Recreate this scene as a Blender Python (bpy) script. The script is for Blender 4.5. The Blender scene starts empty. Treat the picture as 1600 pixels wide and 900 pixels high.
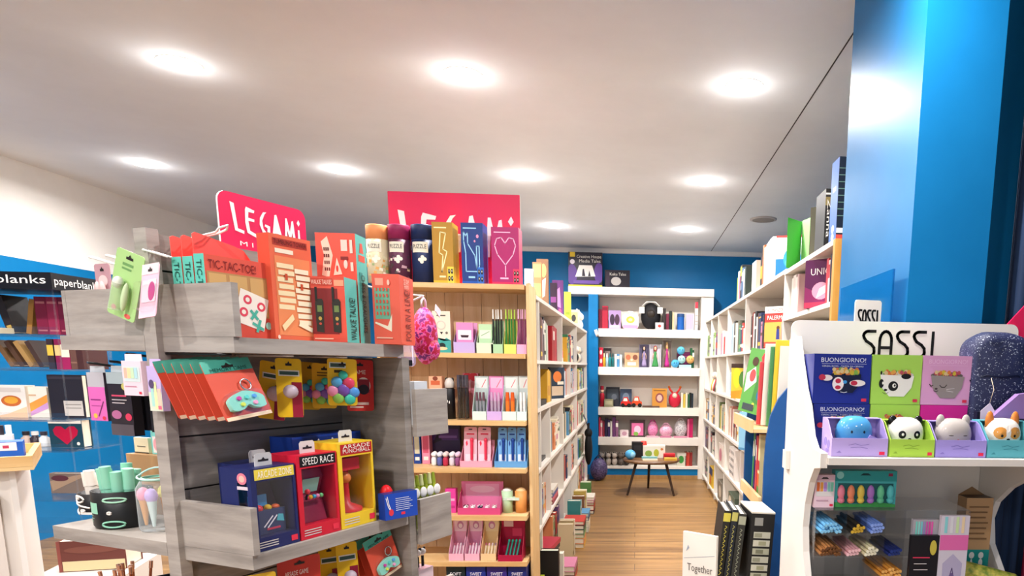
import bpy, math, random
from mathutils import Vector, Matrix
random.seed(7)
SC = bpy.context.scene
COL = SC.collection
PI = math.pi

# ---------------------------------------------------------------- camera, light, exposure
FOC, PPX, PPY, YAW, PITCH, ROLL, EYE = 1055.0, 1051.5, 746.2, 0.0565, -0.1625, 0.0165, Vector((0, 0, 1.3))
cf = Vector((math.sin(YAW)*math.cos(PITCH), math.cos(YAW)*math.cos(PITCH), math.sin(PITCH)))
cr = Vector((math.cos(YAW), -math.sin(YAW), 0)); cu = cr.cross(cf)
cr, cu = math.cos(ROLL)*cr+math.sin(ROLL)*cu, -math.sin(ROLL)*cr+math.cos(ROLL)*cu
cam = bpy.data.cameras.new('camera'); cam_o = bpy.data.objects.new('camera', cam); COL.objects.link(cam_o)
cam_o.matrix_world = Matrix(((cr.x, cu.x, -cf.x, EYE.x), (cr.y, cu.y, -cf.y, EYE.y), (cr.z, cu.z, -cf.z, EYE.z), (0, 0, 0, 1)))
cam.sensor_width = 36; cam.lens = FOC/1600*36
cam.shift_x = (800-PPX)/1600; cam.shift_y = (PPY-450)/1600
cam.clip_start = .05; cam.clip_end = 60
SC.camera = cam_o

LAMP_W = 30.0          # each ceiling downlight
LAMP_C = (1, .968, .952)
FILL_W = 30.0       # added cool fill lamp behind the camera, standing in for daylight
SC.view_settings.view_transform = 'Standard'; SC.view_settings.look = 'None'
SC.view_settings.gamma = 1; SC.view_settings.use_curve_mapping = False
SC.cycles.transparent_max_bounces = 40
SC.view_settings.exposure = 0.06
wd = bpy.data.worlds.new('world'); SC.world = wd; wd.use_nodes = True
wd.node_tree.nodes['Background'].inputs[0].default_value = (.75, .82, 1, 1)
wd.node_tree.nodes['Background'].inputs[1].default_value = .25

def lamp(name, loc, rot, size, power, col, shape='DISK', sy=None, spread=None):
    l = bpy.data.lights.new(name, 'AREA'); l.energy = power; l.color = col; l.shape = shape; l.size = size
    if sy: l.size_y = sy
    if spread: l.spread = spread
    o = bpy.data.objects.new(name, l); COL.objects.link(o); o.location = loc; o.rotation_euler = rot
    return o
lamp('added_front_fill', (-1.2, -2.3, 1.45), (PI/2, 0, 0), 4.6, FILL_W, (.93, .96, 1), 'RECTANGLE', 2.2)  # unseen fill lamp, added to brighten the fronts facing the camera
CEIL = 2.622
for i_, y_ in enumerate((-1.68, .02, 1.73, 3.44, 5.13, 6.87)):
    for j_, x_ in enumerate((-3.38, -2.08, -.81, .49)):
        if (j_ == 3 and y_ < 1) or (j_ < 2 and y_ > 6) or (j_ == 0 and y_ < 2): continue
        lamp('downlight_lamp', (x_, y_, CEIL-.03), (0, 0, 0), .12, LAMP_W, LAMP_C, spread=2.9)
        pl = bpy.data.lights.new('downlight_halo', 'POINT'); pl.energy = LAMP_W*.052; pl.color = LAMP_C; pl.shadow_soft_size = .05
        po = bpy.data.objects.new('downlight_halo', pl); COL.objects.link(po); po.location = (x_, y_, CEIL-.10)

# ---------------------------------------------------------------- pixel rays (1600 x 900 frame) to points in the place
def ray(px, py): return cf+cr*((px-PPX)/FOC)-cu*((py-PPY)/FOC)
def on_y(px, py, y): d = ray(px, py); return EYE+d*(y/d.y)
def on_x(px, py, x): d = ray(px, py); return EYE+d*(x/d.x)
def on_z(px, py, z): d = ray(px, py); return EYE+d*((z-EYE.z)/d.z)
def on_plane(px, py, p, n): d = ray(px, py); return EYE+d*((p-EYE).dot(n)/d.dot(n))
class Frame:
    """u runs along a furniture front, v points away from the viewer (into the furniture), z up"""
    def __init__(s, o, ang):
        s.o = Vector(o); s.a = ang; s.u = Vector((math.cos(ang), math.sin(ang), 0)); s.v = Vector((-math.sin(ang), math.cos(ang), 0))
    def w(s, x, y, z): return s.o+s.u*x+s.v*y+Vector((0, 0, z))
    def hit(s, px, py, y=0):
        p = on_plane(px, py, s.o+s.v*y, s.v)-s.o
        return p.dot(s.u), p.z
def fit(rect, Y=None, X=None, P=None, ang=0.0, z=None):
    """a front plane through the given depth; gives base point (front, bottom, middle), width, height, angle"""
    x0, y0, x1, y1 = rect; ym = (y0+y1)/2
    p = on_y(x0, ym, Y) if Y is not None else on_x(x0, ym, X) if X is not None else P
    f = Frame((p.x, p.y, 0), ang)
    a, zb = f.hit(x0, ym); b, _ = f.hit(x1, ym); m = (x0+x1)/2
    zt = f.hit(m, y0)[1]; zb = f.hit(m, y1)[1]
    if z is not None: zb = z
    return f.w((a+b)/2, 0, zb), abs(b-a), zt-zb, ang

# ---------------------------------------------------------------- materials
def lin(c):
    if isinstance(c, str):
        c = c.lstrip('#'); c = [int(c[i:i+2], 16)/255 for i in (0, 2, 4)]
    return tuple(v/12.92 if v <= .04045 else ((v+.055)/1.055)**2.4 for v in c)+(1,)
MATS = {}
def M(c, rough=.5, metal=0.0, coat=0.0):
    k = (c, rough, metal, coat)
    if k in MATS: return MATS[k]
    m = bpy.data.materials.new('m_'+str(c).strip('#')); m.use_nodes = True
    nt = m.node_tree; b = nt.nodes['Principled BSDF']
    b.inputs['Base Color'].default_value = lin(c); b.inputs['Roughness'].default_value = rough
    b.inputs['Specular IOR Level'].default_value = .28; b.inputs['Metallic'].default_value = metal; b.inputs['Coat Weight'].default_value = coat
    MATS[k] = m; return m
def noisy(name, c1, c2, scale=(1, 1, 1), rough=.6, detail=6, pos=(.35, .65), bump=0, coord='Object', spec=.5):
    if name in MATS: return MATS[name]
    m = bpy.data.materials.new(name); m.use_nodes = True; nt = m.node_tree; b = nt.nodes['Principled BSDF']
    tc = nt.nodes.new('ShaderNodeTexCoord'); mp = nt.nodes.new('ShaderNodeMapping'); mp.inputs['Scale'].default_value = scale
    n = nt.nodes.new('ShaderNodeTexNoise'); n.inputs['Scale'].default_value = 1; n.inputs['Detail'].default_value = detail; n.inputs['Roughness'].default_value = .6
    r = nt.nodes.new('ShaderNodeValToRGB'); r.color_ramp.elements[0].color = lin(c1); r.color_ramp.elements[1].color = lin(c2)
    r.color_ramp.elements[0].position, r.color_ramp.elements[1].position = pos
    nt.links.new(tc.outputs[coord], mp.inputs[0]); nt.links.new(mp.outputs[0], n.inputs[0]); nt.links.new(n.outputs[0], r.inputs[0])
    nt.links.new(r.outputs[0], b.inputs['Base Color']); b.inputs['Roughness'].default_value = rough; b.inputs['Specular IOR Level'].default_value = spec
    if bump:
        bp = nt.nodes.new('ShaderNodeBump'); bp.inputs['Strength'].default_value = bump; bp.inputs['Distance'].default_value = .002
        nt.links.new(n.outputs[0], bp.inputs['Height']); nt.links.new(bp.outputs[0], b.inputs['Normal'])
    MATS[name] = m; return m
def emit(name, c, s):
    if name in MATS: return MATS[name]
    m = bpy.data.materials.new(name); m.use_nodes = True; nt = m.node_tree
    e = nt.nodes.new('ShaderNodeEmission'); e.inputs[0].default_value = lin(c); e.inputs[1].default_value = s
    nt.links.new(e.outputs[0], nt.nodes['Material Output'].inputs[0]); MATS[name] = m; return m
def clear(name, c, fac, rough=.08, tint=.05, body=True):
    """thin clear plastic: mostly see-through with a gloss and a faint body colour"""
    if name in MATS: return MATS[name]
    m = bpy.data.materials.new(name); m.use_nodes = True; nt = m.node_tree
    b = nt.nodes['Principled BSDF']; b.inputs['Base Color'].default_value = lin(c); b.inputs['Roughness'].default_value = rough
    if not body: b = nt.nodes.new('ShaderNodeBsdfGlossy'); b.inputs['Roughness'].default_value = rough
    t = nt.nodes.new('ShaderNodeBsdfTransparent'); t.inputs[0].default_value = tuple(1-tint*(1-v) for v in lin(c)[:3])+(1,)
    lw = nt.nodes.new('ShaderNodeLayerWeight'); lw.inputs[0].default_value = .5
    fr = nt.nodes.new('ShaderNodeMath'); fr.operation = 'POWER'; fr.inputs[1].default_value = 5
    nt.links.new(lw.outputs[1], fr.inputs[0])
    mt = nt.nodes.new('ShaderNodeMath'); mt.operation = 'ADD'; mt.use_clamp = True; mt.inputs[1].default_value = fac+.02
    mx = nt.nodes.new('ShaderNodeMixShader')
    nt.links.new(fr.outputs[0], mt.inputs[0]); nt.links.new(mt.outputs[0], mx.inputs[0]); nt.links.new(t.outputs[0], mx.inputs[1])
    nt.links.new(b.outputs[0], mx.inputs[2]); nt.links.new(mx.outputs[0], nt.nodes['Material Output'].inputs[0])
    MATS[name] = m; return m
ACRYL = clear('clear_acrylic', '#dfe8ee', .05, rough=.14, body=False)
BLISTER = clear('blister_plastic', '#f0f0f0', .03, body=False)
FILM = clear('window_film', '#e8eef2', .0, body=False)

# ---------------------------------------------------------------- mesh builder
class MB:
    def __init__(s): s.v = []; s.f = []; s.m = []; s.mats = []; s.sm = []
    def mi(s, mat):
        if mat not in s.mats: s.mats.append(mat)
        return s.mats.index(mat)
    def add(s, vs, fs, mat, smooth=False):
        b = len(s.v); k = s.mi(mat); s.v += [tuple(v) for v in vs]
        for f in fs: s.f.append([i+b for i in f]); s.m.append(k); s.sm.append(smooth)
        return s
    def box(s, x0, x1, y0, y1, z0, z1, mat, top=None, front=None, side=None, left=None):
        vs = [(x, y, z) for z in (z0, z1) for y in (y0, y1) for x in (x0, x1)]
        for f, mm in (((0, 2, 3, 1), mat), ((4, 5, 7, 6), top or mat), ((0, 1, 5, 4), front or mat), ((2, 6, 7, 3), mat), ((0, 4, 6, 2), left or side or mat), ((1, 3, 7, 5), side or mat)):
            b = len(s.v); s.v += [vs[i] for i in f]; s.f.append([b, b+1, b+2, b+3]); s.m.append(s.mi(mm)); s.sm.append(False)
        return s
    def prism(s, pts, y0, y1, mat, edge=None, fn=None, smooth=False):
        """outline in x, z (or through fn(a, b, h)) extruded from y0 to y1"""
        fn = fn or (lambda a, b, h: (a, h, b)); n = len(pts)
        A = [fn(a, b, y0) for a, b in pts]; B = [fn(a, b, y1) for a, b in pts]
        s.add(A, [list(range(n))], mat); s.add(B, [list(range(n))[::-1]], mat)
        s.add(A+B, [[i, i+n, (i+1) % n+n, (i+1) % n] for i in range(n)], edge or mat, smooth); return s
    def cyl(s, p0, p1, r0, r1, mat, n=12, cap=True, capmat=None, smooth=True):
        p0 = Vector(p0); p1 = Vector(p1); d = (p1-p0).normalized(); a = d.orthogonal().normalized(); b = d.cross(a)
        A = [p0+(a*math.cos(2*PI*i/n)+b*math.sin(2*PI*i/n))*r0 for i in range(n)]
        B = [p1+(a*math.cos(2*PI*i/n)+b*math.sin(2*PI*i/n))*r1 for i in range(n)]
        s.add(A+B, [[i, (i+1) % n, (i+1) % n+n, i+n] for i in range(n)], mat, smooth)
        if cap: s.add(A, [list(range(n))[::-1]], capmat or mat); s.add(B, [list(range(n))], capmat or mat)
        return s
    def lathe(s, prof, mat, c=(0, 0, 0), n=20, sx=1, sy=1):
        vs = [(c[0]+r*math.cos(2*PI*i/n)*sx, c[1]+r*math.sin(2*PI*i/n)*sy, c[2]+z) for r, z in prof for i in range(n)]
        fs = [[k*n+i, k*n+(i+1) % n, (k+1)*n+(i+1) % n, (k+1)*n+i] for k in range(len(prof)-1) for i in range(n)]
        s.add(vs, fs, mat, True); return s
    def ell(s, c, rx, ry, rz, mat, n=14, k=8):
        prof = [(math.sin(PI*i/k), -math.cos(PI*i/k)) for i in range(k+1)]
        vs = [(c[0]+r*math.cos(2*PI*i/n)*rx, c[1]+r*math.sin(2*PI*i/n)*ry, c[2]+z*rz) for r, z in prof for i in range(n)]
        fs = [[q*n+i, q*n+(i+1) % n, (q+1)*n+(i+1) % n, (q+1)*n+i] for q in range(k) for i in range(n)]
        s.add(vs, fs, mat, True); return s
    def tube(s, pts, r, mat, n=8, closed=False):
        pts = [Vector(p) for p in pts]; N = len(pts); rings = []
        for i, p in enumerate(pts):
            a = pts[(i-1) % N] if (closed or i) else pts[0]; b = pts[(i+1) % N] if (closed or i < N-1) else pts[-1]
            d = (b-a).normalized(); x = d.cross(Vector((.13, .21, .97))).normalized(); y = d.cross(x)
            rings.append([p+(x*math.cos(2*PI*j/n)+y*math.sin(2*PI*j/n))*r for j in range(n)])
        vs = [v for g in rings for v in g]; K = N if closed else N-1
        fs = [[i*n+j, i*n+(j+1) % n, ((i+1) % N)*n+(j+1) % n, ((i+1) % N)*n+j] for i in range(K) for j in range(n)]
        if not closed: fs += [list(range(n))[::-1], [(N-1)*n+j for j in range(n)]]
        s.add(vs, fs, mat, True); return s
    def build(s, name, parent=None, loc=None, rot=0, bevel=0):
        me = bpy.data.meshes.new(name); me.from_pydata(s.v, [], s.f)
        for mt in s.mats: me.materials.append(mt)
        me.polygons.foreach_set('material_index', s.m); me.polygons.foreach_set('use_smooth', s.sm); me.update()
        o = bpy.data.objects.new(name, me); COL.objects.link(o)
        if parent: o.parent = parent
        if loc is not None: o.location = loc
        if rot: o.rotation_euler = (0, 0, rot)
        if bevel:
            b = o.modifiers.new('bevel', 'BEVEL'); b.width = bevel; b.segments = 2; b.limit_method = 'ANGLE'
        return o
def thing(name, label, cat, loc=(0, 0, 0), rot=0, group=None):
    o = bpy.data.objects.new(name, None); COL.objects.link(o); o.empty_display_size = .05
    o.location = loc; o.rotation_euler = rot if isinstance(rot, tuple) else (0, 0, rot); return tag(o, label, cat, group)
def tag(o, label, cat, group=None, kind=None):
    o['label'] = label; o['category'] = cat
    if group: o['group'] = group
    if kind: o['kind'] = kind
    return o
def struct(o, label=None):
    o['kind'] = 'structure'
    if label: o['label'] = label
    return o

# ---------------------------------------------------------------- flat printing on faces: shapes and letters
def face(w, h, d, side='front', e=.0004):
    """maps (a, b, k) on a w x h x d pack (front at y=0) to 3-D; k lifts later layers"""
    if side == 'front': return lambda a, b, k=0: (a-w/2, -e-k, b)
    if side == 'right': return lambda a, b, k=0: (w/2+e+k, a, b)
    if side == 'left': return lambda a, b, k=0: (-w/2-e-k, d-a, b)
    if side == 'top': return lambda a, b, k=0: (a-w/2, b, h+e+k)
def art(parent, fn, W, H, shapes, name='cover_print'):
    """shapes in 0..1: ('r',x0,y0,x1,y1,c) ('e',cx,cy,rx,ry,c) ('p',[(x,y)..],c) ('l',[(x,y)..],width_m,c)"""
    m = MB(); k = 0
    q1 = lambda v: min(1.0, max(0.0, v))
    for s in shapes:
        k += .00012; c = s[-1]; mt = c if isinstance(c, bpy.types.Material) else M(c, .45)
        if s[0] == 'r': P = [(s[1], s[2]), (s[3], s[2]), (s[3], s[4]), (s[1], s[4])]
        elif s[0] == 'e': P = [(s[1]+s[3]*math.cos(t*PI/9), s[2]+s[4]*math.sin(t*PI/9)) for t in range(18)]
        elif s[0] == 'p': P = s[1]
        if s[0] == 'l':
            pts = [Vector((x*W, y*H)) for x, y in s[1]]; w = s[2]/2
            for i in range(len(pts)-1):
                d = pts[i+1]-pts[i]
                if d.length < 1e-6: continue
                d.normalize(); n = Vector((-d.y, d.x))*w; e = d*w*.6
                q = [pts[i]-n-e, pts[i+1]-n+e, pts[i+1]+n+e, pts[i]+n-e]
                m.add([fn(v.x, v.y, k) for v in q], [[0, 1, 2, 3]], mt)
        else:
            m.add([fn(q1(x)*W, q1(y)*H, k) for x, y in P], [list(range(len(P)))], mt)
    return m.build(name, parent)
TXT = {}
def glyphs(s):
    if s in TXT: return TXT[s]
    cu_ = bpy.data.curves.new('t', 'FONT'); cu_.body = s; cu_.resolution_u = 2
    o = bpy.data.objects.new('t', cu_); COL.objects.link(o)
    dg = bpy.context.evaluated_depsgraph_get(); dg.update()
    me = bpy.data.meshes.new_from_object(o.evaluated_get(dg))
    vs = [(v.co.x, v.co.y) for v in me.vertices]; fs = [list(p.vertices) for p in me.polygons]
    bpy.data.objects.remove(o); bpy.data.curves.remove(cu_); bpy.data.meshes.remove(me)
    x0 = min(v[0] for v in vs); x1 = max(v[0] for v in vs); y0 = min(v[1] for v in vs); y1 = max(v[1] for v in vs)
    TXT[s] = ([((x-x0)/(x1-x0), (y-y0)/max(1e-6, y1-y0)) for x, y in vs], fs, (x1-x0)/max(1e-6, y1-y0)); return TXT[s]
def text(parent, fn, s, box, c, turn=0, keep=False, bold=0, name='lettering', slant=0):
    """letters stretched into box = (a0, b0, a1, b1) on the face; turn 1 reads bottom-to-top, -1 top-to-bottom"""
    vs, fs, asp = glyphs(s); a0, b0, a1, b1 = box; m = MB(); mt = c if isinstance(c, bpy.types.Material) else M(c, .5)
    out = []
    for x, y in vs:
        x += slant*(y-.5)
        if turn == 1: p = (a1-y*(a1-a0), b0+x*(b1-b0))
        elif turn == -1: p = (a0+y*(a1-a0), b1-x*(b1-b0))
        else: p = (a0+x*(a1-a0), b0+y*(b1-b0))
        out.append(fn(p[0], p[1], .0012))
    m.add(out, fs, mt); return m.build(name, parent)
def copy_tree(o, parent=None):
    c = o.copy(); COL.objects.link(c)
    if parent: c.parent = parent
    for ch in list(o.children): copy_tree(ch, c)
    return c
# ================================================================ the room
WHITE = noisy('white_paint', '#e9e6e0', '#efece6', (3, 3, 3), .7)
CEILM = noisy('ceiling_paint', '#e0e2e4', '#e6e8ea', (2, 2, 2), .8)
BLUE = noisy('blue_paint', '#0b6ca4', '#0f71aa', (4, 4, 4), .45, spec=.2)
BLUEG = noisy('blue_enamel', '#0f74ae', '#137ab4', (4, 4, 4), .28)
BLUEG.node_tree.nodes['Principled BSDF'].inputs['IOR'].default_value = 1.75
def floor_material():
    m = bpy.data.materials.new('oak_planks'); m.use_nodes = True; nt = m.node_tree; b = nt.nodes['Principled BSDF']
    tc = nt.nodes.new('ShaderNodeTexCoord'); br = nt.nodes.new('ShaderNodeTexBrick')
    br.inputs['Scale'].default_value = 1; br.inputs['Brick Width'].default_value = 1.2; br.inputs['Row Height'].default_value = .145
    br.inputs['Mortar Size'].default_value = .0018; br.offset = .37
    br.inputs['Color1'].default_value = lin('#8f6a3c'); br.inputs['Color2'].default_value = lin('#a27c4a'); br.inputs['Mortar'].default_value = lin('#5c4226')
    mp = nt.nodes.new('ShaderNodeMapping'); mp.inputs['Scale'].default_value = (1.6, 22, 1)
    n = nt.nodes.new('ShaderNodeTexNoise'); n.inputs['Scale'].default_value = 1; n.inputs['Detail'].default_value = 8
    r = nt.nodes.new('ShaderNodeValToRGB'); r.color_ramp.elements[0].color = (.62, .58, .52, 1); r.color_ramp.elements[1].color = (1.12, 1.1, 1.06, 1)
    r.color_ramp.elements[0].position = .35; r.color_ramp.elements[1].position = .68
    mx = nt.nodes.new('ShaderNodeMix'); mx.data_type = 'RGBA'; mx.blend_type = 'MULTIPLY'; mx.inputs[0].default_value = 1
    L = nt.links.new
    L(tc.outputs['Object'], br.inputs[0]); L(tc.outputs['Object'], mp.inputs[0]); L(mp.outputs[0], n.inputs[0]); L(n.outputs[0], r.inputs[0])
    L(br.outputs[0], mx.inputs[6]); L(r.outputs[0], mx.inputs[7]); L(mx.outputs[2], b.inputs['Base Color']); b.inputs['Roughness'].default_value = .42
    return m
XL, XR, YB, YF = -4.25, 2.4, 8.1, -2.4
struct(MB().box(XL-.1, XR+.1, YF-.1, YB+.1, -.1, 0, floor_material()).build('floor'), 'light oak plank floor laid across the shop')
struct(MB().box(XL-.1, XR+.1, YF-.1, YB+.1, CEIL, CEIL+.1, CEILM).build('ceiling'), 'pale pinkish grey plastered ceiling')
wl = MB(); wl.box(XL-.1, XL, YF, YB, 1.965, CEIL, WHITE); wl.box(XL-.1, XL, YF, YB, 0, 1.965, BLUE)
struct(wl.build('wall_left'), 'long wall, white above a blue painted band')
struct(MB().box(XL-.1, XR+.1, YB, YB+.1, 0, CEIL, BLUE).build('wall_back'), 'blue end wall behind the built-in shelves')
struct(MB().box(XR, XR+.1, YF, YB, 0, CEIL, BLUE).build('wall_right'), 'blue side wall behind the bookcase')
wf = MB(); wf.box(XL, -3.6, YF-.1, YF, 0, CEIL, WHITE); wf.box(1.3, XR, YF-.1, YF, 0, CEIL, WHITE)
wf.box(-3.6, 1.3, YF-.1, YF, 2.56, CEIL, WHITE); wf.box(-3.6, 1.3, YF-.1, YF, 0, .3, WHITE); struct(wf.build('wall_front'))
w1 = MB()
for x in (-3.58, -1.95, -.35, 1.24): w1.box(x, x+.06, YF-.08, YF-.03, .3, 2.56, M('#d8d8d6'))
w1.box(-3.6, 1.3, YF-.058, YF-.052, .3, 2.56, FILM); struct(w1.build('window_1'))
struct(MB().box(XL, XR, YB-.03, YB, CEIL-.05, CEIL, M('#e4e0dc', .6)).build('trim_1'), 'narrow white cornice along the back wall')
struct(MB().box(.85, .856, 2.7, YB-.05, CEIL-.002, CEIL-.0005, M('#3c3836', .8)).build('trim_2'), 'thin dark seam running along the ceiling')
# blue column beside the pale stand
cm = MB(); cm.box(.775, 1.0, 1.955, 2.63, 0, CEIL, BLUE)
struct(cm.build('column', bevel=.006), 'square blue painted column behind the white display stand')
cm = MB(); cm.box(1.012, 1.15, 2.06, 2.6, 0, CEIL, BLUEG); struct(cm.build('wall_return'), 'narrow blue wall return beside the column')
# dark curtain
m = MB(); CURT = noisy('navy_curtain', '#0b1a33', '#123055', (40, 40, 2), .85)
pts = [(1.06+.012*i, 1.93+.022*math.sin(i*1.55)+.006*math.sin(i*.7)) for i in range(60)]
lo = [(x, y, .02) for x, y in pts]; hi = [(x, y, CEIL-.01) for x, y in pts]; n = len(pts)
m.add(lo+hi, [[i, i+1, i+1+n, i+n] for i in range(n-1)], CURT, True)
m.add([(x, y+.006, z) for x, y, z in lo+hi], [[i, i+n, i+1+n, i+1] for i in range(n-1)], CURT, True)
tag(m.build('curtain'), 'dark navy pleated curtain hanging right of the blue column', 'curtain')
# ceiling downlights
GLOW = emit('lamp_glow', '#fff6ec', 30); RIM = M('#f4f1ec', .4)
spots = [('A', -2.075, 3.44), ('B', -.81, 3.44), ('C', .503, 3.44), ('D', -3.38, 5.13), ('E', -2.085, 5.13), ('F', -.828, 5.13), ('G', .497, 5.13), ('H', -.797, 6.87), ('I', .48, 6.87)]
SL = {'A': 'round recessed ceiling downlight, front row, above the grey slatted display', 'B': 'round recessed ceiling downlight, front row, in the middle of three',
      'C': 'round recessed ceiling downlight, front row, nearest the blue column', 'D': 'round recessed ceiling downlight, second row, nearest the white side wall',
      'E': 'round recessed ceiling downlight, second row, just above between the two red signs', 'F': 'round recessed ceiling downlight, second row, above the right end of the wide red sign',
      'G': 'round recessed ceiling downlight, second row, nearest the dark ceiling seam', 'H': 'small far ceiling downlight of the last row, nearer the red sign', 'I': 'small far ceiling downlight of the last row, nearer the right bookcase'}
for k, x, y in spots:
    t = thing('ceiling_downlight', SL[k], 'ceiling light', (x, y, CEIL), 0, 'recessed ceiling downlights')
    MB().lathe([(.092, -.001), (.091, -.004), (.087, -.005), (.086, -.003)], RIM, n=28).build('bezel', t)
    d = MB(); d.cyl((0, 0, -.0035), (0, 0, -.0075), .0855, .084, GLOW, 28); d.build('diffuser', t)
t = thing('ceiling_speaker', 'flat round grille on the ceiling beside the dark seam', 'speaker', (1.13, 6.3, CEIL), 0)
MB().lathe([(.12, -.001), (.12, -.008), (.10, -.012)], M('#b9b0aa', .6), n=28).build('ring', t)
MB().cyl((0, 0, -.002), (0, 0, -.010), .10, .10, M('#8f8781', .8), 28).build('grille', t)
# bulkhead and pilaster of the built-in shelves
PW = noisy('shelf_white', '#e6dfd4', '#ece5da', (5, 5, 5), .55)
# ================================================================ shop furniture
GREY = noisy('grey_washed_wood', '#6b655f', '#9c948c', (3, 3, 30), .62, pos=(.3, .66), bump=.15)
GREYL = noisy('pale_grey_wood', '#878079', '#aaa29a', (4, 4, 34), .6, pos=(.3, .6))
PINE = noisy('pine_wood', '#c99a5c', '#e0bb82', (4, 4, 22), .5, pos=(.3, .7))
PINEF = noisy('pine_back_planks', '#d0a878', '#e3c39a', (28, 4, 3), .55, pos=(.3, .7))
PINEL = noisy('pine_shelf_board', '#d8ae72', '#e8c894', (3, 24, 4), .5, pos=(.3, .7))
PINEO = noisy('orange_pine', '#c98a35', '#dca24c', (26, 26, 4), .5, pos=(.3, .7))
WLAM = M('#e4ded4', .4); WLAM2 = M('#d9d2c6', .45)
BLK = M('#141414', .5); CHROME = M('#c8c8c8', .25, 1.0); WIRE = M('#e8e6e2', .35)

G = Frame((-.97, 1.45, 0), math.radians(67))        # grey display: x along its face, -y towards the aisle
L = Frame((-.97, 1.45, 0), math.radians(-23))       # its near end, -x to the left bay
GS = t = thing('grey_display_stand', 'tall grey washed slatted wooden display stand carrying board games and toy packs', 'display stand', (-.97, 1.45, 0), G.a)
m = MB(); z = .02
while z < 1.545:
    zz = min(z+.112, 1.549); m.box(.012, .47, -.009, .009, z, zz-.004, GREY); z += .112
m.box(.012, .47, -.003, .003, .02, 1.54, M('#3a3532', .8)); m.build('slat_panel', t)
MB().box(-.012, .012, -.018, .018, 0, 1.552, GREYL).build('end_post', t, bevel=.002)
MB().box(.447, .472, -.218, -.01, 0, 1.311, GREY, left=GREY).build('end_panel', t, bevel=.0015)
MB().box(.012, .447, -.22, -.01, .0, .05, GREY).build('plinth', t)
def tray(z, near, far, name='tray'):
    m = MB(); m.box(.0, .458, -.215, -.009, z-.030, z, GREYL); s = m.build(name, t, bevel=.0015)
    if near: MB().box(.0, .014, -.22, -.012, z+.0005, z+near, GREYL).build('end_wall', s, bevel=.0012)
    if far: MB().box(.446, .458, -.10, -.012, z+.0005, z+far, GREYL).build('end_wall', s, bevel=.0012)
tray(1.343, .102, .155); tray(.908, .098, 0)
# narrow trays on the far end
for z in (1.133, .842, .60):
    m = MB(); m.box(.474, .60, -.22, .06, z-.025, z, GREYL); s = m.build('end_tray', t)
    MB().box(.474, .60, -.232, -.2205, z-.025, z+.098, GREYL).build('lip_board', s)
# left bay shelves
for z, x0 in ((1.345, -.285), (.915, -.40)):
    b = MB(); b.box(-.012, .40, .019, -x0, z-.030, z, GREYL); s = b.build('back_shelf', t, bevel=.0015)
    if z > 1: MB().box(.0, .012, .02, .272, z+.0005, z+.095, GREYL).build('end_wall', s, bevel=.0012)
    if z > 1: MB().box(.0, .40, .273, .285, z+.0005, z+.095, GREYL).build('side_wall', s, bevel=.0012)

def hook(fr, x, y, z, ln=.13, dirv=(0, -1, .0), mat=None, parent=None, name='hook', rise=.0):
    """double wire display hook from the panel towards the viewer, ending in a loop"""
    d = Vector(dirv).normalized(); m = MB(); s = Vector((.004, 0, 0)) if abs(d.x) < .7 else Vector((0, .004, 0))
    P0 = Vector((0, 0, 0)); pts = [P0-s, P0-s+d*ln*.8, P0-s*2+d*ln*.9, P0+d*ln*1.0, P0+s*2+d*ln*.9, P0+s+d*ln*.8, P0+s]
    pts = [p+Vector((0, 0, rise*max(0, (p-P0).dot(d)/ln-.75)*4)) for p in pts]
    m.tube(pts, .0022, mat or WIRE, 6)
    o = m.build(name, parent); 
    if parent: o.location = (x, y, z)
    else:
        o.location = fr.w(x, y, z); o.rotation_euler = (0, 0, fr.a); o.parent = GS
        o.matrix_parent_inverse = (Matrix.Translation(G.o) @ Matrix.Rotation(G.a, 4, 'Z')).inverted()
    return o

# red shop signs
def letters(parent, polys, fn, W, H, c, name='logo_letters'):
    return art(parent, fn, W, H, [('p', p, c) for p in polys], name)
LEG = [  # the hand-cut letters, in 0..1 x 0..1
 [(.0, 1.0), (.055, .97), (.085, .22), (.17, .18), (.165, .08), (.045, .14)],
 [(.20, .86), (.215, .95), (.33, .88), (.32, .80), (.245, .80), (.235, .62), (.32, .60), (.315, .52), (.235, .52), (.25, .22), (.36, .12), (.35, .02), (.21, .14), (.19, .45)],
 [(.50, .92), (.47, .84), (.43, .62), (.44, .38), (.49, .24), (.50, .42), (.46, .46), (.47, .53), (.54, .49), (.53, .10), (.50, .08), (.43, .22), (.39, .48), (.40, .70), (.45, .9)],
 [(.555, .05), (.615, .90), (.645, .92), (.725, .05), (.68, .05), (.662, .30), (.605, .30), (.595, .05)],
 [(.745, .0), (.775, .88), (.80, .88), (.835, .45), (.87, .82), (.895, .84), (.925, .0), (.885, .0), (.872, .45), (.845, .2), (.825, .2), (.795, .5), (.785, .0)],
 [(.955, .0), (.962, .58), (.988, .58), (.995, .0)], [(.975, .70), (1.0, .80), (.978, .92), (.95, .80)]]
A_HOLE = [[(.612, .40), (.632, .66), (.655, .40)]]
RED = M('#d81f52', .45); WHT = M('#f3efe9', .5)
sx0, sx1, sz0, sz1 = .165, .392, 1.50, 1.668
t = thing('shop_sign', 'smaller red sign with rounded corners and white hand-cut letters, mounted on the grey stand', 'sign', G.w((sx0+sx1)/2, .012, sz0), G.a)
def rrect(w, h, r, n=5, corners=(1, 1, 1, 1)):
    P = []
    for (cx, cy, a0), on in zip(((w/2-r, r, -90), (w/2-r, h-r, 0), (-w/2+r, h-r, 90), (-w/2+r, r, 180)), corners):
        if on: P += [(cx+r*math.cos(math.radians(a0+90*i/n)), cy+r*math.sin(math.radians(a0+90*i/n))) for i in range(n+1)]
        else: P.append((cx+(r if cx > 0 else -r), cy+(r if cy > h/2 else -r)))
    return P
SW, SH = sx1-sx0, sz1-sz0
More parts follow.
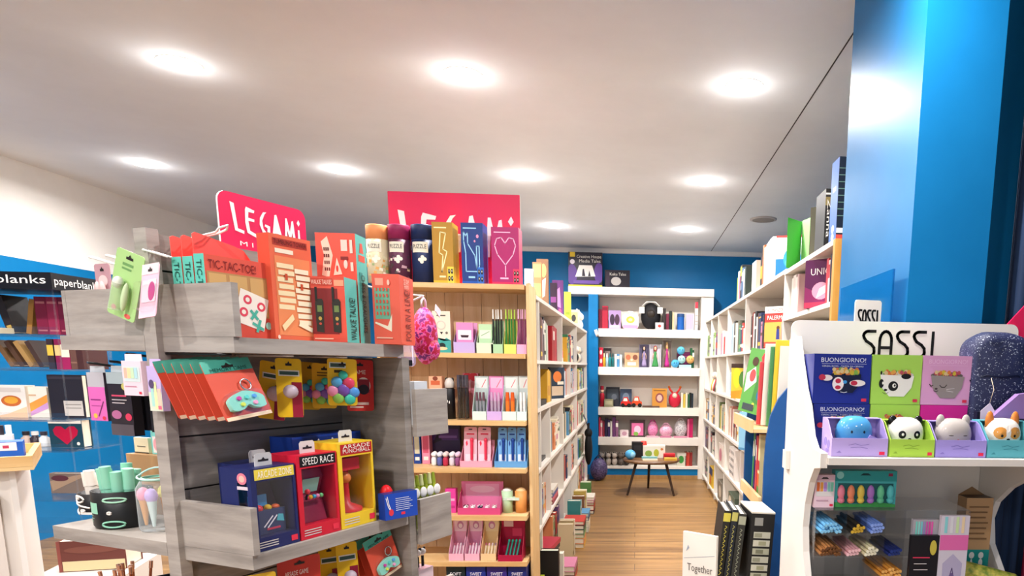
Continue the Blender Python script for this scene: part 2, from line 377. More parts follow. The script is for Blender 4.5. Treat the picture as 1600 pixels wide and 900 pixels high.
MB().prism(rrect(SW, SH, .022), 0, .005, RED, WHT).build('sign_board', t)
fn = lambda a, b, k=0: (a-SW*.38, -.0005-k, b+SH*.46)
letters(t, LEG, fn, SW*.80, SH*.42, '#f3efe9'); art(t, lambda a, b, k=0: (a-SW*.38, -.0008-k, b+SH*.46), SW*.80, SH*.42, [('p', A_HOLE[0], RED)], 'letter_gap')
text(t, lambda a, b, k=0: (a-SW*.30, -.0005, b), 'M I L A N O', (0, SH*.335, SW*.62, SH*.395), '#f3efe9')

# pine display unit
PX0, PX1, PY, PD = -1.2, -.497, 3.25, .22
PZ = (1.662, 1.348, 1.036, .812, .585, .362)
t = thing('pine_display_unit', 'natural pine shelving unit facing the entrance full of pens and pouches', 'shelving unit', ((PX0+PX1)/2, PY, 0), 0)
hw = (PX1-PX0)/2
m = MB()
for i in range(8): m.box(-hw+i*2*hw/8+.001, -hw+(i+1)*2*hw/8-.001, PD-.016, PD, .03, 1.66, PINEF)
m.box(-hw, hw, PD-.004, PD+.004, .03, 1.66, M('#8a6236', .7)); m.build('back_boards', t)
for s in (-1, 1): MB().box(s*hw-.007-.007*s, s*hw+.007-.007*s, .0, PD, 0, 1.668, PINEL).build('side_board', t, bevel=.001)
for i, z in enumerate(PZ):
    d = -.02-.012*i if i else -.012
    m = MB(); m.box(-hw+.021, hw-.021, d, PD-.017, z-.022, z, PINEL, front=PINE); m.build('shelf', t, bevel=.001)
MB().box(-hw+.021, hw-.021, .02, PD-.02, 0, .06, PINE).build('plinth', t)
t2 = thing('header_sign', 'wide flat red sign with large white hand-cut letters above the pine shelving unit', 'sign', ((-1.17-.56)/2, PY+.165, 1.663), 0)
W2, H2 = .615, .43
MB().prism(rrect(W2, H2, .004), 0, .006, RED, WHT).build('sign_board', t2)
letters(t2, LEG, lambda a, b, k=0: (a-W2*.43, -.0005-k, b+H2*.33), W2*.88, H2*.48, '#f3efe9')
art(t2, lambda a, b, k=0: (a-W2*.43, -.0008-k, b+H2*.33), W2*.88, H2*.48, [('p', A_HOLE[0], RED)], 'letter_gap')

# white bookcases along the aisle
def bookcase(name, label, fr, length, depth, levels, ups, th=.02, mat=WLAM, face_skip=()):
    t = thing(name, label, 'bookcase', fr.o, fr.a)
    MB().box(0, length, depth-.008, depth, .0, levels[0]-.001, WLAM2).build('back_panel', t)
    for z in levels: MB().box(0, length, 0, depth-.009, z-th, z, mat).build('shelf', t, bevel=.001)
    zs = list(levels)+[.0]
    for x, i0, i1 in ups:
        for i in range(i0, i1): MB().box(x-th/2, x+th/2, .003, depth-.009, zs[i+1]+(.001 if i+1 < len(levels) else 0), zs[i]-th-.001, mat).build('upright', t)
    return t
LX, LY = -.53, 3.50
LB = Frame((LX, LY, 0), PI/2)
LZ = (1.662, 1.325, 1.062, .725, .39, .07)
bookcase('white_bookcase', 'white cube bookcase along the left side of the aisle', LB, 3.95, .30, LZ,
         [(.01, 0, 6), (.33, 0, 6), (1.5, 0, 6), (2.7, 0, 6), (3.94, 0, 6), (2.1, 1, 2), (.75, 2, 4), (2.1, 3, 5)])
RX = .78; RB = Frame((RX, 7.78, 0), -PI/2)           # x runs from the back of the shop towards the viewer
RZ = (1.815, 1.42, 1.062, .72, .40, .07)
def rx(Y): return 7.78-Y
bookcase('white_bookcase', 'long white bookcase along the right side of the aisle', RB, 7.78-3.62, .30, RZ,
         [(.01, 0, 6), (rx(3.64), 0, 6), (rx(4.95), 0, 6), (rx(5.9), 0, 6), (rx(6.6), 0, 6), (rx(7.2), 0, 6)])
NB = Frame((.765, 3.6, 0), -PI/2)
bookcase('pine_ended_bookcase', 'short white bookcase with an orange pine end board beside the blue column', NB, 3.6-2.70, .30, (1.80, 1.565, 1.27, .95, .6, .07), [(.012, 0, 6)])
for o_ in COL.objects:
    if o_.get('label', '').startswith('short white bookcase'): nb = o_
MB().box(.902, .93, -.004, .30, 0, 1.797, PINEO).build('end_board', nb, bevel=.0015)

# built-in shelves on the back wall
BYF = 7.80
BZ = (1.714, 1.288, .832, .486)
BX0, BX1 = -.43, .73
bs = thing('built_in_shelves', 'white built-in shelves with thick boards across the end of the aisle', 'shelves', ((BX0+BX1)/2, BYF, 0), 0)
cx_ = (BX0+BX1)/2; hb = (BX1-BX0)/2
MB().box(-hb-.33, hb+.14, 0, .29, 2.085, 2.168, PW).build('top_board', bs, bevel=.003)
for z in BZ: MB().box(-hb, hb, 0, .285, z-.09, z, PW).build('shelf_board', bs, bevel=.004)
MB().box(-hb, hb, 0, .285, .12, .15, PW).build('bottom_board', bs)
MB().box(-hb, hb, .012, .285, .0, .118, BLUE).build('plinth', bs)
MB().box(-hb, hb, .286, .294, .15, 2.084, PW).build('back_panel', bs)
MB().box(hb+.001, hb+.14, .02, .285, 0, 2.084, PW).build('side_cheek', bs)
MB().box(-hb-.105, -hb-.001, -.02, .285, 0, 2.084, BLUE).build('blue_pilaster', bs)
MB().box(-hb, hb, -.006, .011, .0, .045, noisy('oak_skirting', '#9a7446', '#ab8452', (20, 3, 3), .5)).build('skirting', bs)
m = MB(); m.cyl((-hb-.03, -.025, 1.655), (-hb+.0, -.025, 1.665), .04, .04, PW, 16); m.build('round_bracket', bs)

# blue picture-book rack
NAVY = noisy('blue_rack_panel', '#0a4a86', '#0e5292', (5, 5, 5), .45)
RK = Frame((.427, 2.62, 0), -PI/2)                    # faces the aisle; x towards the viewer
rk = thing('picture_book_rack', 'blue sided rack of picture books between the right bookcase and the white stand', 'book rack', RK.o, RK.a)
curve = [(.0, 0), (.0, 1.02), (.004, 1.12), (.016, 1.2), (.04, 1.26), (.08, 1.31), (.14, 1.345), (.22, 1.36), (.30, 1.36), (.30, 0)]
for x, zsc in ((0, 1.0), (.40, .955)):
    MB().prism([(a+.001, b*zsc) for a, b in curve], x, x+.014, NAVY, fn=lambda a, b, h: (h, a, b)).build('side_panel', rk, bevel=.002)
for z in (1.10, .84):
    m = MB(); m.box(.0145, .3995, -.035 if z > 1 else .0, .16, z-.012, z, PINEL)
    s = m.build('ledge', rk); MB().box(.0145, .3995, -.047 if z > 1 else -.012, -.036 if z > 1 else -.0005, z-.012, z+.03, PINEL).build('lip', s)
MB().box(.0145, .3995, .285, .299, .1, 1.3, NAVY).build('back_panel', rk)
MB().box(.0145, .3995, .03, .28, .50, .53, WLAM).build('deep_shelf', rk)

# white stand with the black brand letters
SY, SXL, SXR, SB = 1.50, .42, 1.0, 1.87
ss = thing('white_display_stand', 'white display stand with big black letters on its header, stacked with boxes', 'display stand', ((SXL+SXR)/2, SY, 0), 0)
SWT = M('#e9e3da', .45); hs = (SXR-SXL)/2
prof_l = [(.37, 0), (.37, 1.38), (.30, 1.385), (.255, 1.32), (.20, 1.25), (.155, 1.21), (.11, 1.14), (.07, 1.115), (0.0, 1.112), (.0, 1.078), (.05, 1.07), (.09, 1.03), (.12, .97), (.13, .91), (.115, .85), (.08, .79), (.04, .74), (.0, .71), (0, 0)]
def side(x0, flip, prof):
    m = MB(); n = len(prof)
    m.prism([(a, b) for a, b in prof], x0, x0+.016, SWT, fn=lambda a, b, h: (h, a, b)); return m.build('side_panel', ss)
side(-hs, 1, prof_l); 
side(hs-.016, 1, [(.37, 0), (.37, 1.30), (.25, 1.24), (.20, 1.20), (.14, 1.13), (.02, 1.11), (.0, 1.078), (.1, 1.05), (.2, 1.0), (.262, .95), (.285, .90), (.27, .83), (.2, .76), (.1, .71), (0, .70), (0, 0)])
HW_, HZ0, HZ1 = .64, 1.27, 1.432
MB().prism([(a+.035, b+HZ0) for a, b in rrect(HW_, HZ1-HZ0, .022)], .371, .380, SWT).build('header', ss, bevel=.001)
MB().box(-hs+.017, hs-.017, .356, .370, .05, HZ0+.03, SWT).build('back_panel', ss)
MB().box(-hs+.0165, hs-.0165, -.006, .3555, 1.086, 1.102, SWT).build('shelf', ss, bevel=.001)
MB().box(-hs+.0165, hs-.0165, .0, .3555, .70, .716, SWT).build('shelf', ss, bevel=.001)
m = MB(); m.box(-hs-.012, -hs-.0005, .30, .34, 1.03, 1.08, SWT); m.build('joint_tab', ss, bevel=.003)
def arc(cx, cy, rx_, ry_, a0, a1, n=8): return [(cx+rx_*math.cos(math.radians(a0+(a1-a0)*i/n)), cy+ry_*math.sin(math.radians(a0+(a1-a0)*i/n))) for i in range(n+1)]
S_ = lambda x: [(x+.17, .97), (x+.08, .97)]+arc(x+.08, .80, .07, .17, 90, 180, 5)+[(x+.02, .72), (x+.05, .6), (x+.12, .48), (x+.16, .35), (x+.165, .22)]+arc(x+.10, .2, .065, .17, 0, -90, 5)+[(x+.0, .03)]
SASSI = [S_(0), [(.235, .0), (.235, .62)]+arc(.315, .62, .08, .35, 180, 0, 10)+[(.395, 0)], [(.24, .36), (.39, .36)], S_(.46), S_(.69), [(.96, .97), (.96, .0)]]
def sassi(parent, fn, W, H, w, c='#141414'): return art(parent, fn, W, H, [('l', p, w, c) for p in SASSI], 'brand_letters')
sassi(ss, lambda a, b, k=0: (a-.086, .3705-k, b+1.336), .206, .072, .0082)
# clear blue acrylic board and the second small sign
ab = MB(); ab.box(-.003, .003, 0, .50, .0, 1.587, clear('blue_acrylic', '#1c86c8', .30, tint=.6)); o = ab.build('acrylic_board')
o.location = (.735, 1.965, 0); tag(o, 'upright clear blue acrylic board standing against the column', 'acrylic board')
t = thing('small_brand_sign', 'small tilted white sign with black letters standing behind the big white header', 'sign', (.655, 1.93, 1.35), (0, 0, math.radians(14)))
MB().prism(rrect(.085, .145, .008), 0, .004, SWT).build('sign_plate', t)
sassi(t, lambda a, b, k=0: (a-.032, -.0005-k, b+.068), .064, .05, .0055)
MB().box(-.02, .02, .004, .010, -1.35, .02, SWT).build('post', t)

# white counter, near left, with a pine tray
CT = Frame((-1.50, 1.70, 0), math.radians(37))
t = thing('white_counter', 'white boxy counter at the left edge with a pale front panel', 'counter', CT.o, CT.a)
m = MB(); m.box(-.75, -.012, .0, .40, 0, 1.028, M('#e3dcd4', .5)); m.build('cabinet', t, bevel=.003)
m = MB(); m.box(-.74, -.035, -.012, -.0005, .05, .97, M('#ddd3ca', .5)); m.build('front_panel', t, bevel=.003)
MB().box(-.0115, .0, -.004, .40, 0, 1.028, M('#e9e4de', .5)).build('side_strip', t)
t = thing('wooden_tray', 'shallow pine tray with blue pen boxes on the white counter', 'tray', CT.w(-.30, -.03, 1.029), CT.a)
m = MB(); m.box(-.32, .335, 0, .34, 0, .008, PINEL); m.build('base', t)
for a in ((-.32, .335, 0, .012, .0085, .034), (-.32, .335, .328, .34, .0085, .034), (-.32, -.308, .0125, .3275, .0085, .034), (.323, .335, .0125, .3275, .0085, .034)): MB().box(*a, PINE).build('rim_board', t)

# clear notebook stand with the black brand header
PS = thing('notebook_stand', 'clear acrylic notebook stand under a black header with white brand letters', 'display stand', (-2.24, 2.80, 0), 0)
DK = M('#15151a', .4)
h = MB(); h.box(-.62, 0, 0, .26, 1.555, 1.618, DK); hd = h.build('header', PS, bevel=.002)
text(hd, lambda a, b, k=0: (a-.4, -.001, b+1.572), 'paperblanks', (.025, -.006, .38, .034), '#f4f2ee')
text(hd, lambda a, b, k=0: (.001, a+.012, b+1.57), 'paperblanks', (0, -.006, .225, .034), '#f4f2ee')
for z in (1.385, 1.25, 1.052, .93, .73, .60): 
    s = MB().box(-.61, -.004, .004, .256, z-.006, z, ACRYL).build('clear_shelf', PS)
    MB().box(-.61, -.004, -.004, .0035, z-.006, z+.028, ACRYL).build('shelf_lip', s)
for x, y in ((-.003, .0), (-.003, .13), (-.003, .252)): MB().box(x-.002, x+.002, y, y+.005, .3, 1.554, ACRYL).build('clear_divider', PS)
MB().box(-.612, .0, .257, .262, .3, 1.554, ACRYL).build('clear_back', PS)
MB().cyl((-.31, .13, .0), (-.31, .13, .30), .04, .04, M('#777777', .3, .8), 16).build('pole', PS)
MB().box(-.6, -.02, .02, .24, .28, .30, DK).build('base_plate', PS)

# three-legged table
TBX, TBY = .165, 6.93
t = thing('round_table', 'low round wooden table on three slim splayed legs before the back shelves', 'table', (TBX, TBY, 0), 0)
WAL = noisy('walnut_wood', '#5f4129', '#7c5836', (4, 30, 4), .4)
MB().lathe([(0, .335), (.285, .335), (.295, .345), (.29, .36), (0, .36)], WAL, n=36).build('tabletop', t)
for a in (215, -40, 95):
    a = math.radians(a); c, s = math.cos(a), math.sin(a)
    MB().cyl((c*.30, s*.27, 0), (c*.19, s*.18, .334), .011, .016, M('#3a2a20', .5), 10).build('leg', t)
# ================================================================ product builders
CORAL = '#e5604a'; TEAL = '#5fbfae'; KRAFT = '#cfa468'
def carton(name, label, cat, F, d, front, side=None, top=None, arts=(), texts=(), group=None, left=None, tilt=0, part='carton', bevel=.0008):
    """closed pack; origin at the base of its front face. arts/texts: (side, ...)"""
    p, w, h, a = F
    t = thing(name, label, cat, p, (tilt, 0, a), group)
    m = MB(); m.box(-w/2, w/2, 0, d, 0, h, M(side or front, .4), top=M(top or side or front, .4), front=M(front, .4), left=M(left, .4) if left else None)
    m.build(part, t, bevel=bevel)
    dim = {'front': (w, h), 'right': (d, h), 'left': (d, h), 'top': (w, d)}
    for sd, shapes in arts:
        W, H = dim[sd]; art(t, face(w, h, d, sd), W, H, shapes)
    for tx in texts:
        sd, s, b, c = tx[:4]; W, H = dim[sd]
        text(t, face(w, h, d, sd), s, (b[0]*W, b[1]*H, b[2]*W, b[3]*H), c, tx[4] if len(tx) > 4 else 0)
    return t, w, h
def gp(px, py, w): return G.w(*[G.hit(px, py, -w)[0], -w, 0])
def fg(rect, w, z=None): return fit(rect, P=gp(rect[0], (rect[1]+rect[3])/2, w), ang=G.a, z=z)
def hang_frame(pt, pb, fr, yt, yb, fr_lim=True):
    a = on_plane(*pt, fr.o+fr.v*yt, fr.v); b = on_plane(*pb, fr.o+fr.v*yb, fr.v)
    lim = 1.306 if a.z > 1.25 and a.z < 1.345 and fr_lim else .862 if a.z > .84 and a.z < .93 else 9
    if a.z > lim: dz = Vector((0, 0, a.z-lim)); a = a-dz; b = b-dz
    zc = (a-b).normalized(); xc = (fr.u-zc*fr.u.dot(zc)).normalized(); yc = zc.cross(xc)
    R = Matrix((xc, yc, zc)).transposed(); return a-zc*.014, (a-b).length, tuple(R.to_euler())
def hang_card(name, label, cat, P, h, w, eul, col, arts=(), texts=(), group=None, head=None, th=.0012, hole='#2a2522', part='card', r=.006):
    """flat card hanging from a hook; origin near the top of the card at its hole"""
    t = thing(name, label, cat, P, eul, group)
    up = .014
    MB().prism([(a, b-h+up) for a, b in rrect(w, h, r)], 0, th, M(col, .4)).build(part, t)
    fn = lambda a, b, k=0: (a-w/2, -.0004-k, b-h+up)
    base = [('r', 0, .8, 1, 1, head)] if head else []
    art(t, fn, w, h, base+list(arts)+[('p', [(.38, 1-.016/h), (.62, 1-.016/h), (.62, 1-.011/h), (.55, 1-.011/h), (.5, 1-.006/h), (.45, 1-.011/h), (.38, 1-.011/h)], hole)])
    for s, b, c in texts: text(t, fn, s, (b[0]*w, b[1]*h, b[2]*w, b[3]*h), c)
    return t, fn
MINT = M('#8fd6c4', .35)
def gamepad(parent, x, y, z, s=1.0):
    """rounded two-grip game controller with coloured buttons"""
    m = MB(); P = []
    for a in range(0, 360, 12):
        t = math.radians(a); r = .026+.006*math.cos(2*t); P.append((x+s*(r*1.15*math.cos(t)), z+s*(.017*math.sin(t)-(.012*abs(math.cos(t))**2 if math.sin(t) < 0 else 0)+(.008*math.exp(-(math.cos(t)/.35)**2) if math.sin(t) < 0 else 0))))
    m.prism(P, y, y-.009*s, MINT, smooth=True); o = m.build('controller', parent, bevel=.0015)
    b = MB()
    for dx, dz, c in ((-.016, .004, '#c2459a'), (.016, .004, '#5a9bd8'), (-.013, -.008, '#c9d85a'), (.013, -.008, '#e79ac0'), (0, .004, '#5fc6c0')):
        b.cyl((x+dx*s, y-.009*s, z+dz*s), (x+dx*s, y-.0125*s, z+dz*s), .0042*s, .0038*s, M(c, .3), 10)
    b.build('button', o)
def memory_card(label, P, h, w, eul, group, detailed=True):
    t, fn = hang_card('memory_game_pack', label, 'game pack', P, h, w, eul, '#d9533c', [('r', 0, .80, 1, 1, '#4fae98'), ('r', .02, 0, .98, .06, '#f2d9b8')],
                      [('MEMORY GAME', (.12, .81, .88, .87), '#12463e')] if detailed else (), group)
    if detailed:
        gamepad(t, 0, -.002, -h*.60, w/.098)
        m = MB(); m.tube([(w*.16+.011*math.cos(a*PI/8), -.005, -h*.34+.011*math.sin(a*PI/8)) for a in range(16)], .0016, CHROME, 6, True); m.build('key_ring', t)
        b = MB(); b.prism(rrect(w*.82, h*.42, .02), -.014, -.0005, BLISTER, fn=lambda a, c, q: (a, q, c-h*.86)); b.build('blister', t)
    return t

# ---------------------------------------------------------------- top shelf of the grey stand
z1 = 1.3436
def ttt(i):
    F = fg((321, 404, 418, 514), .131, z1); p, w, h, a = F
    q = G.v*(.0315*i)+G.u*.003; F = (p+q, w, h-(.0 if i == 0 else .004), a)
    lab = ['tic-tac-toe board game box with open wooden grid, frontmost of three', 'middle of three tic-tac-toe boxes, mostly hidden, with teal spine', 'rearmost of three tic-tac-toe boxes behind the grey end wall'][i]
    A = [('front', [('r', 0, .0, 1, .28, '#d8503f'), ('r', .02, .28, .98, .80, '#b98a56'), ('r', .05, .55, .31, .78, KRAFT), ('r', .36, .55, .64, .78, KRAFT), ('r', .69, .55, .95, .78, KRAFT), ('r', .05, .30, .31, .52, KRAFT), ('r', .36, .30, .64, .52, KRAFT), ('r', .69, .30, .95, .52, KRAFT),
          ('p', [(.38, .22), (.86, .10), (.98, .52), (.52, .64)], '#efe6d8'), ('e', .62, .50, .07, .06, '#d9485a'), ('e', .62, .50, .035, .03, '#efe6d8'), ('e', .84, .42, .07, .06, '#d9485a'), ('e', .84, .42, .035, .03, '#efe6d8'), ('e', .54, .34, .07, .06, '#d9485a'), ('e', .54, .34, .035, .03, '#efe6d8'),
          ('l', [(.66, .36), (.76, .26)], .006, '#4fae98'), ('l', [(.76, .36), (.66, .26)], .006, '#4fae98'), ('l', [(.68, .2), (.84, .13)], .006, '#4fae98'), ('l', [(.8, .24), (.74, .1)], .006, '#4fae98'), ('e', .94, .18, .05, .05, '#8fbfae')])] if i == 0 else []
    T = [('front', 'TIC-TAC-TOE!', (.05, .835, .80, .94), '#7a1d1d')] if i == 0 else []
    T.append(('left', 'TIC-TAC-TOE', (.28, .18, .78, .93), '#123f3a', -1))
    t, w, h = carton('board_game_box', lab, 'board game', F, .028, '#de5b49', TEAL, '#d83c3c', A, T, 'tic-tac-toe boxes', left=TEAL)
    m = MB(); m.prism([(-w/2, 0), (w/2-.012, 0), (w/2-.03, .022), (w/2-.05, .028), (-w/2+.006, .042), (-w/2, .038)], 0, .0015, M('#ea5f55', .4), fn=lambda a, b, q: (a, q+.026, h+b)); m.build('hang_tab', t)
for i in range(3): ttt(i)
hook(G, .055, -.010, 1.535, .145, dirv=(0, -1, .1), rise=.012)
# tumbling tower
F = fg((425, 371, 489, 524), .146, z1)
A = [('front', [('r', .10, .05, .94, .80, '#e88a58'), ('r', .08, .90, .9, .965, '#b03a2c'), ('r', .12, .83, .55, .87, '#f3e3c8')]+[('r', .13+.03*(k % 2), .30+.065*k, .50+.04*((k*3) % 4)/3, .345+.065*k, '#f2dcae') for k in range(7)]
      +[('r', .58-.02*(k % 3), .16+.062*k, .88+.03*(k % 2), .205+.062*k, '#f5e7c6') for k in range(9)]+[('p', [(.15, .14), (.42, .26), (.46, .21), (.2, .09)], '#f0d7a4'), ('p', [(.55, .15), (.88, .09), (.9, .13), (.6, .20)], '#f5e7c6'), ('r', .30, .58, .36, .64, '#c9502e'), ('r', .66, .50, .72, .56, '#c9502e'), ('e', .06, .03, .03, .02, '#f4dcc8')])]
carton('board_game_box', 'tall orange tumbling tower game box with pale wooden blocks on front', 'board game', F, .034, '#e36a49', '#c94e37', '#dd5c40', A, [('front', 'TUMBLING TOWER', (.10, .912, .88, .955), '#5a1a14')])
# walkie talkie box, chess box, four in a line
F = fit((487, 432, 540, 530), Y=1.62, z=z1)
A = [('front', [('r', 0, .12, .78, .82, '#7d1f20'), ('r', .02, .86, .66, .97, '#c2412f'), ('r', .70, .86, .98, .95, '#f0a07c')]+[s for x in (.12, .62) for s in (('p', [(x, .16), (x+.22, .14), (x+.24, .62), (x+.20, .66), (x+.05, .66), (x-.01, .60)], '#2c2a24'), ('r', x+.0, .62, x+.07, .84, '#201e1b'), ('r', x+.05, .46, x+.19, .56, '#6a8048'), ('e', x+.12, .36, .05, .03, '#b79a4a'), ('e', x+.12, .28, .04, .02, '#b5483a'))]
      +[('r', .05, .04, .6, .06, '#f0b49a')])]
carton('board_game_box', 'walkie talkie toy box with two dark handsets and a teal side', 'toy box', F, .068, '#d9523f', '#62c4b6', '#dd5c48', A, [('right', 'WALKIE TALKIE!', (.30, .04, .78, .70), '#12302e', 1), ('front', 'WALKIE TALKIES', (.04, .88, .64, .95), '#f6d2c0')])
F = fit((497, 364, 559, 530), Y=1.70, z=z1)
A = [('front', [('p', [(.12, .62), (.30, .60), (.42, .80), (.30, .97), (.14, .92), (.2, .8)], '#f0dcc4')]+[('r', .2+.05*(k % 3), .66+.06*(k//3), .235+.05*(k % 3), .69+.06*(k//3), '#6b3a34') for k in range(12)]+[('p', [(.42, .62), (.52, .78), (.64, .63)], '#f4e6d2'), ('e', .52, .68, .03, .03, '#d24a3c'), ('r', .64, .84, .80, .94, '#f4dfd0'), ('r', .86, .82, .93, .94, '#f4dfd0'), ('r', .86, .66, .93, .74, '#f4dfd0'), ('e', .74, .72, .05, .04, '#f4dfd0'), ('r', .62, .76, .8, .79, '#7d2a26')]),
     ('right', [('r', .2, .76, .8, .82, '#d9533c'), ('p', [(.3, .84), (.7, .84), (.6, .93), (.4, .93)], '#d9533c'), ('r', .2, .40, .5, .66, '#2f8f84'), ('p', [(.25, .06), (.7, .14), (.5, .2)], '#7f9a84')])]
carton('board_game_box', 'coral chess and draughts box with teal side behind the walkie talkie box', 'board game', F, .063, '#e55d4a', '#57bcae', '#e8705c', A, [('right', 'CHESS & DRAUGHTS', (.32, .10, .68, .64), '#124a44', -1)])
F = fit((583, 428, 625, 535), Y=1.725, z=z1)
A = [('front', [('r', .08, .36, .64, .80, '#6fae90'), ('r', .12, .84, .42, .94, '#f0a58c'), ('p', [(.04, .30), (.56, .20), (.66, .18), (.70, .44), (.52, .26), (.08, .32)], '#f6e7cf')]+[('e', .16+.13*i, .44+.085*j, .035, .028, '#d4553f') for i in range(4) for j in range(5)]+[('e', .62, .88, .05, .04, '#f4c9b4'), ('r', .1, .08, .7, .10, '#f4b8a0')])]
carton('board_game_box', 'coral four in a line game box overhanging the right end of the shelf', 'board game', F, .105, '#e8614b', '#e2563f', '#f08a76', A, [('right', 'FOUR IN A LINE!', (.32, .06, .70, .80), '#7a1c18', 1), ('right', 'VINTAGE', (.3, .82, .66, .96), '#f6cbb6', 1)])

# ---------------------------------------------------------------- middle of the grey stand: packs on hooks
PT, h_, e_ = hang_frame((350, 562), (392, 652), G, -.175, -.215); w_ = abs(G.hit(390, 560, -.175)[0]-G.hit(310, 557, -.175)[0])
ML = ['front memory game pack with mint controller on coral card', 'second memory game pack behind the front controller pack', 'third coral memory game pack in the hanging row', 'fourth coral memory game pack in the hanging row', 'fifth coral memory game pack, second from the slatted panel', 'rearmost coral memory game pack, nearest the slatted panel']
for i in range(6):
    memory_card(ML[i], PT+G.v*(.026*i), h_, w_, e_, 'hanging memory game packs', i == 0)
gx, gz = G.hit(350, 560, -.175); 
def ghook(t_, z_, ln, lab):
    o = hook(G, t_, -.010, z_, ln); return o
BH = M('#1c1a1a', .4)
o = hook(G, gx, -.010, 1.3095, .185, mat=BH)
def ring_card(label, pt, pb, wt, wb, yaw, w, detail=True, grp='yellow keyring packs'):
    fr = Frame(G.o, G.a+yaw); p0 = gp(*pt, wt); fr.o = Vector((p0.x, p0.y, 0))
    P, h, e = hang_frame(pt, pb, fr, 0, -(wb-wt))
    t, fn = hang_card('keyring_pack', label, 'toy pack', P, h, w, e, '#dfb31e', [('r', .1, .70, .9, .80, '#dcd6c8'), ('r', .14, .72, .86, .78, '#38524a'), ('r', .58, .0, .98, .60, '#8c1b30')], (), grp)
    m = MB(); m.ell((0, -.012, -h*.46), w*.30, .012, w*.30, M('#b9a9b4', .25)); m.build('round_toy', t)
    return t
ring_card('yellow keyring pack with round lilac toy, half hidden behind another', (428, 566), (424, 655), .08, .10, -.25, .058)
ring_card('yellow keyring pack with round lilac toy, turned sideways in front', (450, 560), (455, 652), .165, .18, -.55, .050)
def pop_toy(t, y, z, s):
    m = MB(); cols = ['#3fb7a0', '#58a8d8', '#e2486a', '#e78fb0', '#7a56b0', '#4f8fd0', '#8cc65a']
    k = 0
    for dx, dz, r in ((0, .028, .009), (-.012, .014, .011), (.010, .012, .012), (-.020, -.004, .011), (.0, -.002, .013), (.020, -.006, .011), (-.010, -.018, .011), (.012, -.020, .011)):
        m.ell((dx*s, y, z+dz*s), r*s, r*s*.5, r*s, M(cols[k % 7], .35), 10, 6); k += 1
    m.build('bubble_toy', t)
def pop_card(label, pt, pb, w_px, wt, yaw, col, name='bubble_toy_pack', toy=True, txt=None, tc='#3a3420', y2=0, arts=()):
    p0 = gp(*pt, wt); fr = Frame((p0.x, p0.y, 0), G.a+yaw)
    P, h, e = hang_frame(pt, pb, fr, 0, -y2); w = abs(fr.hit(pt[0]+w_px/2, pt[1])[0]-fr.hit(pt[0]-w_px/2, pt[1])[0])
    t, fn = hang_card(name, label, 'toy pack', P, h, w, e, col, list(arts), [(txt, (.15, .72, .7, .80), tc)] if txt else (), 'hanging toy packs')
    if toy: pop_toy(t, -.006, -h*.52, w/.055)
    return t
pop_card('dark yellow bubble toy pack, rearmost beside the keyring packs', (484, 566), (484, 640), 34, .05, -.5, '#c79a24', txt=None)
pop_card('yellow bubble toy pack with dark print, second from the front', (506, 568), (508, 638), 38, .10, -.5, '#e0b02c', txt=None, arts=[('r', .2, .78, .7, .81, '#6a5420'), ('r', .2, .72, .6, .75, '#6a5420')])
pop_card('bright yellow bubble toy pack with rainbow animal in front of red card', (534, 556), (536, 629), 46, .17, -.52, '#f2c62e', txt=None, arts=[('r', .06, .80, .62, .92, '#d8e2da'), ('r', .1, .82, .58, .90, '#42584e'), ('r', .22, .70, .5, .76, '#4a3a1c')])
pop_card('red game pack with white print and small console behind yellow pack', (562, 562), (564, 642), 42, .12, -.45, '#c9342c', toy=False, txt='GAME', tc='#f4e9e2', arts=[('e', .62, .5, .26, .16, '#e8dcd6'), ('r', .40, .36, .84, .62, '#8f2a36'), ('e', .62, .42, .2, .1, '#2d2630'), ('r', .1, .12, .8, .17, '#f2d2c8'), ('r', .1, .06, .6, .09, '#f2d2c8')])
for px, py, wt, lb in ((452, 548, .165, 'white display hook holding the yellow keyring packs'), (536, 546, .17, 'white display hook holding the bright yellow bubble toy pack'), (576, 552, .12, 'white display hook holding the red game pack')):
    x, z = G.hit(px, py, -wt); ghook(x, 1.3095, wt+.0, lb)

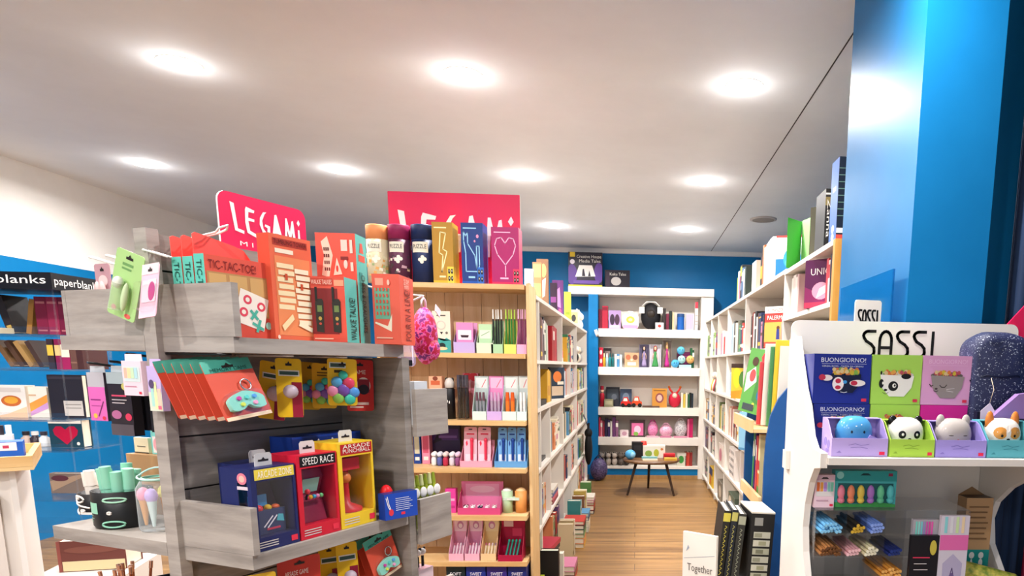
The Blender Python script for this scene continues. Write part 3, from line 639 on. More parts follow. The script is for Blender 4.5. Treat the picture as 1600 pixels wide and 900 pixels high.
# ---------------------------------------------------------------- arcade shelf of the grey stand
z3 = .9086
def arcade(label, rect, w, d, col, band, txt, tcol, toy, side=None, group='boxed table arcade games', tab=True):
    p, W, H, a = fg(rect, w, z3)
    t = thing('arcade_game_box', label, 'toy box', p, a, group); c = M(col, .4); m = MB()
    m.box(-W/2, W/2, 0, d, 0, H*.16, c); m.box(-W/2, W/2, 0, d, H*.84, H, c); m.box(-W/2, W/2, d*.86, d, H*.16, H*.84, c)
    m.box(-W/2, -W/2+.012, 0, .012, H*.16, H*.84, c); m.box(W/2-.006, W/2, 0, .010, H*.16, H*.84, c)
    m.box(W/2-.002, W/2, .010, d*.86, H*.16, H*.84, c); m.box(-W/2, -W/2+.002, d*.45, d*.86, H*.16, H*.84, c); m.build('carton', t)
    fm = MB(); fm.box(-W/2+.0125, W/2-.0065, .0015, .002, H*.161, H*.839, FILM); fm.box(-W/2+.0005, -W/2+.001, .0125, d*.449, H*.161, H*.839, FILM); fm.build('clear_window', t)
    fn = face(W, H, d)
    art(t, fn, W, H, [('r', .08, .86, .97, .985, band)]+[('r', .08, .04+.03*k, .5, .052+.03*k, '#cfc7c4') for k in range(3)]+[('r', .80, .04, .95, .11, '#e8324a')])
    L2 = txt.split('|')
    for i, s in enumerate(L2): text(t, fn, s, (W*.14, H*(.88+.052*(len(L2)-1-i)) if len(L2) > 1 else H*.88, W*.91, H*((.875+.052*(len(L2)-i)) if len(L2) > 1 else .965)), tcol)
    if side: art(t, face(W, H, d, 'left'), d, H, side)
    if tab:
        q = MB(); q.prism([(-.02, 0), (.02, 0), (.02, .022), (.016, .027), (-.016, .027), (-.02, .022)], d*.3, d*.3+.001, M('#d9d6d2', .3), fn=lambda a, b, y: (a, y, H+b)); tb = q.build('hang_tab', t)
        art(tb, lambda a, b, k=0: (a-.02, d*.3-.0005-k, H+b), .04, .027, [('p', [(.2, .35), (.8, .35), (.8, .5), (.6, .5), (.5, .68), (.4, .5), (.2, .5)], '#241f24')])
    toy(t, W, H, d); return t
def toy_cabinet(col, scr, dark='#20192a'):
    def f(t, W, H, d):
        m = MB(); c = M(col, .35); w = W*.30
        m.prism([(.02, H*.165), (d*.80, H*.165), (d*.80, H*.80), (d*.35, H*.80), (d*.30, H*.70), (d*.45, H*.50), (.03, H*.40)], -w, w, c, fn=lambda a, b, h: (h+W*.03, a, b)); o = m.build('toy_cabinet', t)
        q = MB(); q.prism([(d*.305, H*.69), (d*.435, H*.52), (d*.43, H*.515), (d*.30, H*.685)], -w*.7, w*.7, M(scr, .2), fn=lambda a, b, h: (h+W*.03, a-.002, b+.0)); q.build('screen', o)
        k = MB()
        for i in range(5): k.ell((W*.03+w*(-.6+.3*i), d*.22, H*.47), .005, .005, .005, M(('#e23a4a', '#f2c230', '#3fa8d8', '#e88ab0', '#6fc27a')[i], .3), 8, 6)
        k.tube([(W*.03-w*.7, d*.2, H*.45), (W*.03-w*.7, d*.14, H*.54)], .0025, BLK, 6); k.ell((W*.03-w*.7, d*.14, H*.55), .006, .006, .006, M('#e23a4a', .3), 8, 6); k.build('control', o)
    return f
def toy_zone(t, W, H, d):
    m = MB(); c = M('#2a3a6a', .4)
    m.box(-W*.32, W*.36, .02, d*.8, H*.165, H*.46, c); m.prism([(d*.45, H*.46), (d*.8, H*.46), (d*.8, H*.78), (d*.7, H*.78)], -W*.3, W*.34, M('#3a2b52', .4), fn=lambda a, b, h: (h, a, b)); o = m.build('toy_cabinet', t)
    q = MB(); q.box(-W*.30, W*.08, .035, .040, H*.50, H*.64, M('#2f8fd0', .3)); q.build('screen', o)
    k = MB(); k.ell((-W*.18, .03, H*.48), .011, .011, .009, M('#e23a4a', .3), 10, 6); k.ell((W*.05, .03, H*.475), .008, .008, .007, M('#f2c230', .3), 8, 6); k.ell((W*.22, .03, H*.47), .010, .008, .006, M('#e8683a', .3), 8, 6); k.build('control', o)
    art(t, lambda a, b, kk=0: (a-W*.42, .0190-kk, b+H*.18), W*.8, H*.26, [('e', .12, .45, .10, .36, '#d9dce6'), ('e', .12, .45, .05, .2, '#2a3a6a'), ('l', [(.35, .3), (.6, .75)], .003, '#f0eef4'), ('l', [(.45, .25), (.72, .75)], .003, '#f0eef4'), ('r', .42, .12, .80, .22, '#d8345a'), ('p', [(.7, .5), (.92, .4), (.9, .75), (.76, .8)], '#4fb7c8')])
def toy_punch(t, W, H, d):
    m = MB(); c = M('#d22a34', .35)
    m.lathe([(W*.34, H*.165), (W*.34, H*.20), (W*.10, H*.26), (W*.08, H*.50), (W*.10, H*.52), (0, H*.53)], c, (0, d*.42, 0), 18); m.box(-W*.30, W*.30, d*.62, d*.78, H*.18, H*.80, M('#b81f32', .4)); m.box(-W*.28, W*.28, d*.22, d*.62, H*.66, H*.80, c); o = m.build('toy_stand', t)
    q = MB(); q.ell((0, d*.40, H*.56), W*.13, W*.13, H*.07, M('#f08a4a', .35)); q.build('punch_ball', o)
SIDE = [('e', .72, .88, .16, .07, '#d97b8f'), ('e', .72, .88, .09, .04, '#e8b8a8'), ('r', .55, .75, .9, .79, '#d8c9d4')]
arcade('rear navy arcade zone box standing behind the front one', (388, 722, 452, 848), .113, .083, '#222a5e', '#e9d24a', 'ARCADE ZONE', '#fbf6d8', toy_zone, SIDE)
arcade('front navy arcade zone box with yellow title beside the grey end wall', (395, 728, 465, 862), .205, .085, '#20275c', '#ecd651', 'ARCADE ZONE', '#fdf8e0', toy_zone, SIDE)
arcade('red speed race arcade box between the navy and yellow boxes', (466, 708, 529, 838), .205, .086, '#d01c34', '#161318', 'SPEED RACE', '#f6f0ec', toy_cabinet('#8c2440', '#9fd8c8'))
arcade('yellow arcade punchball box with red title at the end of the row', (530, 690, 585, 822), .205, .095, '#efc92e', '#b81e24', 'ARSADE|PUNCHBALL', '#f8ece0', toy_punch)
F = fg((430, 678, 545, 760), .095, z3); p, w, h, a = F
carton('toy_box', 'long blue box lying behind the red and yellow arcade boxes', 'toy box', (p+G.u*.045, w*.98, h*.98, a), .07, '#1b3fa0', '#2348a8', '#16327f', [('front', [('r', .0, .80, 1, .98, '#16327f'), ('e', .36, .9, .02, .06, '#f0eef4'), ('e', .56, .9, .02, .06, '#f0eef4')])])
F = fit((601, 764, 652, 806), P=gp(597, 785, .228), ang=math.radians(52), z=z3); p, w, h, a = F
t, w, h = carton('ball_game_box', 'small blue punchball box with red ball at the right end of the shelf', 'toy box', (p, w, .066, a), .028, '#1c49b4', '#173b98', '#1c2c70', [('front', [('l', [(.08, .9), (.12, .6), (.17, .40)], .002, '#f0eef4'), ('l', [(.04, .85), (.10, .5), (.15, .38)], .002, '#f0eef4'), ('e', .18, .28, .07, .13, '#e23a4a'), ('r', .48, .14, .60, .24, '#e8324a')]+[('r', .32, .78-.075*k, .32+.42+.05*(k % 3), .80-.075*k, '#dfe6f4') for k in range(7)])])
m = MB(); m.ell((-.012, .045, .06), .016, .016, .022, M('#e0242c', .35)); m.build('red_ball', t)
# bottom of the grey stand: hanging packs cut by the frame
pop_card('yellow toy pack with green animal low on the left of the stand', (385, 880), (390, 965), 92, .19, -.3, '#eec23a', toy=False, arts=[('r', .42, .62, .86, .84, '#d8dcc8'), ('r', .45, .66, .83, .80, '#5a7450'), ('e', .8, .38, .14, .2, '#3fae88')])
pop_card('red arcade game pack hanging under the arcade shelf', (466, 856), (470, 950), 68, .17, -.15, '#c8382a', name='arcade_game_pack', toy=False, txt='ARSADE GAME', tc='#f8ece0', arts=[('r', .36, .10, .84, .60, '#2c2a58'), ('r', .42, .36, .78, .56, '#9aa8d8'), ('e', .6, .22, .05, .04, '#d8344a')])
ring_card('lower yellow keyring pack with round lilac toy under the shelf', (513, 852), (520, 945), .10, .12, -.4, .05, grp='lower yellow keyring packs')
ring_card('lower front yellow keyring pack with round lilac toy', (540, 842), (548, 935), .165, .18, -.4, .05, grp='lower yellow keyring packs')
PT2, h2, e2 = hang_frame((595, 828), (622, 905), G, -.175, -.195)
ML2 = ['lower front memory game pack with mint controller under the arcade shelf', 'lower memory game pack directly behind the lower front one', 'third of the lower coral memory game packs', 'rearmost of the lower coral memory game packs']
for i in range(4): memory_card(ML2[i], PT2+G.v*(.024*i)-G.u*(.018), h_*.96, w_*.94, e2, 'lower memory game packs', i == 0)
o = hook(G, G.hit(595, 828, -.175)[0]-.018, -.010, PT2.z+.0205, .185, mat=BH)

# ---------------------------------------------------------------- left bay of the grey stand
def lp(px, py, y): x, z = L.hit(px, py, y); return L.w(x, y, z)
def fl(rect, y, z=None, yaw=0): p = lp(rect[0], (rect[1]+rect[3])/2, y); return fit(rect, P=p, ang=L.a+yaw, z=z)
def lcard(name, label, cat, pt, pb, wpx, y, yb, yaw, col, arts=(), texts=(), grp=None, **k):
    p0 = lp(*pt, y); fr = Frame((p0.x, p0.y, 0), L.a+yaw)
    P, h, e = hang_frame(pt, pb, fr, 0, yb); w = abs(fr.hit(pt[0]+wpx/2, pt[1])[0]-fr.hit(pt[0]-wpx/2, pt[1])[0])
    return hang_card(name, label, cat, P, h, w, e, col, arts, texts, grp, **k)+(h, w)
wd_ = Vector((-1, -.35, .30))
for k, (px, py, lb) in enumerate(((140, 401, 'white wire hook at the far left of the grey stand, holding a mauve pack'), (168, 399, 'white wire hook holding the pink pack'), (197, 396, 'white wire hook holding the green pack'), (226, 390, 'white wire hook nearest the stand post, holding the rose pack'))):
    pe = lp(px, py, -.01+.02*k*0); o = hook(L, 0, 0, 0, max(.05, (L.o-pe).xy.length*.55), dirv=wd_); d = wd_.normalized()*max(.05, (L.o-pe).xy.length*.55)
    o.location = pe-(L.u*d.x+L.v*d.y+Vector((0, 0, d.z))); o.rotation_euler = (0, 0, L.a)
t, fn, h, w = lcard('accessory_pack', 'mauve accessory pack hanging furthest left behind the green pack', 'accessory pack', (158, 412), (170, 500), 24, .06, .0, .1, '#b98f96', [('r', .1, .1, .9, .5, '#d27ab0'), ('e', .5, .7, .3, .1, '#e2c3c0')])
for dx in (-.006, .008): 
    m = MB(); m.ell((dx, -.010, -h*.5), .008, .008, h*.3, M('#d8a9a6', .3)); m.build('brush', t)
t, fn, h, w = lcard('accessory_pack', 'light green carded accessory with a clear tube, hanging left of the post', 'accessory pack', (205, 394), (188, 496), 44, -.034, .0, .12, '#a9cf86', [('r', .28, .78, .66, .82, '#6d9a5c'), ('r', .28, .72, .62, .75, '#6d9a5c'), ('e', .22, .12, .09, .04, '#d98a9a'), ('e', .74, .06, .11, .035, '#e0655a')])
m = MB(); m.cyl((-.004, -.012, -h*.78), (-.004, -.012, -h*.38), .010, .009, clear('bottle_green', '#c8d8b8', .3), 12); m.ell((-.004, -.012, -h*.37), .009, .009, .012, M('#dfe6d6', .3)); m.ell((.014, -.010, -h*.55), .006, .006, h*.22, M('#c7dcae', .3)); m.build('clear_tube', t)
t, fn, h, w = lcard('accessory_pack', 'pink carded nail set hanging against the post of the grey stand', 'accessory pack', (236, 412), (230, 496), 26, -.035, -.03, .1, '#e8b9c8', [('r', 0, 0, 1, .2, '#efc3d2'), ('r', .1, .28, .9, .7, '#e5d3dc'), ('e', .66, .48, .2, .18, '#b8447c')], head='#dcc9cc')
m = MB(); m.prism(rrect(w*.9, h*.5, .006), -.016, -.0008, BLISTER, fn=lambda a, b, q: (a, q, b-h*.75)); m.build('blister', t)
for i, (x, c1, c2, lb) in enumerate(((-.205, '#e4d4cc', '#e8e2dc', 'white capped small bottle lying leftmost on the grey back shelf'), (-.150, '#2f4a3e', '#d8cdc6', 'dark green bottle lying between the two others on the grey back shelf'), (-.085, '#2c3a33', '#dcd2ca', 'dark green bottle lying nearest the post on the grey back shelf'))):
    t = thing('cosmetic_bottle', lb, 'bottle', L.w(x, .06, 1.3455), L.a, 'small bottles on the back shelf')
    m = MB(); m.cyl((-.018, 0, .0165), (.03, 0, .0165), .016, .016, M(c1, .35), 14); m.build('body', t); m = MB(); m.cyl((-.019, 0, .0165), (-.036, 0, .0165), .011, .010, M(c2, .3), 14); m.build('cap', t)
# packs between the two shelves
def lbox(name, label, cat, rect, y, d, col, arts=(), texts=(), side=None, grp='pen packs hanging beside the post', z=None, yaw=0, tab=None):
    t, w, h = carton(name, label, cat, fl(rect, y, z, yaw), d, col, side, None, [('front', list(arts))], [('front',)+x for x in texts], grp)
    if tab:
        MB().prism([(-w*.45, 0), (w*.45, 0), (w*.42, .014), (-w*.42, .014)], d*.4, d*.4+.001, M(tab, .4), fn=lambda a, b, q: (a, q, h+b)).build('hang_tab', t)
    return t, w, h
lbox('pen_pack', 'magenta and pink pen pack hanging leftmost under the shelf', 'pen pack', (139, 582, 165, 657), .03, .016, '#b9b6bc', [('r', 0, 0, 1, .70, '#d968b4'), ('r', .1, .42, .7, .45, '#8a2c72'), ('r', .12, .30, .8, .32, '#b0478f'), ('l', [(.5, .1), (.85, .4)], .003, '#6a2458'), ('e', .3, .1, .12, .05, '#e8b84a'), ('e', .8, .06, .1, .04, '#d8344a')], side='#3a3340', tab='#dcdfe2')
lbox('pen_pack', 'black pen pack with pink print under the shelf', 'pen pack', (171, 582, 206, 680), .02, .02, '#2a2126', [('r', 0, .82, 1, 1, '#a9b7ba'), ('r', .15, .62, .8, .645, '#d24a6a'), ('r', .15, .56, .8, .575, '#c9bfc0'), ('r', .15, .51, .7, .525, '#c9bfc0'), ('e', .3, .33, .22, .07, '#b56a94'), ('e', .82, .30, .14, .06, '#d23a5a'), ('e', .8, .78, .16, .06, '#c7c06a'), ('r', 0, 0, 1, .18, '#544c52')], side='#1c181c', tab='#cfd6d8')
lbox('pen_pack', 'pale pink pastel highlighter pack tilted in front of the black packs', 'pen pack', (192, 564, 222, 618), -.02, .014, '#f0d3dc', [('r', .08, .40, .92, .84, '#cfdcdc'), ('r', .1, .5, .26, .8, '#f2b8a0'), ('r', .28, .5, .44, .8, '#f4d7a0'), ('r', .46, .5, .62, .8, '#c6dfb8'), ('r', .64, .5, .8, .8, '#aed6dc'), ('r', .1, .25, .7, .28, '#c28a9c'), ('r', .8, .05, .92, .12, '#e0324a')], tab='#f4dbe2')
lbox('pen_pack', 'lilac pack of pastel pens touching the post', 'pen pack', (232, 572, 252, 642), -.03, .014, '#c3b0de', [('r', .0, .0, 1, .42, '#d5dcc8'), ('r', .2, .1, .4, .6, '#a9dcd0'), ('r', .45, .05, .65, .65, '#e2e7a8'), ('r', .7, .02, .95, .5, '#f2c7b0'), ('r', .66, .04, .92, .12, '#ea6a86'), ('e', .3, .6, .2, .1, '#5a4a6a')], tab='#c9b7e2')
for k, (r, y, lb) in enumerate((((208, 612, 234, 672), .05, 'black zipped pack behind the pastel highlighter pack'), ((236, 640, 264, 676), .02, 'black pack low against the post of the grey stand'))):
    lbox('pen_pack', lb, 'pen pack', r, y, .02, '#17161a', [('r', .3, .1, .36, .9, '#3a383e'), ('r', .62, .1, .68, .9, '#3a383e')])
for px, py, lb in ((150, 566, 'black display hook holding the magenta pen pack'), (185, 564, 'black display hook holding the black pen pack'), (212, 552, 'black display hook holding the pastel pack')):
    pe = lp(px-14, py, .03); dv = Vector((-1, -.2, .12)); ln = max(.06, (L.o-pe).xy.length*.6); o = hook(L, 0, 0, 0, ln, dirv=dv, mat=BH); d = dv.normalized()*ln
    o.location = pe-(L.u*d.x+L.v*d.y+Vector((0, 0, d.z))); o.rotation_euler = (0, 0, L.a)
zl = .9156
def marker(parent_label, p, c, tilt, h=.135, r=.0115, grp=None):
    t = thing('marker_pen', parent_label, 'marker', p, tilt, grp)
    m = MB(); m.cyl((0, 0, 0), (0, 0, h*.6), r*.9, r*.9, M(c, .35), 10); m.build('barrel', t); m = MB(); m.cyl((0, 0, h*.6+.001), (0, 0, h), r, r*.93, M(c, .3), 12); m.build('cap', t); return t
def jar(label, rect, y, c1, pat, pens, pc, lab, grp):
    p, w, h, a = fl(rect, y, zl); r = w/2; cen = lp((rect[0]+rect[2])/2, (rect[1]+rect[3])/2, y); cen.z = zl
    t = thing('pen_jar', label, 'pen jar', cen, a, 'black patterned pen jars'); m = MB()
    m.lathe([(0, 0), (r*.94, 0), (r, .006), (r, h), (r*.94, h), (r*.94, .01), (0, .01)], M(c1, .4), n=28); m.build('pot', t)
    fn = lambda aa, b, k=0: ((r+.0006+k)*math.sin(aa/r), -(r+.0006+k)*math.cos(aa/r), b)
    for s_ in pat:
        if s_[0] == 'loop':
            q = MB(); q.tube([fn(s_[1]*r+s_[3]*r*math.cos(i*PI/9), h*s_[2]+s_[4]*h*math.sin(i*PI/9)) for i in range(18)], .0022, M(s_[5], .4), 6, True); q.build('printed_loop', t)
        elif s_[0] == 'bar':
            q = MB(); q.tube([fn(s_[1]*r+(s_[3]-s_[1])*r*i/8, h*(s_[2]+(s_[4]-s_[2])*i/8)) for i in range(9)], .0022, M(s_[5], .4), 6); q.build('printed_line', t)
        elif s_[0] == 'lab':
            q = MB(); N = 8; vs = [fn(r*(s_[1]+(s_[3]-s_[1])*i/N), h*z) for z in (s_[2], s_[4]) for i in range(N+1)]; q.add(vs, [[i, i+1, i+N+2, i+N+1] for i in range(N)], M(s_[5], .4)); q.build('printed_label', t)
    for i, (ax, ay) in enumerate(pens):
        marker(lab[i], cen+L.u*(ax*r*.55)+L.v*(ay*r*.55)+Vector((0, 0, .013)), pc, (.12*ay*-1, .12*ax, a), h+.032+.006*((i*7) % 3), .0122, grp)
    return t
WPEN = '#ece4da'; GP = '#8fd3b6'
def pens_label(col, n, jarname): return [f'{col} capped marker {w} in the {jarname}' for w in ('at the far left', 'at the left front', 'in the middle', 'at the right front', 'at the far right', 'at the back left', 'at the back right')[:n]]
jar('black jar with white loops and white markers, left of the pair', (143, 768, 181, 822), .13, '#1c1a1c', [('loop', -.2, .75, .42, .16, '#eeeae4'), ('loop', -.3, .82, .2, .07, '#eeeae4'), ('bar', -.7, .55, .5, .35, '#eeeae4'), ('loop', .1, .2, .12, .05, '#eeeae4'), ('bar', -.8, .2, -.2, .02, '#eeeae4'), ('lab', -.1, .02, .6, .14, '#eeeae4')],
    [(-.7, -.1), (-.35, -.55), (.1, -.65), (.0, .5), (.55, .2)], WPEN, pens_label('white', 5, 'left patterned jar'), 'white markers in the left jar')
jar('black jar with mint label and mint markers, right of the pair', (169, 764, 220, 829), .062, '#1a1b1c', [('lab', -.75, .42, .1, .72, '#8fcdb0'), ('loop', .75, .8, .38, .06, '#a8dcc0'), ('loop', .65, .14, .38, .08, '#8fcdb0'), ('loop', .55, .45, .06, .03, '#e8e4dc'), ('lab', -.6, .36, -.2, .38, '#8fcdb0'), ('lab', -.6, .28, -.15, .30, '#8fcdb0'), ('lab', -.6, .20, -.25, .22, '#8fcdb0')],
    [(-.72, -.2), (-.35, -.6), (.1, -.7), (.5, -.5), (.75, -.1), (-.3, .5), (.35, .5)], GP, pens_label('mint', 7, 'right patterned jar'), 'mint markers in the right jar')
p, w, h, a = fl((232, 745, 274, 836), .07, zl); r = w/2; cen = lp(253, 790, .07); cen.z = zl
t = thing('glass_jar', 'clear jar of pastel ice cream shaped pens with a mint rim, against the post', 'jar', cen, a)
m = MB(); m.lathe([(0, .0), (r*.95, 0), (r, .008), (r, h*.8), (r*.8, h*.93), (r*.7, h*.95)], clear('jar_glass', '#e4ecee', .13), n=24); m.build('glass', t)
m = MB(); m.lathe([(r*.70, h*.95), (r*.74, h*.95), (r*.74, h*1.0), (r*.68, h*1.0)], M('#9fdcc8', .4), n=24); m.build('rim', t)
m = MB(); m.tube([(r*.95*math.cos(i*PI/8), -r*.3+.02*math.sin(i*PI/8), h*1.02+.018*math.sin(i*PI/8)*(1 if i < 8 else .3)) for i in range(16)], .0022, M('#bfe6dc', .4), 6, True); m.build('strap', t)
for i, (ax, ay, c, c2, lb) in enumerate(((-.5, -.5, '#f0a0b8', '#d9a066', 'pink ice cream pen front left in the clear jar'), (.15, -.55, '#c9b0e8', '#cfe0dc', 'lilac pen front centre in the clear jar'), (.5, .1, '#f2b0c8', '#bfe0d8', 'rose pen on the post side in the clear jar'), (-.35, .4, '#e6e48a', '#d9a066', 'yellow ice cream pen at the back of the clear jar'))):
    q = thing('ice_cream_pen', lb, 'pen', cen+L.u*ax*r+L.v*ay*r+Vector((0, 0, .010)), a, 'pens in the clear jar'); m = MB(); m.cyl((0, 0, 0), (0, 0, h*.5), .003, .010, M(c2, .4), 10); m.build('barrel', q); m = MB(); m.ell((0, 0, h*.58), .013, .013, .018, M(c, .4), 10, 6); m.build('scoop', q)
BXZ = L.hit(237, 712, .16)[1]+.0006
lbox('highlighter_box', 'turquoise box of pastel mini highlighters against the post', 'highlighter box', (238, 672, 268, 738), .18, .03, '#7fcfc6', [('r', .08, .06, .95, .72, '#e9e2dc'), ('e', .28, .40, .17, .26, '#f2a0a8'), ('e', .60, .42, .16, .26, '#f2d98a'), ('e', .88, .40, .12, .26, '#d9b0e0')], side='#6cbcb4', grp=None, z=BXZ)
lbox('kraft_box', 'plain brown cardboard box behind the marker jars', 'box', (202, 712, 272, 800), .16, .09, '#b48a5e', [('r', .3, .5, .6, .52, '#9a7048')], z=zl, grp=None)
lbox('note_card', 'cream note card standing on the brown cardboard box', 'card', (210, 684, 232, 710), .18, .012, '#e9ddb8', [('r', .2, .4, .8, .46, '#6a6456'), ('r', .0, .0, 1, .06, '#2a2826')], grp=None, z=BXZ)
# bottom left: copper pens, blue pot
def pot(name, label, cen, r, h, mat, a=0, inner=None):
    t = thing(name, label, 'pot', cen, a); m = MB(); m.lathe([(0, 0), (r*.95, 0), (r, .004), (r, h), (r*.93, h), (r*.93, .006), (0, .006)], mat, n=24); m.build('pot', t); return t
b_ = MB(); b_.box(-.28, -.012, .02, .27, .60, .628, GREYL); o = b_.build('grey_back_shelf'); o.location = L.o; o.rotation_euler = (0, 0, L.a); tag(o, 'lowest grey washed shelf board left of the post', 'shelf board')
p = lp(198, 905, .08); cen = Vector((p.x, p.y, .629)); pot('pen_pot', 'dark pot of copper pens at the bottom of the left bay', cen, .038, .10, M('#2c2322', .4))
for i in range(11):
    a = i*2.4; r = .007+.024*((i % 4)/3); x, y = r*math.cos(a), r*math.sin(a)
    q = thing('copper_pen', 'slim copper pen standing in the dark pot at the bottom left', 'pen', cen+Vector((x, y, .0075)), (-y*4.2, x*4.2, 0), 'copper pens in the dark pot'); m = MB(); m.cyl((0, 0, 0), (0, 0, .150), .0032, .0032, M('#b8663f', .25, .8), 8); m.build('barrel', q); m = MB(); m.cyl((0, 0, .1505), (0, 0, .168), .0042, .004, M('#e0a888', .25, .7), 8); m.build('clicker', q)
p = lp(247, 880, .0); cen = Vector((p.x, p.y+.03, .629))
t = thing('blue_bin', 'glossy deep blue pot with black rim at the foot of the post', 'pot', cen, L.a); m = MB(); m.lathe([(0, 0), (.042, 0), (.050, .15), (.046, .15), (.04, .006), (0, .006)], M('#1524a8', .25), n=24); m.build('pot', t); m = MB(); m.lathe([(.0505, .15), (.054, .152), (.052, .185), (.044, .185), (.044, .152)], M('#0d0d12', .35), n=24); m.build('rim', t)

# ---------------------------------------------------------------- notebooks in the clear stand, counter goods
def nb(label, x, y, z, w, h, d, col, rot=0, lean=0, arts=(), cat='notebook', name='notebook', page=True, grp='notebooks in the clear stand', face_out=False):
    t = thing(name, label, cat, (x, y, z+abs(math.sin(lean))*(w/2+.012)), (0, lean, rot), grp); c = M(col, .45)
    if face_out:
        m = MB(); m.box(-w/2, w/2, 0, .003, 0, h, c); m.box(-w/2, w/2, d-.003, d, 0, h, c); m.box(-w/2, -w/2+.003, .003, d-.003, 0, h, c); m.build('cover', t)
        MB().box(-w/2+.0035, w/2-.004, .0035, d-.0035, .003, h-.003, M('#e6dcc8', .8)).build('page_block', t)
    else:
        m = MB(); m.box(-w/2, w/2, 0, .003, 0, h, c); m.box(-w/2, -w/2+.003, .003, d, 0, h, c); m.box(w/2-.003, w/2, .003, d, 0, h, c); m.build('cover', t)
        MB().box(-w/2+.0035, w/2-.0035, .0035, d-.004, .003, h-.003, M('#e6dcc8', .8)).build('page_block', t)
    if arts: art(t, face(w, h, d), w, h, arts)
    return t
sy = 2.915
def sx(px, py, y=sy): return on_y(px, py, y).x
zt = 1.3855
nb('dark notebook with gold edge leaning at the left of the top clear shelf', sx(14, 490), sy, zt, .03, .15, .12, '#2e2626', lean=-.25, arts=[('r', .2, .1, .8, .2, '#c9a44a')])
nb('cream boxed notebook lying flat on the top clear shelf', sx(2, 505), sy-.1, zt, .09, .024, .10, '#eadfbc', arts=[('r', 0, .2, 1, .4, '#8c6a3a')])
nb('tan and gold notebook leaning right on the top clear shelf', sx(34, 490), sy+.02, zt, .02, .14, .12, '#a87838', lean=.2)
for k, (px, c, lb) in enumerate(((66, '#7a1f3c', 'left burgundy notebook of three upright ones on the top clear shelf'), (84, '#8c2747', 'middle burgundy notebook of three upright ones on the top clear shelf'), (102, '#6d1b38', 'right burgundy notebook of three upright ones on the top clear shelf'))):
    nb(lb, sx(px, 490), sy-.005, zt, .043, .15, .14, c, arts=[('r', .1, .82, .9, .88, '#b06a70'), ('r', .1, .1, .9, .14, '#b06a70')])
zt = 1.2505
for k, (px, c, ln, lb) in enumerate(((12, '#8c6a48', -.5, 'tan notebook leaning leftmost on the second clear shelf'), (28, '#5a3f2e', -.5, 'dark brown notebook leaning second from left on the second clear shelf'), (42, '#b08a54', -.5, 'gold brown notebook leaning on the second clear shelf'), (58, '#4a3630', -.45, 'black brown notebook leaning beside the yellow one'))):
    nb(lb, sx(px+6, 560), sy, zt, .018, .112, .13, c, lean=ln)
for px, c, ar, lb in ((80, '#3c2e34', [('r', 0, .45, 1, .8, '#e2c24a')], 'dark notebook with yellow band on the second clear shelf'), (92, '#8a2250', [('r', 0, .45, 1, .8, '#e9c98a')], 'plum notebook with ochre band on the second clear shelf'), (103, '#a3245c', [('r', 0, .4, 1, .82, '#efe4d2')], 'magenta notebook with white label on the second clear shelf'), (115, '#6b4a42', [('r', 0, .2, 1, .25, '#8f6a5a')], 'brown notebook upright on the second clear shelf'), (125, '#4a2c2c', [('r', .1, .7, .9, .75, '#93684a')], 'dark brown notebook at the right end of the second clear shelf')):
    nb(lb, sx(px, 560), sy, zt, (.024 if px > 110 else .032) if px > 100 else .024, .12, .13, c, arts=ar)
zt = 1.0525
nb('white gift set with orange oval window and faded title on the third clear shelf', sx(18, 630), sy-.02, zt, .15, .13, .05, '#efe9e2', face_out=True, cat='gift set', name='gift_set', arts=[('r', .1, .80, .9, .93, '#d9cfc8'), ('e', .62, .52, .26, .17, '#c76a34'), ('e', .62, .54, .18, .11, '#e6a63c'), ('p', [(0, 0), (1, 0), (1, .35), (.5, .12)], '#f2cba6')])
nb('white and orange art set leaning on the third clear shelf', sx(58, 630), sy, zt, .085, .125, .05, '#f0e6da', face_out=True, cat='gift set', name='gift_set', arts=[('p', [(0, .1), (1, .5), (1, .75), (0, .4)], '#eba04a'), ('p', [(0, 0), (1, .3), (1, .5), (0, .12)], '#c99ad0'), ('r', .1, .7, .5, .75, '#d0b090')])
nb('black notebook with grey card facing out on the third clear shelf', sx(106, 625), sy-.005, zt, .135, .175, .03, '#29262f', face_out=True, arts=[('r', .40, .05, .95, .40, '#c8c2bc'), ('r', .45, .30, .9, .32, '#8c8680'), ('r', .45, .22, .9, .24, '#8c8680'), ('r', .0, .9, 1, .96, '#3a3540')])
zt = .9305
nb('white lidded dark teal gift box with a red heart on the clear stand', sx(108, 692), sy-.01, zt, .13, .115, .05, '#1f4050', face_out=True, cat='gift box', name='gift_box', arts=[('r', 0, .86, 1, 1, '#e8e2d8'), ('p', [(.5, .1), (.16, .45), (.12, .62), (.22, .76), (.38, .76), (.5, .64), (.62, .76), (.78, .76), (.88, .62), (.84, .45)], '#b8123c'), ('e', .85, .14, .05, .06, '#e8e2d8')])
for px, c, c2, lb in ((34, '#c9b0a2', '#2a2428', 'beige ink bottle with dark cap on the clear stand'), (48, '#3a3038', '#e8e4e0', 'dark ink bottle with white cap on the clear stand'), (62, '#dfe4e8', '#3c3a46', 'clear ink bottle at the right of the small bottles')):
    t = thing('ink_bottle', lb, 'bottle', (sx(px, 680), sy+.02, zt), 0, 'ink bottles on the clear stand'); m = MB(); m.lathe([(0, 0), (.017, 0), (.018, .004), (.018, .035), (.010, .042), (.010, .047)], M(c, .25), n=16); m.build('bottle', t); m = MB(); m.cyl((0, 0, .047), (0, 0, .062), .012, .012, M(c2, .4), 14); m.build('cap', t)
nb('brown marbled notebook lying at the back of the clear stand', sx(98, 770), sy+.03, .7305, .14, .085, .03, '#7a6a60', face_out=True, arts=[('p', [(.05, .1), (.95, .8), (.9, .95), (0, .6)], '#a58a72'), ('e', .3, .75, .25, .15, '#5c3038')])
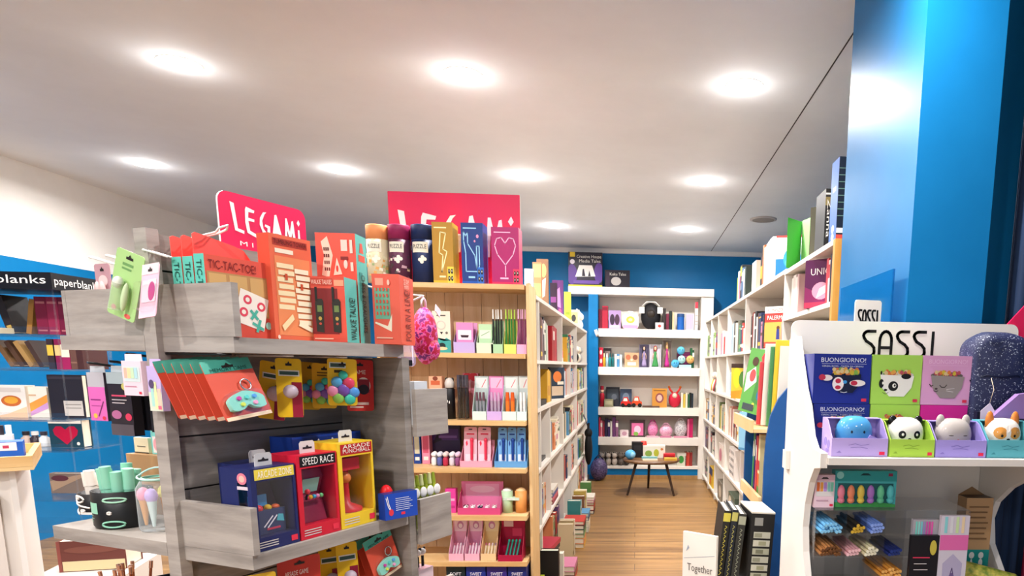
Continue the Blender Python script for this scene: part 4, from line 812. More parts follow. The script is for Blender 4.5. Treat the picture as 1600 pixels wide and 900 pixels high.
nb('low brown wrapped notebook set with cream band at the foot of the clear stand', sx(150, 860, 2.45), 2.43, .55, .20, .11, .13, '#6a3a32', face_out=True, arts=[('r', .06, .02, .98, .34, '#d9c79a'), ('r', .0, .0, .05, 1, '#8a4a42'), ('e', .5, .7, .4, .12, '#7c4a3e')], rot=.25)
m = MB(); m.box(-.16, .12, -.10, .2, .0, .549, M('#d9d2ca', .5)); o = m.build('white_plinth', None, (sx(150, 860, 2.45), 2.45, 0), .25); tag(o, 'low white plinth under the brown notebook set at left', 'plinth')
tz = 1.0382
def ctp(x, y): return CT.w(x, y, tz)
for px, w, h, dd, c, yy, ar, lb in ((-.125, .05, .05, .06, '#2a3aa0', .03, [('l', [(.1, .8), (.5, .3), (.6, .5)], .008, '#e8e8f4')], 'dark blue pen box with white zigzag at the left of the wooden tray'), (-.068, .05, .045, .06, '#24409c', .03, [('l', [(.1, .8), (.5, .3), (.6, .6), (.9, .2)], .008, '#dfe6f4')], 'dark blue pen box with white zigzag beside the light blue one'), (-.010, .055, .055, .06, '#1d58b8', .03, [('r', .25, .62, .8, .98, '#e9e4e4'), ('r', .35, .72, .55, .85, '#b43a5a')], 'light blue box with a white tag at the right of the wooden tray')):
    carton('pen_box', lb, 'pen box', (ctp(px, yy), w, h, CT.a), dd, c, None, '#3c68c0', [('front', ar)], (), 'blue boxes in the wooden tray')
t = thing('nail_polish', 'magenta bottle with purple base at the back of the wooden tray', 'bottle', ctp(-.15, .16), 0); m = MB(); m.lathe([(0, 0), (.022, 0), (.024, .03), (.02, .05), (.0, .052)], M('#5a2a8a', .3), n=16); m.build('bottle', t); m = MB(); m.lathe([(.014, .053), (.018, .056), (.018, .085), (0, .092)], M('#e0309a', .35), n=16); m.build('cap', t)
for px, c, lb in ((-.09, '#c9b6ae', 'beige tipped gel pen tub in the tray, behind the blue boxes'), (-.03, '#d4d6de', 'clear tub of black pens in the tray, behind the blue boxes')):
    t = thing('pen_tub', lb, 'tub', ctp(px, .16), CT.a); MB().box(-.021, .021, 0, .05, 0, .06, M(c, .35)).build('tub', t); m = MB()
    for i in range(3): m.cyl((-.014+.014*i, .025, .06), (-.014+.014*i, .025, .085), .006, .006, M('#2a242c' if i % 2 else '#e8e4e4', .4), 10)
    m.build('pen_cap', t)
# ================================================================ goods on the pine unit
def fp(rect, i, y=.03, z=None):
    p, w, h, a = fit(rect, Y=PY+y, z=(PZ[i]+.0006 if z is None else z))
    over = p.x+w/2-(PX1-.0212)
    if over > 0: w -= over; p.x -= over/2
    if i: h = min(h, PZ[i-1]-.022-.004-PZ[i])
    return p, w, h, a
PUZ = [('#e8945c', '#d9c9a4', 'orange lidded puzzle tube, leftmost of three'), ('#8c1f4e', '#5a2c44', 'plum lidded puzzle tube in the middle of three'), ('#1b2a52', '#1b2a52', 'navy puzzle tube, rightmost of three')]
for k, ((x0, x1), (cl, cb, lb)) in enumerate(zip(((564, 600), (599, 635), (635, 674)), PUZ)):
    p, w, h, a = fp((x0, 348, x1, 442), 0, .0); r = w*.475; t = thing('puzzle_tube', lb+' on the pine unit', 'puzzle', p+Vector((0, r+.02, 0)), a, 'puzzle tubes on the pine unit')
    q = MB(); q.lathe([(0, 0), (r, 0), (r, h*.75), (0, h*.75)], M(cb, .5), n=28); b = q.build('tube', t)
    q = MB(); q.lathe([(0, h*.752), (r*1.015, h*.752), (r*1.015, h*.985), (r*.98, h), (0, h)], M(cl, .45), n=28); q.build('lid', t)
    fn = lambda aa, b_, k_=0, R=r: ((R*1.02+.0006+k_)*math.sin(aa/R), -(R*1.02+.0006+k_)*math.cos(aa/R), b_)
    m = MB(); N = 8; a0, a1 = -.75*r, .65*r
    m.add([fn(a0+(a1-a0)*i/N, zz) for zz in (h*.52, h*.70) for i in range(N+1)], [[i, i+1, i+N+2, i+N+1] for i in range(N)], M('#ece2cc', .5)); m.build('paper_label', t)
    text(t, fn, 'PUZZLE', (-.62*r, h*.585, .5*r, h*.655), '#2a2a30')
    random.seed(k); sh = []
    if k < 2:
        m = MB()
        for i in range(26):
            aa, zz = random.uniform(-1.2, 1.2)*r, random.uniform(.04, .48)*h; s = random.uniform(.004, .009); c = random.choice(('#efe6d4', '#d8b98c', '#8a4a52', '#c9a0a8', '#4a3a3e') if k else ('#efe6d4', '#9ab07a', '#d8a05c', '#e2d8b0'))
            m.add([fn(aa+dx*s, zz+dz*s, .0002*i/26) for dx, dz in ((-1, -.6), (.8, -.8), (1, .7), (-.6, 1))], [[0, 1, 2, 3]], M(c, .5))
        m.build('print_pattern', t)
    m = MB(); s = .015; cx, cz = (.15*r, h*.40)
    for dx, dz in ((0, 0), (1, .2), (-1, -.1), (.1, 1), (-.2, -1)): m.add([fn(cx+s*dx*.7+s*.55*math.cos(j*PI/5), cz+s*dz*.7+s*.55*math.sin(j*PI/5), .0004) for j in range(10)], [list(range(10))], M('#f2ead8', .5))
    m.build('jigsaw_print', t)
BOLT = [(.42, .18), (.70, .52), (.50, .56), (.66, .82), (.40, .84), (.32, .50), (.50, .46), (.42, .18)]
CAT = [(.12, .86), (.2, .78), (.3, .84), (.3, .66), (.62, .46), (.70, .24), (.70, .62), (.82, .62), (.82, .30), (.74, .2), (.2, .2), (.2, .5), (.12, .7), (.12, .86)]
HEART = [(.5, .14), (.5, .34), (.22, .52), (.12, .68), (.2, .80), (.36, .82), (.5, .72), (.64, .82), (.80, .80), (.88, .68), (.78, .52), (.5, .34)]
for (r, d, c, cs, sh, sc_, foot, lb) in (((676, 347, 708, 442), .10, '#b98a2e', '#e2b432', BOLT, '#fff2b0', '#f0cf4a', 'yellow lamp box with a lightning bolt outline'), ((721, 348, 755, 444), .10, '#1c3a80', '#1f56b0', CAT, '#9fd4f4', '#2f6ac0', 'blue lamp box with a seated cat outline'), ((768, 355, 811, 445), .09, '#b01c66', '#d8265a', HEART, '#f7b6d6', '#e03a5c', 'magenta lamp box with a heart outline on a stem')):
    F = fp(r, 0, .0)
    t, w, h = carton('lamp_box', lb, 'lamp box', F, d, c, cs, c, [('front', [('r', 0, 0, 1, .04, cs)]+([('e', .75, .78, .06, .03, '#f09ac0'), ('e', .62, .70, .04, .02, '#f09ac0')] if sh is CAT else [])+[('l', sh, .0045, sc_), ('r', .1, .90, .7, .92, sc_), ('r', .3, .09, .6, .12, sc_)])], (), 'neon lamp boxes on the pine unit')
    m = MB(); m.box(w/2-.028, w/2+.0006, -.003, .034, .0005, h*.27, M(foot, .4)); f = m.build('corner_block', t)
    art(f, lambda a_, b_, k=0, w=w: (w/2-.028+a_, -.0034-k, b_), .028, h*.27, [('e', .28, .28, .18, .16, '#1c1818'), ('e', .74, .28, .18, .16, '#1c1818'), ('e', .28, .72, .18, .16, '#1c1818'), ('e', .74, .72, .18, .16, '#1c1818'), ('e', .28, .3, .07, .06, '#d8d0c0'), ('e', .74, .3, .07, .06, '#d8d0c0'), ('e', .28, .74, .07, .06, '#d8d0c0'), ('e', .74, .74, .07, .06, '#d8d0c0')])
# first shelf
carton('lens_box', 'cream box with a teal base and round logo on the first pine shelf', 'box', fp((676, 486, 704, 549), 1), .06, '#eadcc6', '#d9b58a', '#e8dcc8', [('front', [('r', 0, 0, 1, .30, '#3f9f98'), ('p', [(.0, .3), (.25, .36), (.5, .28), (.75, .36), (1, .3)], '#3f9f98'), ('e', .5, .16, .2, .08, '#1c2a28'), ('e', .5, .10, .3, .04, '#e8c898'), ('e', .48, .66, .26, .11, '#cfc0b2'), ('e', .48, .66, .20, .085, '#eadcc6'), ('p', [(.4, .5), (.58, .5), (.49, .44)], '#2a2826'), ('e', .78, .48, .07, .03, '#6a645c'), ('r', .25, .88, .75, .91, '#5a564e')])])
def tray_box(label, rect, i, col, card, ch, arts=(), y=.03, d=.07, grp='counter display boxes on the pine unit', hfront=.35):
    p, w, h, a = fp(rect, i, y); t = thing('display_box', label, 'display box', p, a, grp); c = M(col, .45); m = MB()
    m.box(-w/2, w/2, 0, .0015, 0, h*hfront, c); m.box(-w/2, w/2, .0015, d, 0, .0015, c); m.box(-w/2, w/2, d, d+.0015, 0, h, M(card, .45))
    for s in (-1, 1): m.prism([(0.0016, .0016), (d, .0016), (d, h*.8), (.0016, h*hfront)], s*w/2-(.0 if s < 0 else .0015), s*w/2+(.0015 if s < 0 else .0), c, fn=lambda a_, b_, hh: (hh, a_, b_))
    m.build('carton', t); art(t, lambda a_, b_, k=0: (a_-w/2, d-.0004-k, b_), w, h, arts) if arts else None
    return t, p, w, h
def straws(n, base, w, h, c, c2, lab, grp, hh):
    for i in range(n):
        t = thing('slim_pen', f'{lab}, {("first", "second", "third", "fourth", "fifth", "sixth")[i]} from the left', 'pen', base+Vector((-w/2+w*(i+.5)/n, .018+.012*(i % 2), .003)), (.0, 0, 0), grp)
        m = MB(); m.cyl((0, 0, 0), (0, 0, h*hh), .0038, .0038, M(c, .35), 8); m.build('barrel', t); m = MB(); m.cyl((0, 0, h*hh+.0005), (0, 0, h), .0043, .003, M(c2, .35), 8); m.build('cap', t)
t, p, w, h = tray_box('lilac display box holding a pink wrist pouch', (708, 503, 741, 549), 1, '#bfa8d8', '#e39ac8', .05); carton('pouch', 'pink printed pouch standing in the lilac display box', 'pouch', (p+Vector((0, .02, .003)), w*.8, h*.97, 0), .012, '#e58cc0', None, None, [('front', [('r', .1, .42, .9, .75, '#f0dfe4'), ('p', [(.3, .5), (.7, .5), (.75, .58), (.25, .58)], '#3a2430'), ('r', .1, .04, .9, .3, '#d9b4e0')])])
t, p, w, h = tray_box('pale green display box holding a mint pouch', (744, 505, 770, 549), 1, '#cfe0c4', '#bcd8ae', .05); carton('pouch', 'mint printed pouch standing in the pale green display box', 'pouch', (p+Vector((0, .02, .003)), w*.8, h*.95, 0), .012, '#bcdcae', None, None, [('front', [('r', .1, .5, .9, .8, '#dfe8d2'), ('r', .2, .1, .8, .35, '#e6e2d6'), ('l', [(.2, .6), (.8, .75)], .003, '#8ab07a')])])
for x0, x1, cb, c, c2, nm in ((767, 785, '#a9cfa4', '#2a2c2a', '#e6e2da', 'black and white'), (787, 806, '#d4dc6a', '#2f7a34', '#b8d85a', 'green'), (807, 828, '#e9a9cc', '#8a4468', '#eab4d4', 'pink')):
    t, p, w, h = tray_box(f'{nm} pen holder box at the right of the first pine shelf', (x0, 500, x1, 551), 1, cb, cb, .05, hfront=.28, d=.045, grp='slim pen holders'); straws(4, p, w*.9, h*1.30, c, c2, f'slim {nm} pen in its holder', f'slim {nm} pens', .78)
# second shelf
lb2 = [(672, 692, 588, '#e8a07a', 'orange eraser box half behind the grey lip board'), ]
carton('eraser_box', 'orange eraser box half behind the grey lip board', 'box', fp((671, 588, 691, 648), 2), .05, '#e8a884', None, None, [('front', [('r', .15, .8, .85, .9, '#c9603a'), ('r', .1, .62, .9, .68, '#d87a4e'), ('e', .5, .95, .2, .05, '#7a3a24')])])
p, w, h, a = fp((693, 590, 709, 648), 2); t = thing('thermos', 'black bottle with a white animal lid on the second pine shelf', 'bottle', p+Vector((0, w/2, 0)), 0); m = MB(); m.lathe([(0, 0), (w*.5, 0), (w*.5, h*.72), (w*.4, h*.75)], M('#161518', .4), n=18); m.build('body', t); m = MB(); m.lathe([(w*.42, h*.752), (w*.48, h*.76), (w*.48, h*.88), (w*.3, h*.97), (0, h)], M('#cfc8c0', .4), n=18); m.ell((-w*.3, 0, h*.95), w*.14, w*.1, h*.05, M('#161518', .4), 8, 6); m.ell((w*.3, 0, h*.95), w*.14, w*.1, h*.05, M('#161518', .4), 8, 6); m.build('lid', t)
art(t, lambda a_, b_, k=0: (a_-w/2, -w*.5-.001-k, b_), w, h, [('r', .3, .40, .4, .46, '#e8e4de'), ('r', .5, .38, .6, .44, '#e8e4de')])
p, w, h, a = fp((709, 586, 733, 650), 2, .0); t = thing('clear_cup', 'clear cup of black brush pens on the second pine shelf', 'cup', p+Vector((0, w/2, 0)), 0); m = MB(); m.lathe([(0, 0), (w*.46, 0), (w*.5, h*.9)], ACRYL, n=18); m.build('cup', t)
for i in range(5):
    q = thing('brush_pen', f'black brush pen in the clear cup, {("front left", "front right", "middle", "back left", "back right")[i]}', 'pen', p+Vector(((-.25, .25, 0, -.22, .22)[i]*w, w/2+(-.2, -.2, 0, .2, .2)[i]*w, .004)), 0, 'brush pens in the clear cup'); m = MB(); m.cyl((0, 0, 0), (0, 0, h*.7), w*.09, w*.10, M('#241f24', .35), 8); m.build('barrel', q); m = MB(); m.cyl((0, 0, h*.705), (0, 0, h*.98), w*.11, w*.10, M('#4a424a', .35), 8); m.build('cap', q)
carton('card_box', 'red backed pink card box behind the clear cup', 'box', fp((724, 583, 748, 648), 2, .14), .03, '#e58a9e', '#d23a4a', None, [('front', [('r', .05, .0, .5, .6, '#c2263a'), ('e', .3, .92, .25, .1, '#d8303e'), ('e', .7, .92, .25, .1, '#d8303e')])])
for (x0, x1, cb, cc, pc, pt, lb, nm) in ((737, 759, '#cfe0d6', '#b9c6c2', '#8a8a90', '#6a4650', 'mint display box of grey pens', 'grey pen'), (760, 783, '#c9a8dc', '#e58ab8', '#b09aac', '#c8a0c0', 'lilac display box of mauve pens under a pink card', 'mauve pen'), (784, 806, '#d2e4da', '#c8d0cc', '#e8782a', '#d85a1c', 'mint display box of orange markers', 'orange marker'), (807, 831, '#cfe2e0', '#c4cfce', '#ece6e2', '#f2eeec', 'pale blue display box of white tubes', 'white tube')):
    t, p, w, h = tray_box(lb, (x0, 588, x1, 650), 2, cb, cc, .06, [('r', .1, .72, .9, .96, '#dfe4e0' if 'pink' not in lb else '#f2b8d4'), ('l', [(.5, .74), (.8, .92)], .003, '#d84a5a')], y=.0, hfront=.2)
    n = 3 if 'grey' in nm or 'mauve' in nm else 2
    for i in range(n):
        q = thing('fat_pen', f'{nm} in its display box on the second pine shelf, {("left", "right" if n == 2 else "middle", "right")[i]} one', 'pen', p+Vector((-w*.36+w*.72*(i+.5)/n, .03, .003)), (.0, 0, 0), nm+'s'); m = MB(); rr = w*.30/n; m.cyl((0, 0, 0), (0, 0, h*.42), rr, rr, M(pc, .35), 10); m.build('barrel', q); m = MB(); m.cyl((0, 0, h*.421), (0, 0, h*.62), rr*1.05, rr*.8, M(pt, .35), 10); m.build('cap', q)
# third shelf
for (x0, x1, y0, c, c2, lb) in ((646, 657, 672, '#1f3f86', '#c9c2a4', 'navy slim box at the far left of the third pine shelf'), (659, 671, 668, '#e58aa4', '#c9506a', 'pink slim box beside the navy one on the third pine shelf')):
    carton('slim_box', lb, 'box', fp((x0, y0, x1, 728), 3, .08), .05, c, None, None, [('front', [('r', .15, .3, .85, .8, c2), ('r', .2, .1, .8, .2, '#e8e0d8')])])
carton('purple_box', 'dark purple box behind the small figure bottles', 'box', fp((672, 664, 719, 728), 3, .13), .03, '#2a1a3e', None, None, [('front', [('r', .05, .6, .95, .9, '#4a2a6a'), ('p', [(.1, .5), (.3, .85), (.4, .6)], '#1a1024'), ('r', .3, .65, .9, .72, '#7a5aa0')])])
for i, (px, c, c2) in enumerate(((678, '#e8e4e0', '#f2efec'), (687, '#5a5f9a', '#d8dce8'), (696, '#b8304a', '#e8d0cc'), (706, '#d8cfd8', '#f2f0f2'), (715, '#8a4a78', '#e0c8dc'))):
    for j in range(2):
        p = on_y(px, 718, PY+.02+.03*j); t = thing('figure_bottle', f'small {("white", "blue grey", "red", "pearl", "plum")[i]} round lidded bottle, {"front" if j == 0 else "back"} row of the third pine shelf', 'bottle', (p.x+.006*j, PY+.02+.03*j, PZ[3]+.0006), 0, 'round lidded bottles'); m = MB(); m.lathe([(0, 0), (.011, 0), (.0125, .01), (.0125, .032), (.008, .042)], M(c, .3), n=12); m.build('bottle', t); m = MB(); m.ell((0, 0, .054), .0125, .0125, .0125, M(c2, .3), 12, 8); m.build('lid', t)
for (x0, x1, c, cc, ct, lb, n) in ((718, 768, '#f0a0b4', '#f2b6c4', '#d8304c', 'pink tray of pink carded pens on the third pine shelf', 2), (772, 829, '#5f9ad0', '#6fa8dc', '#1c3f8a', 'blue tray of blue carded pens on the third pine shelf', 3)):
    t, p, w, h = tray_box(lb, (x0, 690, x1, 727), 3, c, c, .06, y=-.02, d=.08, hfront=.24, grp='carded pen trays')
    for i in range(n):
        ww = w*.86/n; q = thing('pen_card', f'{"pink" if n == 2 else "blue"} carded pen in its tray, {("left", "right" if n == 2 else "middle", "rightmost")[i]} pack', 'pen pack', p+Vector((-w*.43+ww*(i+.5), .03+.006*i, .003)), (-.12, 0, 0), ('pink' if n == 2 else 'blue')+' carded pens'); hh = min(h*1.7, .185)
        MB().prism(rrect(ww*.94, hh, .008), 0, .0012, M(cc, .4)).build('card', q)
        m = MB(); m.cyl((ww*.12, -.008, hh*.15), (ww*.12, -.008, hh*.62), .006, .007, M(ct, .35), 10); m.ell((ww*.12, -.008, hh*.66), .009, .009, .012, M(ct, .35), 10, 6); m.build('pen', q)
        art(q, lambda a_, b_, k=0: (a_-ww*.47, -.0005-k, b_), ww*.94, hh, [('p', [(.36, .93), (.64, .93), (.64, .955), (.36, .955)], '#2a2226'), ('r', .2, .80, .8, .84, ct), ('p', [(.12, .60), (.24, .66), (.3, .56), (.18, .5)], ct), ('r', .1, .05, .9, .3, '#dfe6f0' if n == 3 else '#f6d6de')])
# fourth shelf
carton('slim_box', 'magenta box at the left of the fourth pine shelf', 'box', fp((696, 764, 712, 795), 4, .0), .04, '#e0429a', None, None, [('front', [('r', .1, .5, .9, .6, '#f2a8d0'), ('r', .1, .2, .9, .3, '#c2307e')])])
t, p, w, h = tray_box('open pink box of small panda and rabbit erasers with its lid up', (714, 757, 781, 797), 4, '#d24a7e', '#e07aa6', .05, [('r', .1, .5, .9, .92, '#eaa0c4'), ('e', .5, .74, .3, .12, '#f2c0d8')], y=-.04, d=.09, hfront=.22)
random.seed(3)
for i in range(10):
    q = thing('animal_eraser', f'tiny {("black and white panda", "white rabbit", "navy and white penguin", "pale pink rabbit", "white cat")[i % 5]} eraser in the open pink box, {"front" if i < 5 else "back"} row', 'eraser', p+Vector((-w*.42+w*.84*((i % 5)+.5)/5, .018+.026*(i//5), .0022)), 0, 'erasers in the open pink box'); c, c2 = (('#f2efea', '#1a1818'), ('#f0ebe6', '#e8c8d0'), ('#20264a', '#f0ece8'), ('#f0d4dc', '#e8b4c4'), ('#ece6e0', '#c8b8b0'))[i % 5]
    m = MB(); m.ell((0, 0, .011), .010, .009, .011, M(c, .4), 10, 6); m.build('body', q); m = MB(); m.ell((0, -.002, .028), .0095, .009, .0085, M('#f2efea' if c2 == '#1a1818' else c, .4), 10, 6); m.build('head', q); m = MB(); m.ell((-.007, -.002, .036), .003, .003, .004, M(c2, .4), 6, 4); m.ell((.007, -.002, .036), .003, .003, .004, M(c2, .4), 6, 4); m.build('ear', q)
for (x0, x1, c, c2, lb) in ((782, 800, '#bcdcb4', '#e8ece0', 'pale green clear scoop pot on the fourth pine shelf'), (803, 822, '#eaa25a', '#f0c890', 'orange scoop pot at the right of the fourth pine shelf')):
    p, w, h, a = fp((x0, 768, x1, 797), 4, .0); t = thing('candle_pot', lb, 'pot', p+Vector((0, w/2, 0)), 0, 'scoop pots'); m = MB(); m.lathe([(0, 0), (w*.46, 0), (w*.5, h), (w*.46, h)], M(c, .35), n=16); m.build('pot', t); m = MB(); m.ell((0, 0, h*.98), w*.44, w*.44, h*.16, M(c2, .4), 12, 6); m.build('filling', t)
carton('soft_pack', 'crumpled pale mint pack lying on the scoop pots', 'pack', (on_y(800, 760, PY+.02)+Vector((0, 0, 0)), .075, .014, 0), .04, '#cfe6d2', None, None, [('front', [('r', .2, .2, .7, .7, '#e6efe4')])])
sp = [o for o in COL.objects if o.get('label') == 'crumpled pale mint pack lying on the scoop pots'][0]; sp.location = (on_y(800, 766, PY+.02).x, PY+.0, PZ[4]+.0006+.062)
# fifth shelf
for k, (x0, x1, c, cc, pc, lb) in enumerate(((700, 723, '#efb2c8', '#e8a8c4', '#cdb4bc', 'first pink box of slim pens on the fifth pine shelf'), (725, 748, '#efb2c8', '#e4a2c6', '#d8c0c8', 'second pink box of slim pens with a rainbow card on the fifth pine shelf'), (750, 774, '#f0c898', '#ecd6a0', '#d8c6a8', 'cream and orange box of slim pens on the fifth pine shelf'))):
    t, p, w, h = tray_box(lb, (x0, 808, x1, 872), 5, c, cc, .06, [('r', .08, .62, .92, .97, '#f2d4e2' if k < 2 else '#f0e2b8'), ('e', .5, .78, .22, .10, '#c88ab8'), ('e', .5, .76, .14, .06, '#f4e4ec')], y=-.06, d=.10, hfront=.18)
    for i in range(4):
        q = thing('slim_pen', f'slim pen in the {("first pink", "second pink", "cream")[k]} box, number {("one", "two", "three", "four")[i]} from the left', 'pen', p+Vector((-w*.42+w*.84*(i+.5)/4, .012, .003)), (-.75, 0, 0), f'pens in the {("first pink", "second pink", "cream")[k]} box'); m = MB(); m.cyl((0, 0, .006), (0, 0, .075), .0045, .0045, M(pc, .35), 8); m.build('barrel', q); m = MB(); m.cyl((0, 0, .0755), (0, 0, .09), .005, .004, M(('#a85a6a', '#d8a0b0', '#c2b0b8', '#8a6a78')[i], .35), 8); m.build('cap', q)
t, p, w, h = tray_box('crimson stepped box of green pens at the right of the fifth pine shelf', (777, 806, 815, 872), 5, '#a8123e', '#b01444', .06, [('r', .1, .74, .5, .92, '#e8c8c8'), ('r', .45, .5, .85, .7, '#d23a62')], y=-.07, d=.11, hfront=.16)
for i in range(4):
    q = thing('green_pen', f'dark green pen in the crimson box, number {("one", "two", "three", "four")[i]} from the left', 'pen', p+Vector((-w*.3+w*.6*(i+.5)/4, .018, .004)), (-.7, .12, 0), 'green pens in the crimson box'); m = MB(); m.cyl((0, 0, .006), (0, 0, .095), .0055, .005, M('#12685a', .35), 8); m.build('barrel', q); m = MB(); m.cyl((0, 0, .0955), (0, 0, .108), .006, .005, M('#1f8a74', .3), 8); m.build('cap', q)
# bottom boxes
for (x0, x1, c, tx, sh, lb) in ((698, 727, '#14262c', 'SOFT', [], 'black and teal night light box, leftmost at the foot of the pine unit'), (729, 759, '#1f2f8a', 'SWEET|DREAMS', [('e', .5, .45, .2, .12, '#c8d0e8')], 'blue night light box with a pale square lamp at the foot of the pine unit'), (761, 792, '#35277e', 'SWEET|DREAMS', [('e', .5, .35, .32, .22, '#f0ece6'), ('e', .38, .36, .08, .07, '#1a1820'), ('e', .62, .36, .08, .07, '#1a1820')], 'purple night light box with a panda lamp at the foot of the pine unit'), (794, 823, '#1c2a74', 'SWEET|DREAMS', [('p', [(.2, .1), (.4, .52), (.6, .52), (.75, .1)], '#f0d24a')], 'blue night light box with a yellow lamp at the foot of the pine unit')):
    p, w, h, a = fit((x0, 879, x1, 940), Y=PY-.06, z=.0606); h = min(h, .272)
    carton('night_light_box', lb, 'box', (p, w, h, a), .12, c, None, '#2a3a9a', [('front', sh+[('e', .85, .62, .1, .05, '#6a78c8')])], [('front', s_, (.2, .84-.085*i, .8, .90-.085*i), '#e8e6f0') for i, s_ in enumerate(tx.split('|'))], 'night light boxes')
# goods on the grey end trays, bag on the grey stand
def fe(rect, z, w=.18): return fit(rect, P=gp(rect[0], (rect[1]+rect[3])/2, w), ang=G.a, z=z)
p = gp(664, 525, .17); zc_ = G.hit(664, 525, -.17)[1]; PK = noisy('pink_camouflage', '#d81f8a', '#e86aa8', (60, 60, 60), .55, detail=2, pos=(.48, .52))
def cammo():
    m = PK; nt = m.node_tree; r = [n for n in nt.nodes if n.type == 'VALTORGB'][0]; e = r.color_ramp.elements.new(.60); e.color = lin('#7a1a78'); e = r.color_ramp.elements.new(.40); e.color = lin('#b8143a'); r.color_ramp.interpolation = 'CONSTANT'
cammo()
t = thing('backpack', 'small magenta camouflage backpack hanging at the far end of the grey stand', 'backpack', (p.x, p.y, zc_), G.a+.2)
m = MB(); m.ell((0, 0, 0), .040, .032, .078, PK, 18, 12); m.build('bag', t); m = MB(); m.ell((0, -.022, -.035), .028, .016, .030, PK, 14, 8); m.build('front_pocket', t)
m = MB(); m.tube([(-.012, 0, .074), (-.010, 0, .094), (0, 0, .102), (.010, 0, .094), (.012, 0, .074)], .003, M('#f0dce4', .5), 6); m.build('loop', t)
m = MB(); m.prism([(0, 0), (.026, -.014), (.020, -.034), (-.004, -.018)], -.036, -.034, M('#f2e4ea', .5), fn=lambda a_, b_, q: (a_, q, b_+.085)); m.build('paper_tag', t)
p2_ = G.w(.622, -.085, G.hit(680, 525, -.10)[1])
b = MB(); b.tube([G.w(.452, -.10, 1.495), G.w(.50, -.14, zc_+.107), p+Vector((0, 0, zc_-p.z+.1075)), p2_+Vector((0, 0, .083))], .0025, WIRE, 6); o = b.build('hook'); o.parent = GS; o.matrix_parent_inverse = (Matrix.Translation(G.o) @ Matrix.Rotation(G.a, 4, 'Z')).inverted()
p2 = gp(680, 525, .10); t = thing('clear_pouch', 'clear zipped pouch with a dark tab hanging behind the magenta backpack', 'pouch', p2_, G.a-.3); m = MB(); m.prism(rrect(.05, .17, .014), 0, .012, clear('lilac_film', '#c4bce0', .25), fn=lambda a_, b_, q: (a_, q, b_-.09)); m.build('pouch_body', t); m = MB(); m.box(-.012, .012, -.002, .0, -.088, -.072, BLK); m.build('tab', t); m = MB(); m.tube([(-.02, .006, .08), (-.02, .006, -.08), (.02, .006, -.08), (.02, .006, .08)], .0015, M('#e6e2f0', .4), 6); m.build('piping', t)
zA = 1.1336
carton('pink_box', 'pale box behind the upper grey lip board', 'box', fe((648, 596, 668, 640), zA, .19), .03, '#d8dce0', None, None, [('front', [('r', .1, .6, .9, .8, '#c9a0a8')])])
zB = .8426
p, w, h, a = fe((650, 722, 703, 768), zB+.06, .2)
t = thing('pen_rack', 'clear scalloped rack of yellow green pens above the middle grey lip board', 'pen rack', G.w(.537, -.20, zB), G.a); m = MB(); m.box(-.058, .058, 0, .003, .0, .105, ACRYL); m.box(-.058, .058, .003, .04, .0, .003, ACRYL); m.box(-.058, .058, .04, .043, 0, .135, ACRYL); m.build('rack', t)
for i in range(4):
    m = MB(); m.ell((-.042+.028*i, -.003, .108), .014, .004, .015, M('#e6e4e2', .4), 12, 6); m.build('scallop_tag', t)
for i in range(7):
    q = thing('highlighter_pen', f'yellow green pen in the clear scalloped rack, number {("one", "two", "three", "four", "five", "six", "seven")[i]} from the left', 'pen', G.w(.537-.05+.0165*i, -.185, zB+.0035), (0, .0, G.a), 'yellow green pens in the scalloped rack'); m = MB(); m.cyl((0, 0, 0), (0, 0, .12), .0062, .0062, M('#a9b83a', .35), 8); m.build('barrel', q); m = MB(); m.cyl((0, 0, .1205), (0, 0, .150), .0068, .004, M('#d9dca0' if i % 2 else '#8a9a2a', .35), 8); m.build('cap', q)
zC = .6006
carton('panda_pen_box', 'pink box of panda topped pens above the lowest grey lip board', 'box', (G.w(.545, -.17, zC), .085, .12, G.a), .05, '#f0b8c4', None, None, [('front', [('p', [(0, .55), (1, .55), (1, 1), (0, 1)], '#f6dce2')])])
for i in range(4):
    q = thing('panda_pen', f'black and white panda topped pen on the pink box, number {("one", "two", "three", "four")[i]} from the left', 'pen', G.w(.545-.03+.02*i, -.145, zC+.1206), G.a, 'panda topped pens'); m = MB(); m.cyl((0, 0, 0), (0, 0, .03), .004, .004, M('#1a181a', .4), 8); m.build('barrel', q); m = MB(); m.ell((0, 0, .042), .011, .010, .010, M('#f0ece8', .4), 10, 6); m.build('head', q); m = MB(); m.ell((-.008, 0, .051), .004, .003, .004, M('#1a181a', .4), 8, 4); m.ell((.008, 0, .051), .004, .003, .004, M('#1a181a', .4), 8, 4); m.build('ear', q)
# ================================================================ books and toys on the aisle and back shelves
ORD = 'first second third fourth fifth sixth seventh eighth ninth tenth eleventh twelfth thirteenth fourteenth fifteenth sixteenth'.split()
def book(name, label, loc, rot, t_, h, d, col, group=None, lean=0, band=None, lie=False, txt=None, tc='#f0e6d2', cat='book', pages='#e8dec8'):
    """upright book with its spine facing the viewer; origin at the base of the spine"""
    b = thing(name, label, cat, loc, (0, lean, rot), group); c = M(col, .45); m = MB(); k = min(.004, t_*.16)
    m.box(-t_/2, t_/2, 0, k, 0, h, c); m.box(-t_/2, -t_/2+k, k, d, 0, h, c); m.box(t_/2-k, t_/2, k, d, 0, h, c); m.build('cover', b)
    MB().box(-t_/2+k*1.05, t_/2-k*1.05, k*1.05, d-.004, .003, h-.004, M(pages, .8)).build('page_block', b)
    if band:
        W = t_; art(b, face(t_, h, d), t_, h, [('r', .0, y0, 1, y1, c2) for y0, y1, c2 in band], 'spine_print')
    if txt: text(b, face(t_, h, d), txt, (t_*.25, h*.18, t_*.75, h*.82), tc, -1)
    return b
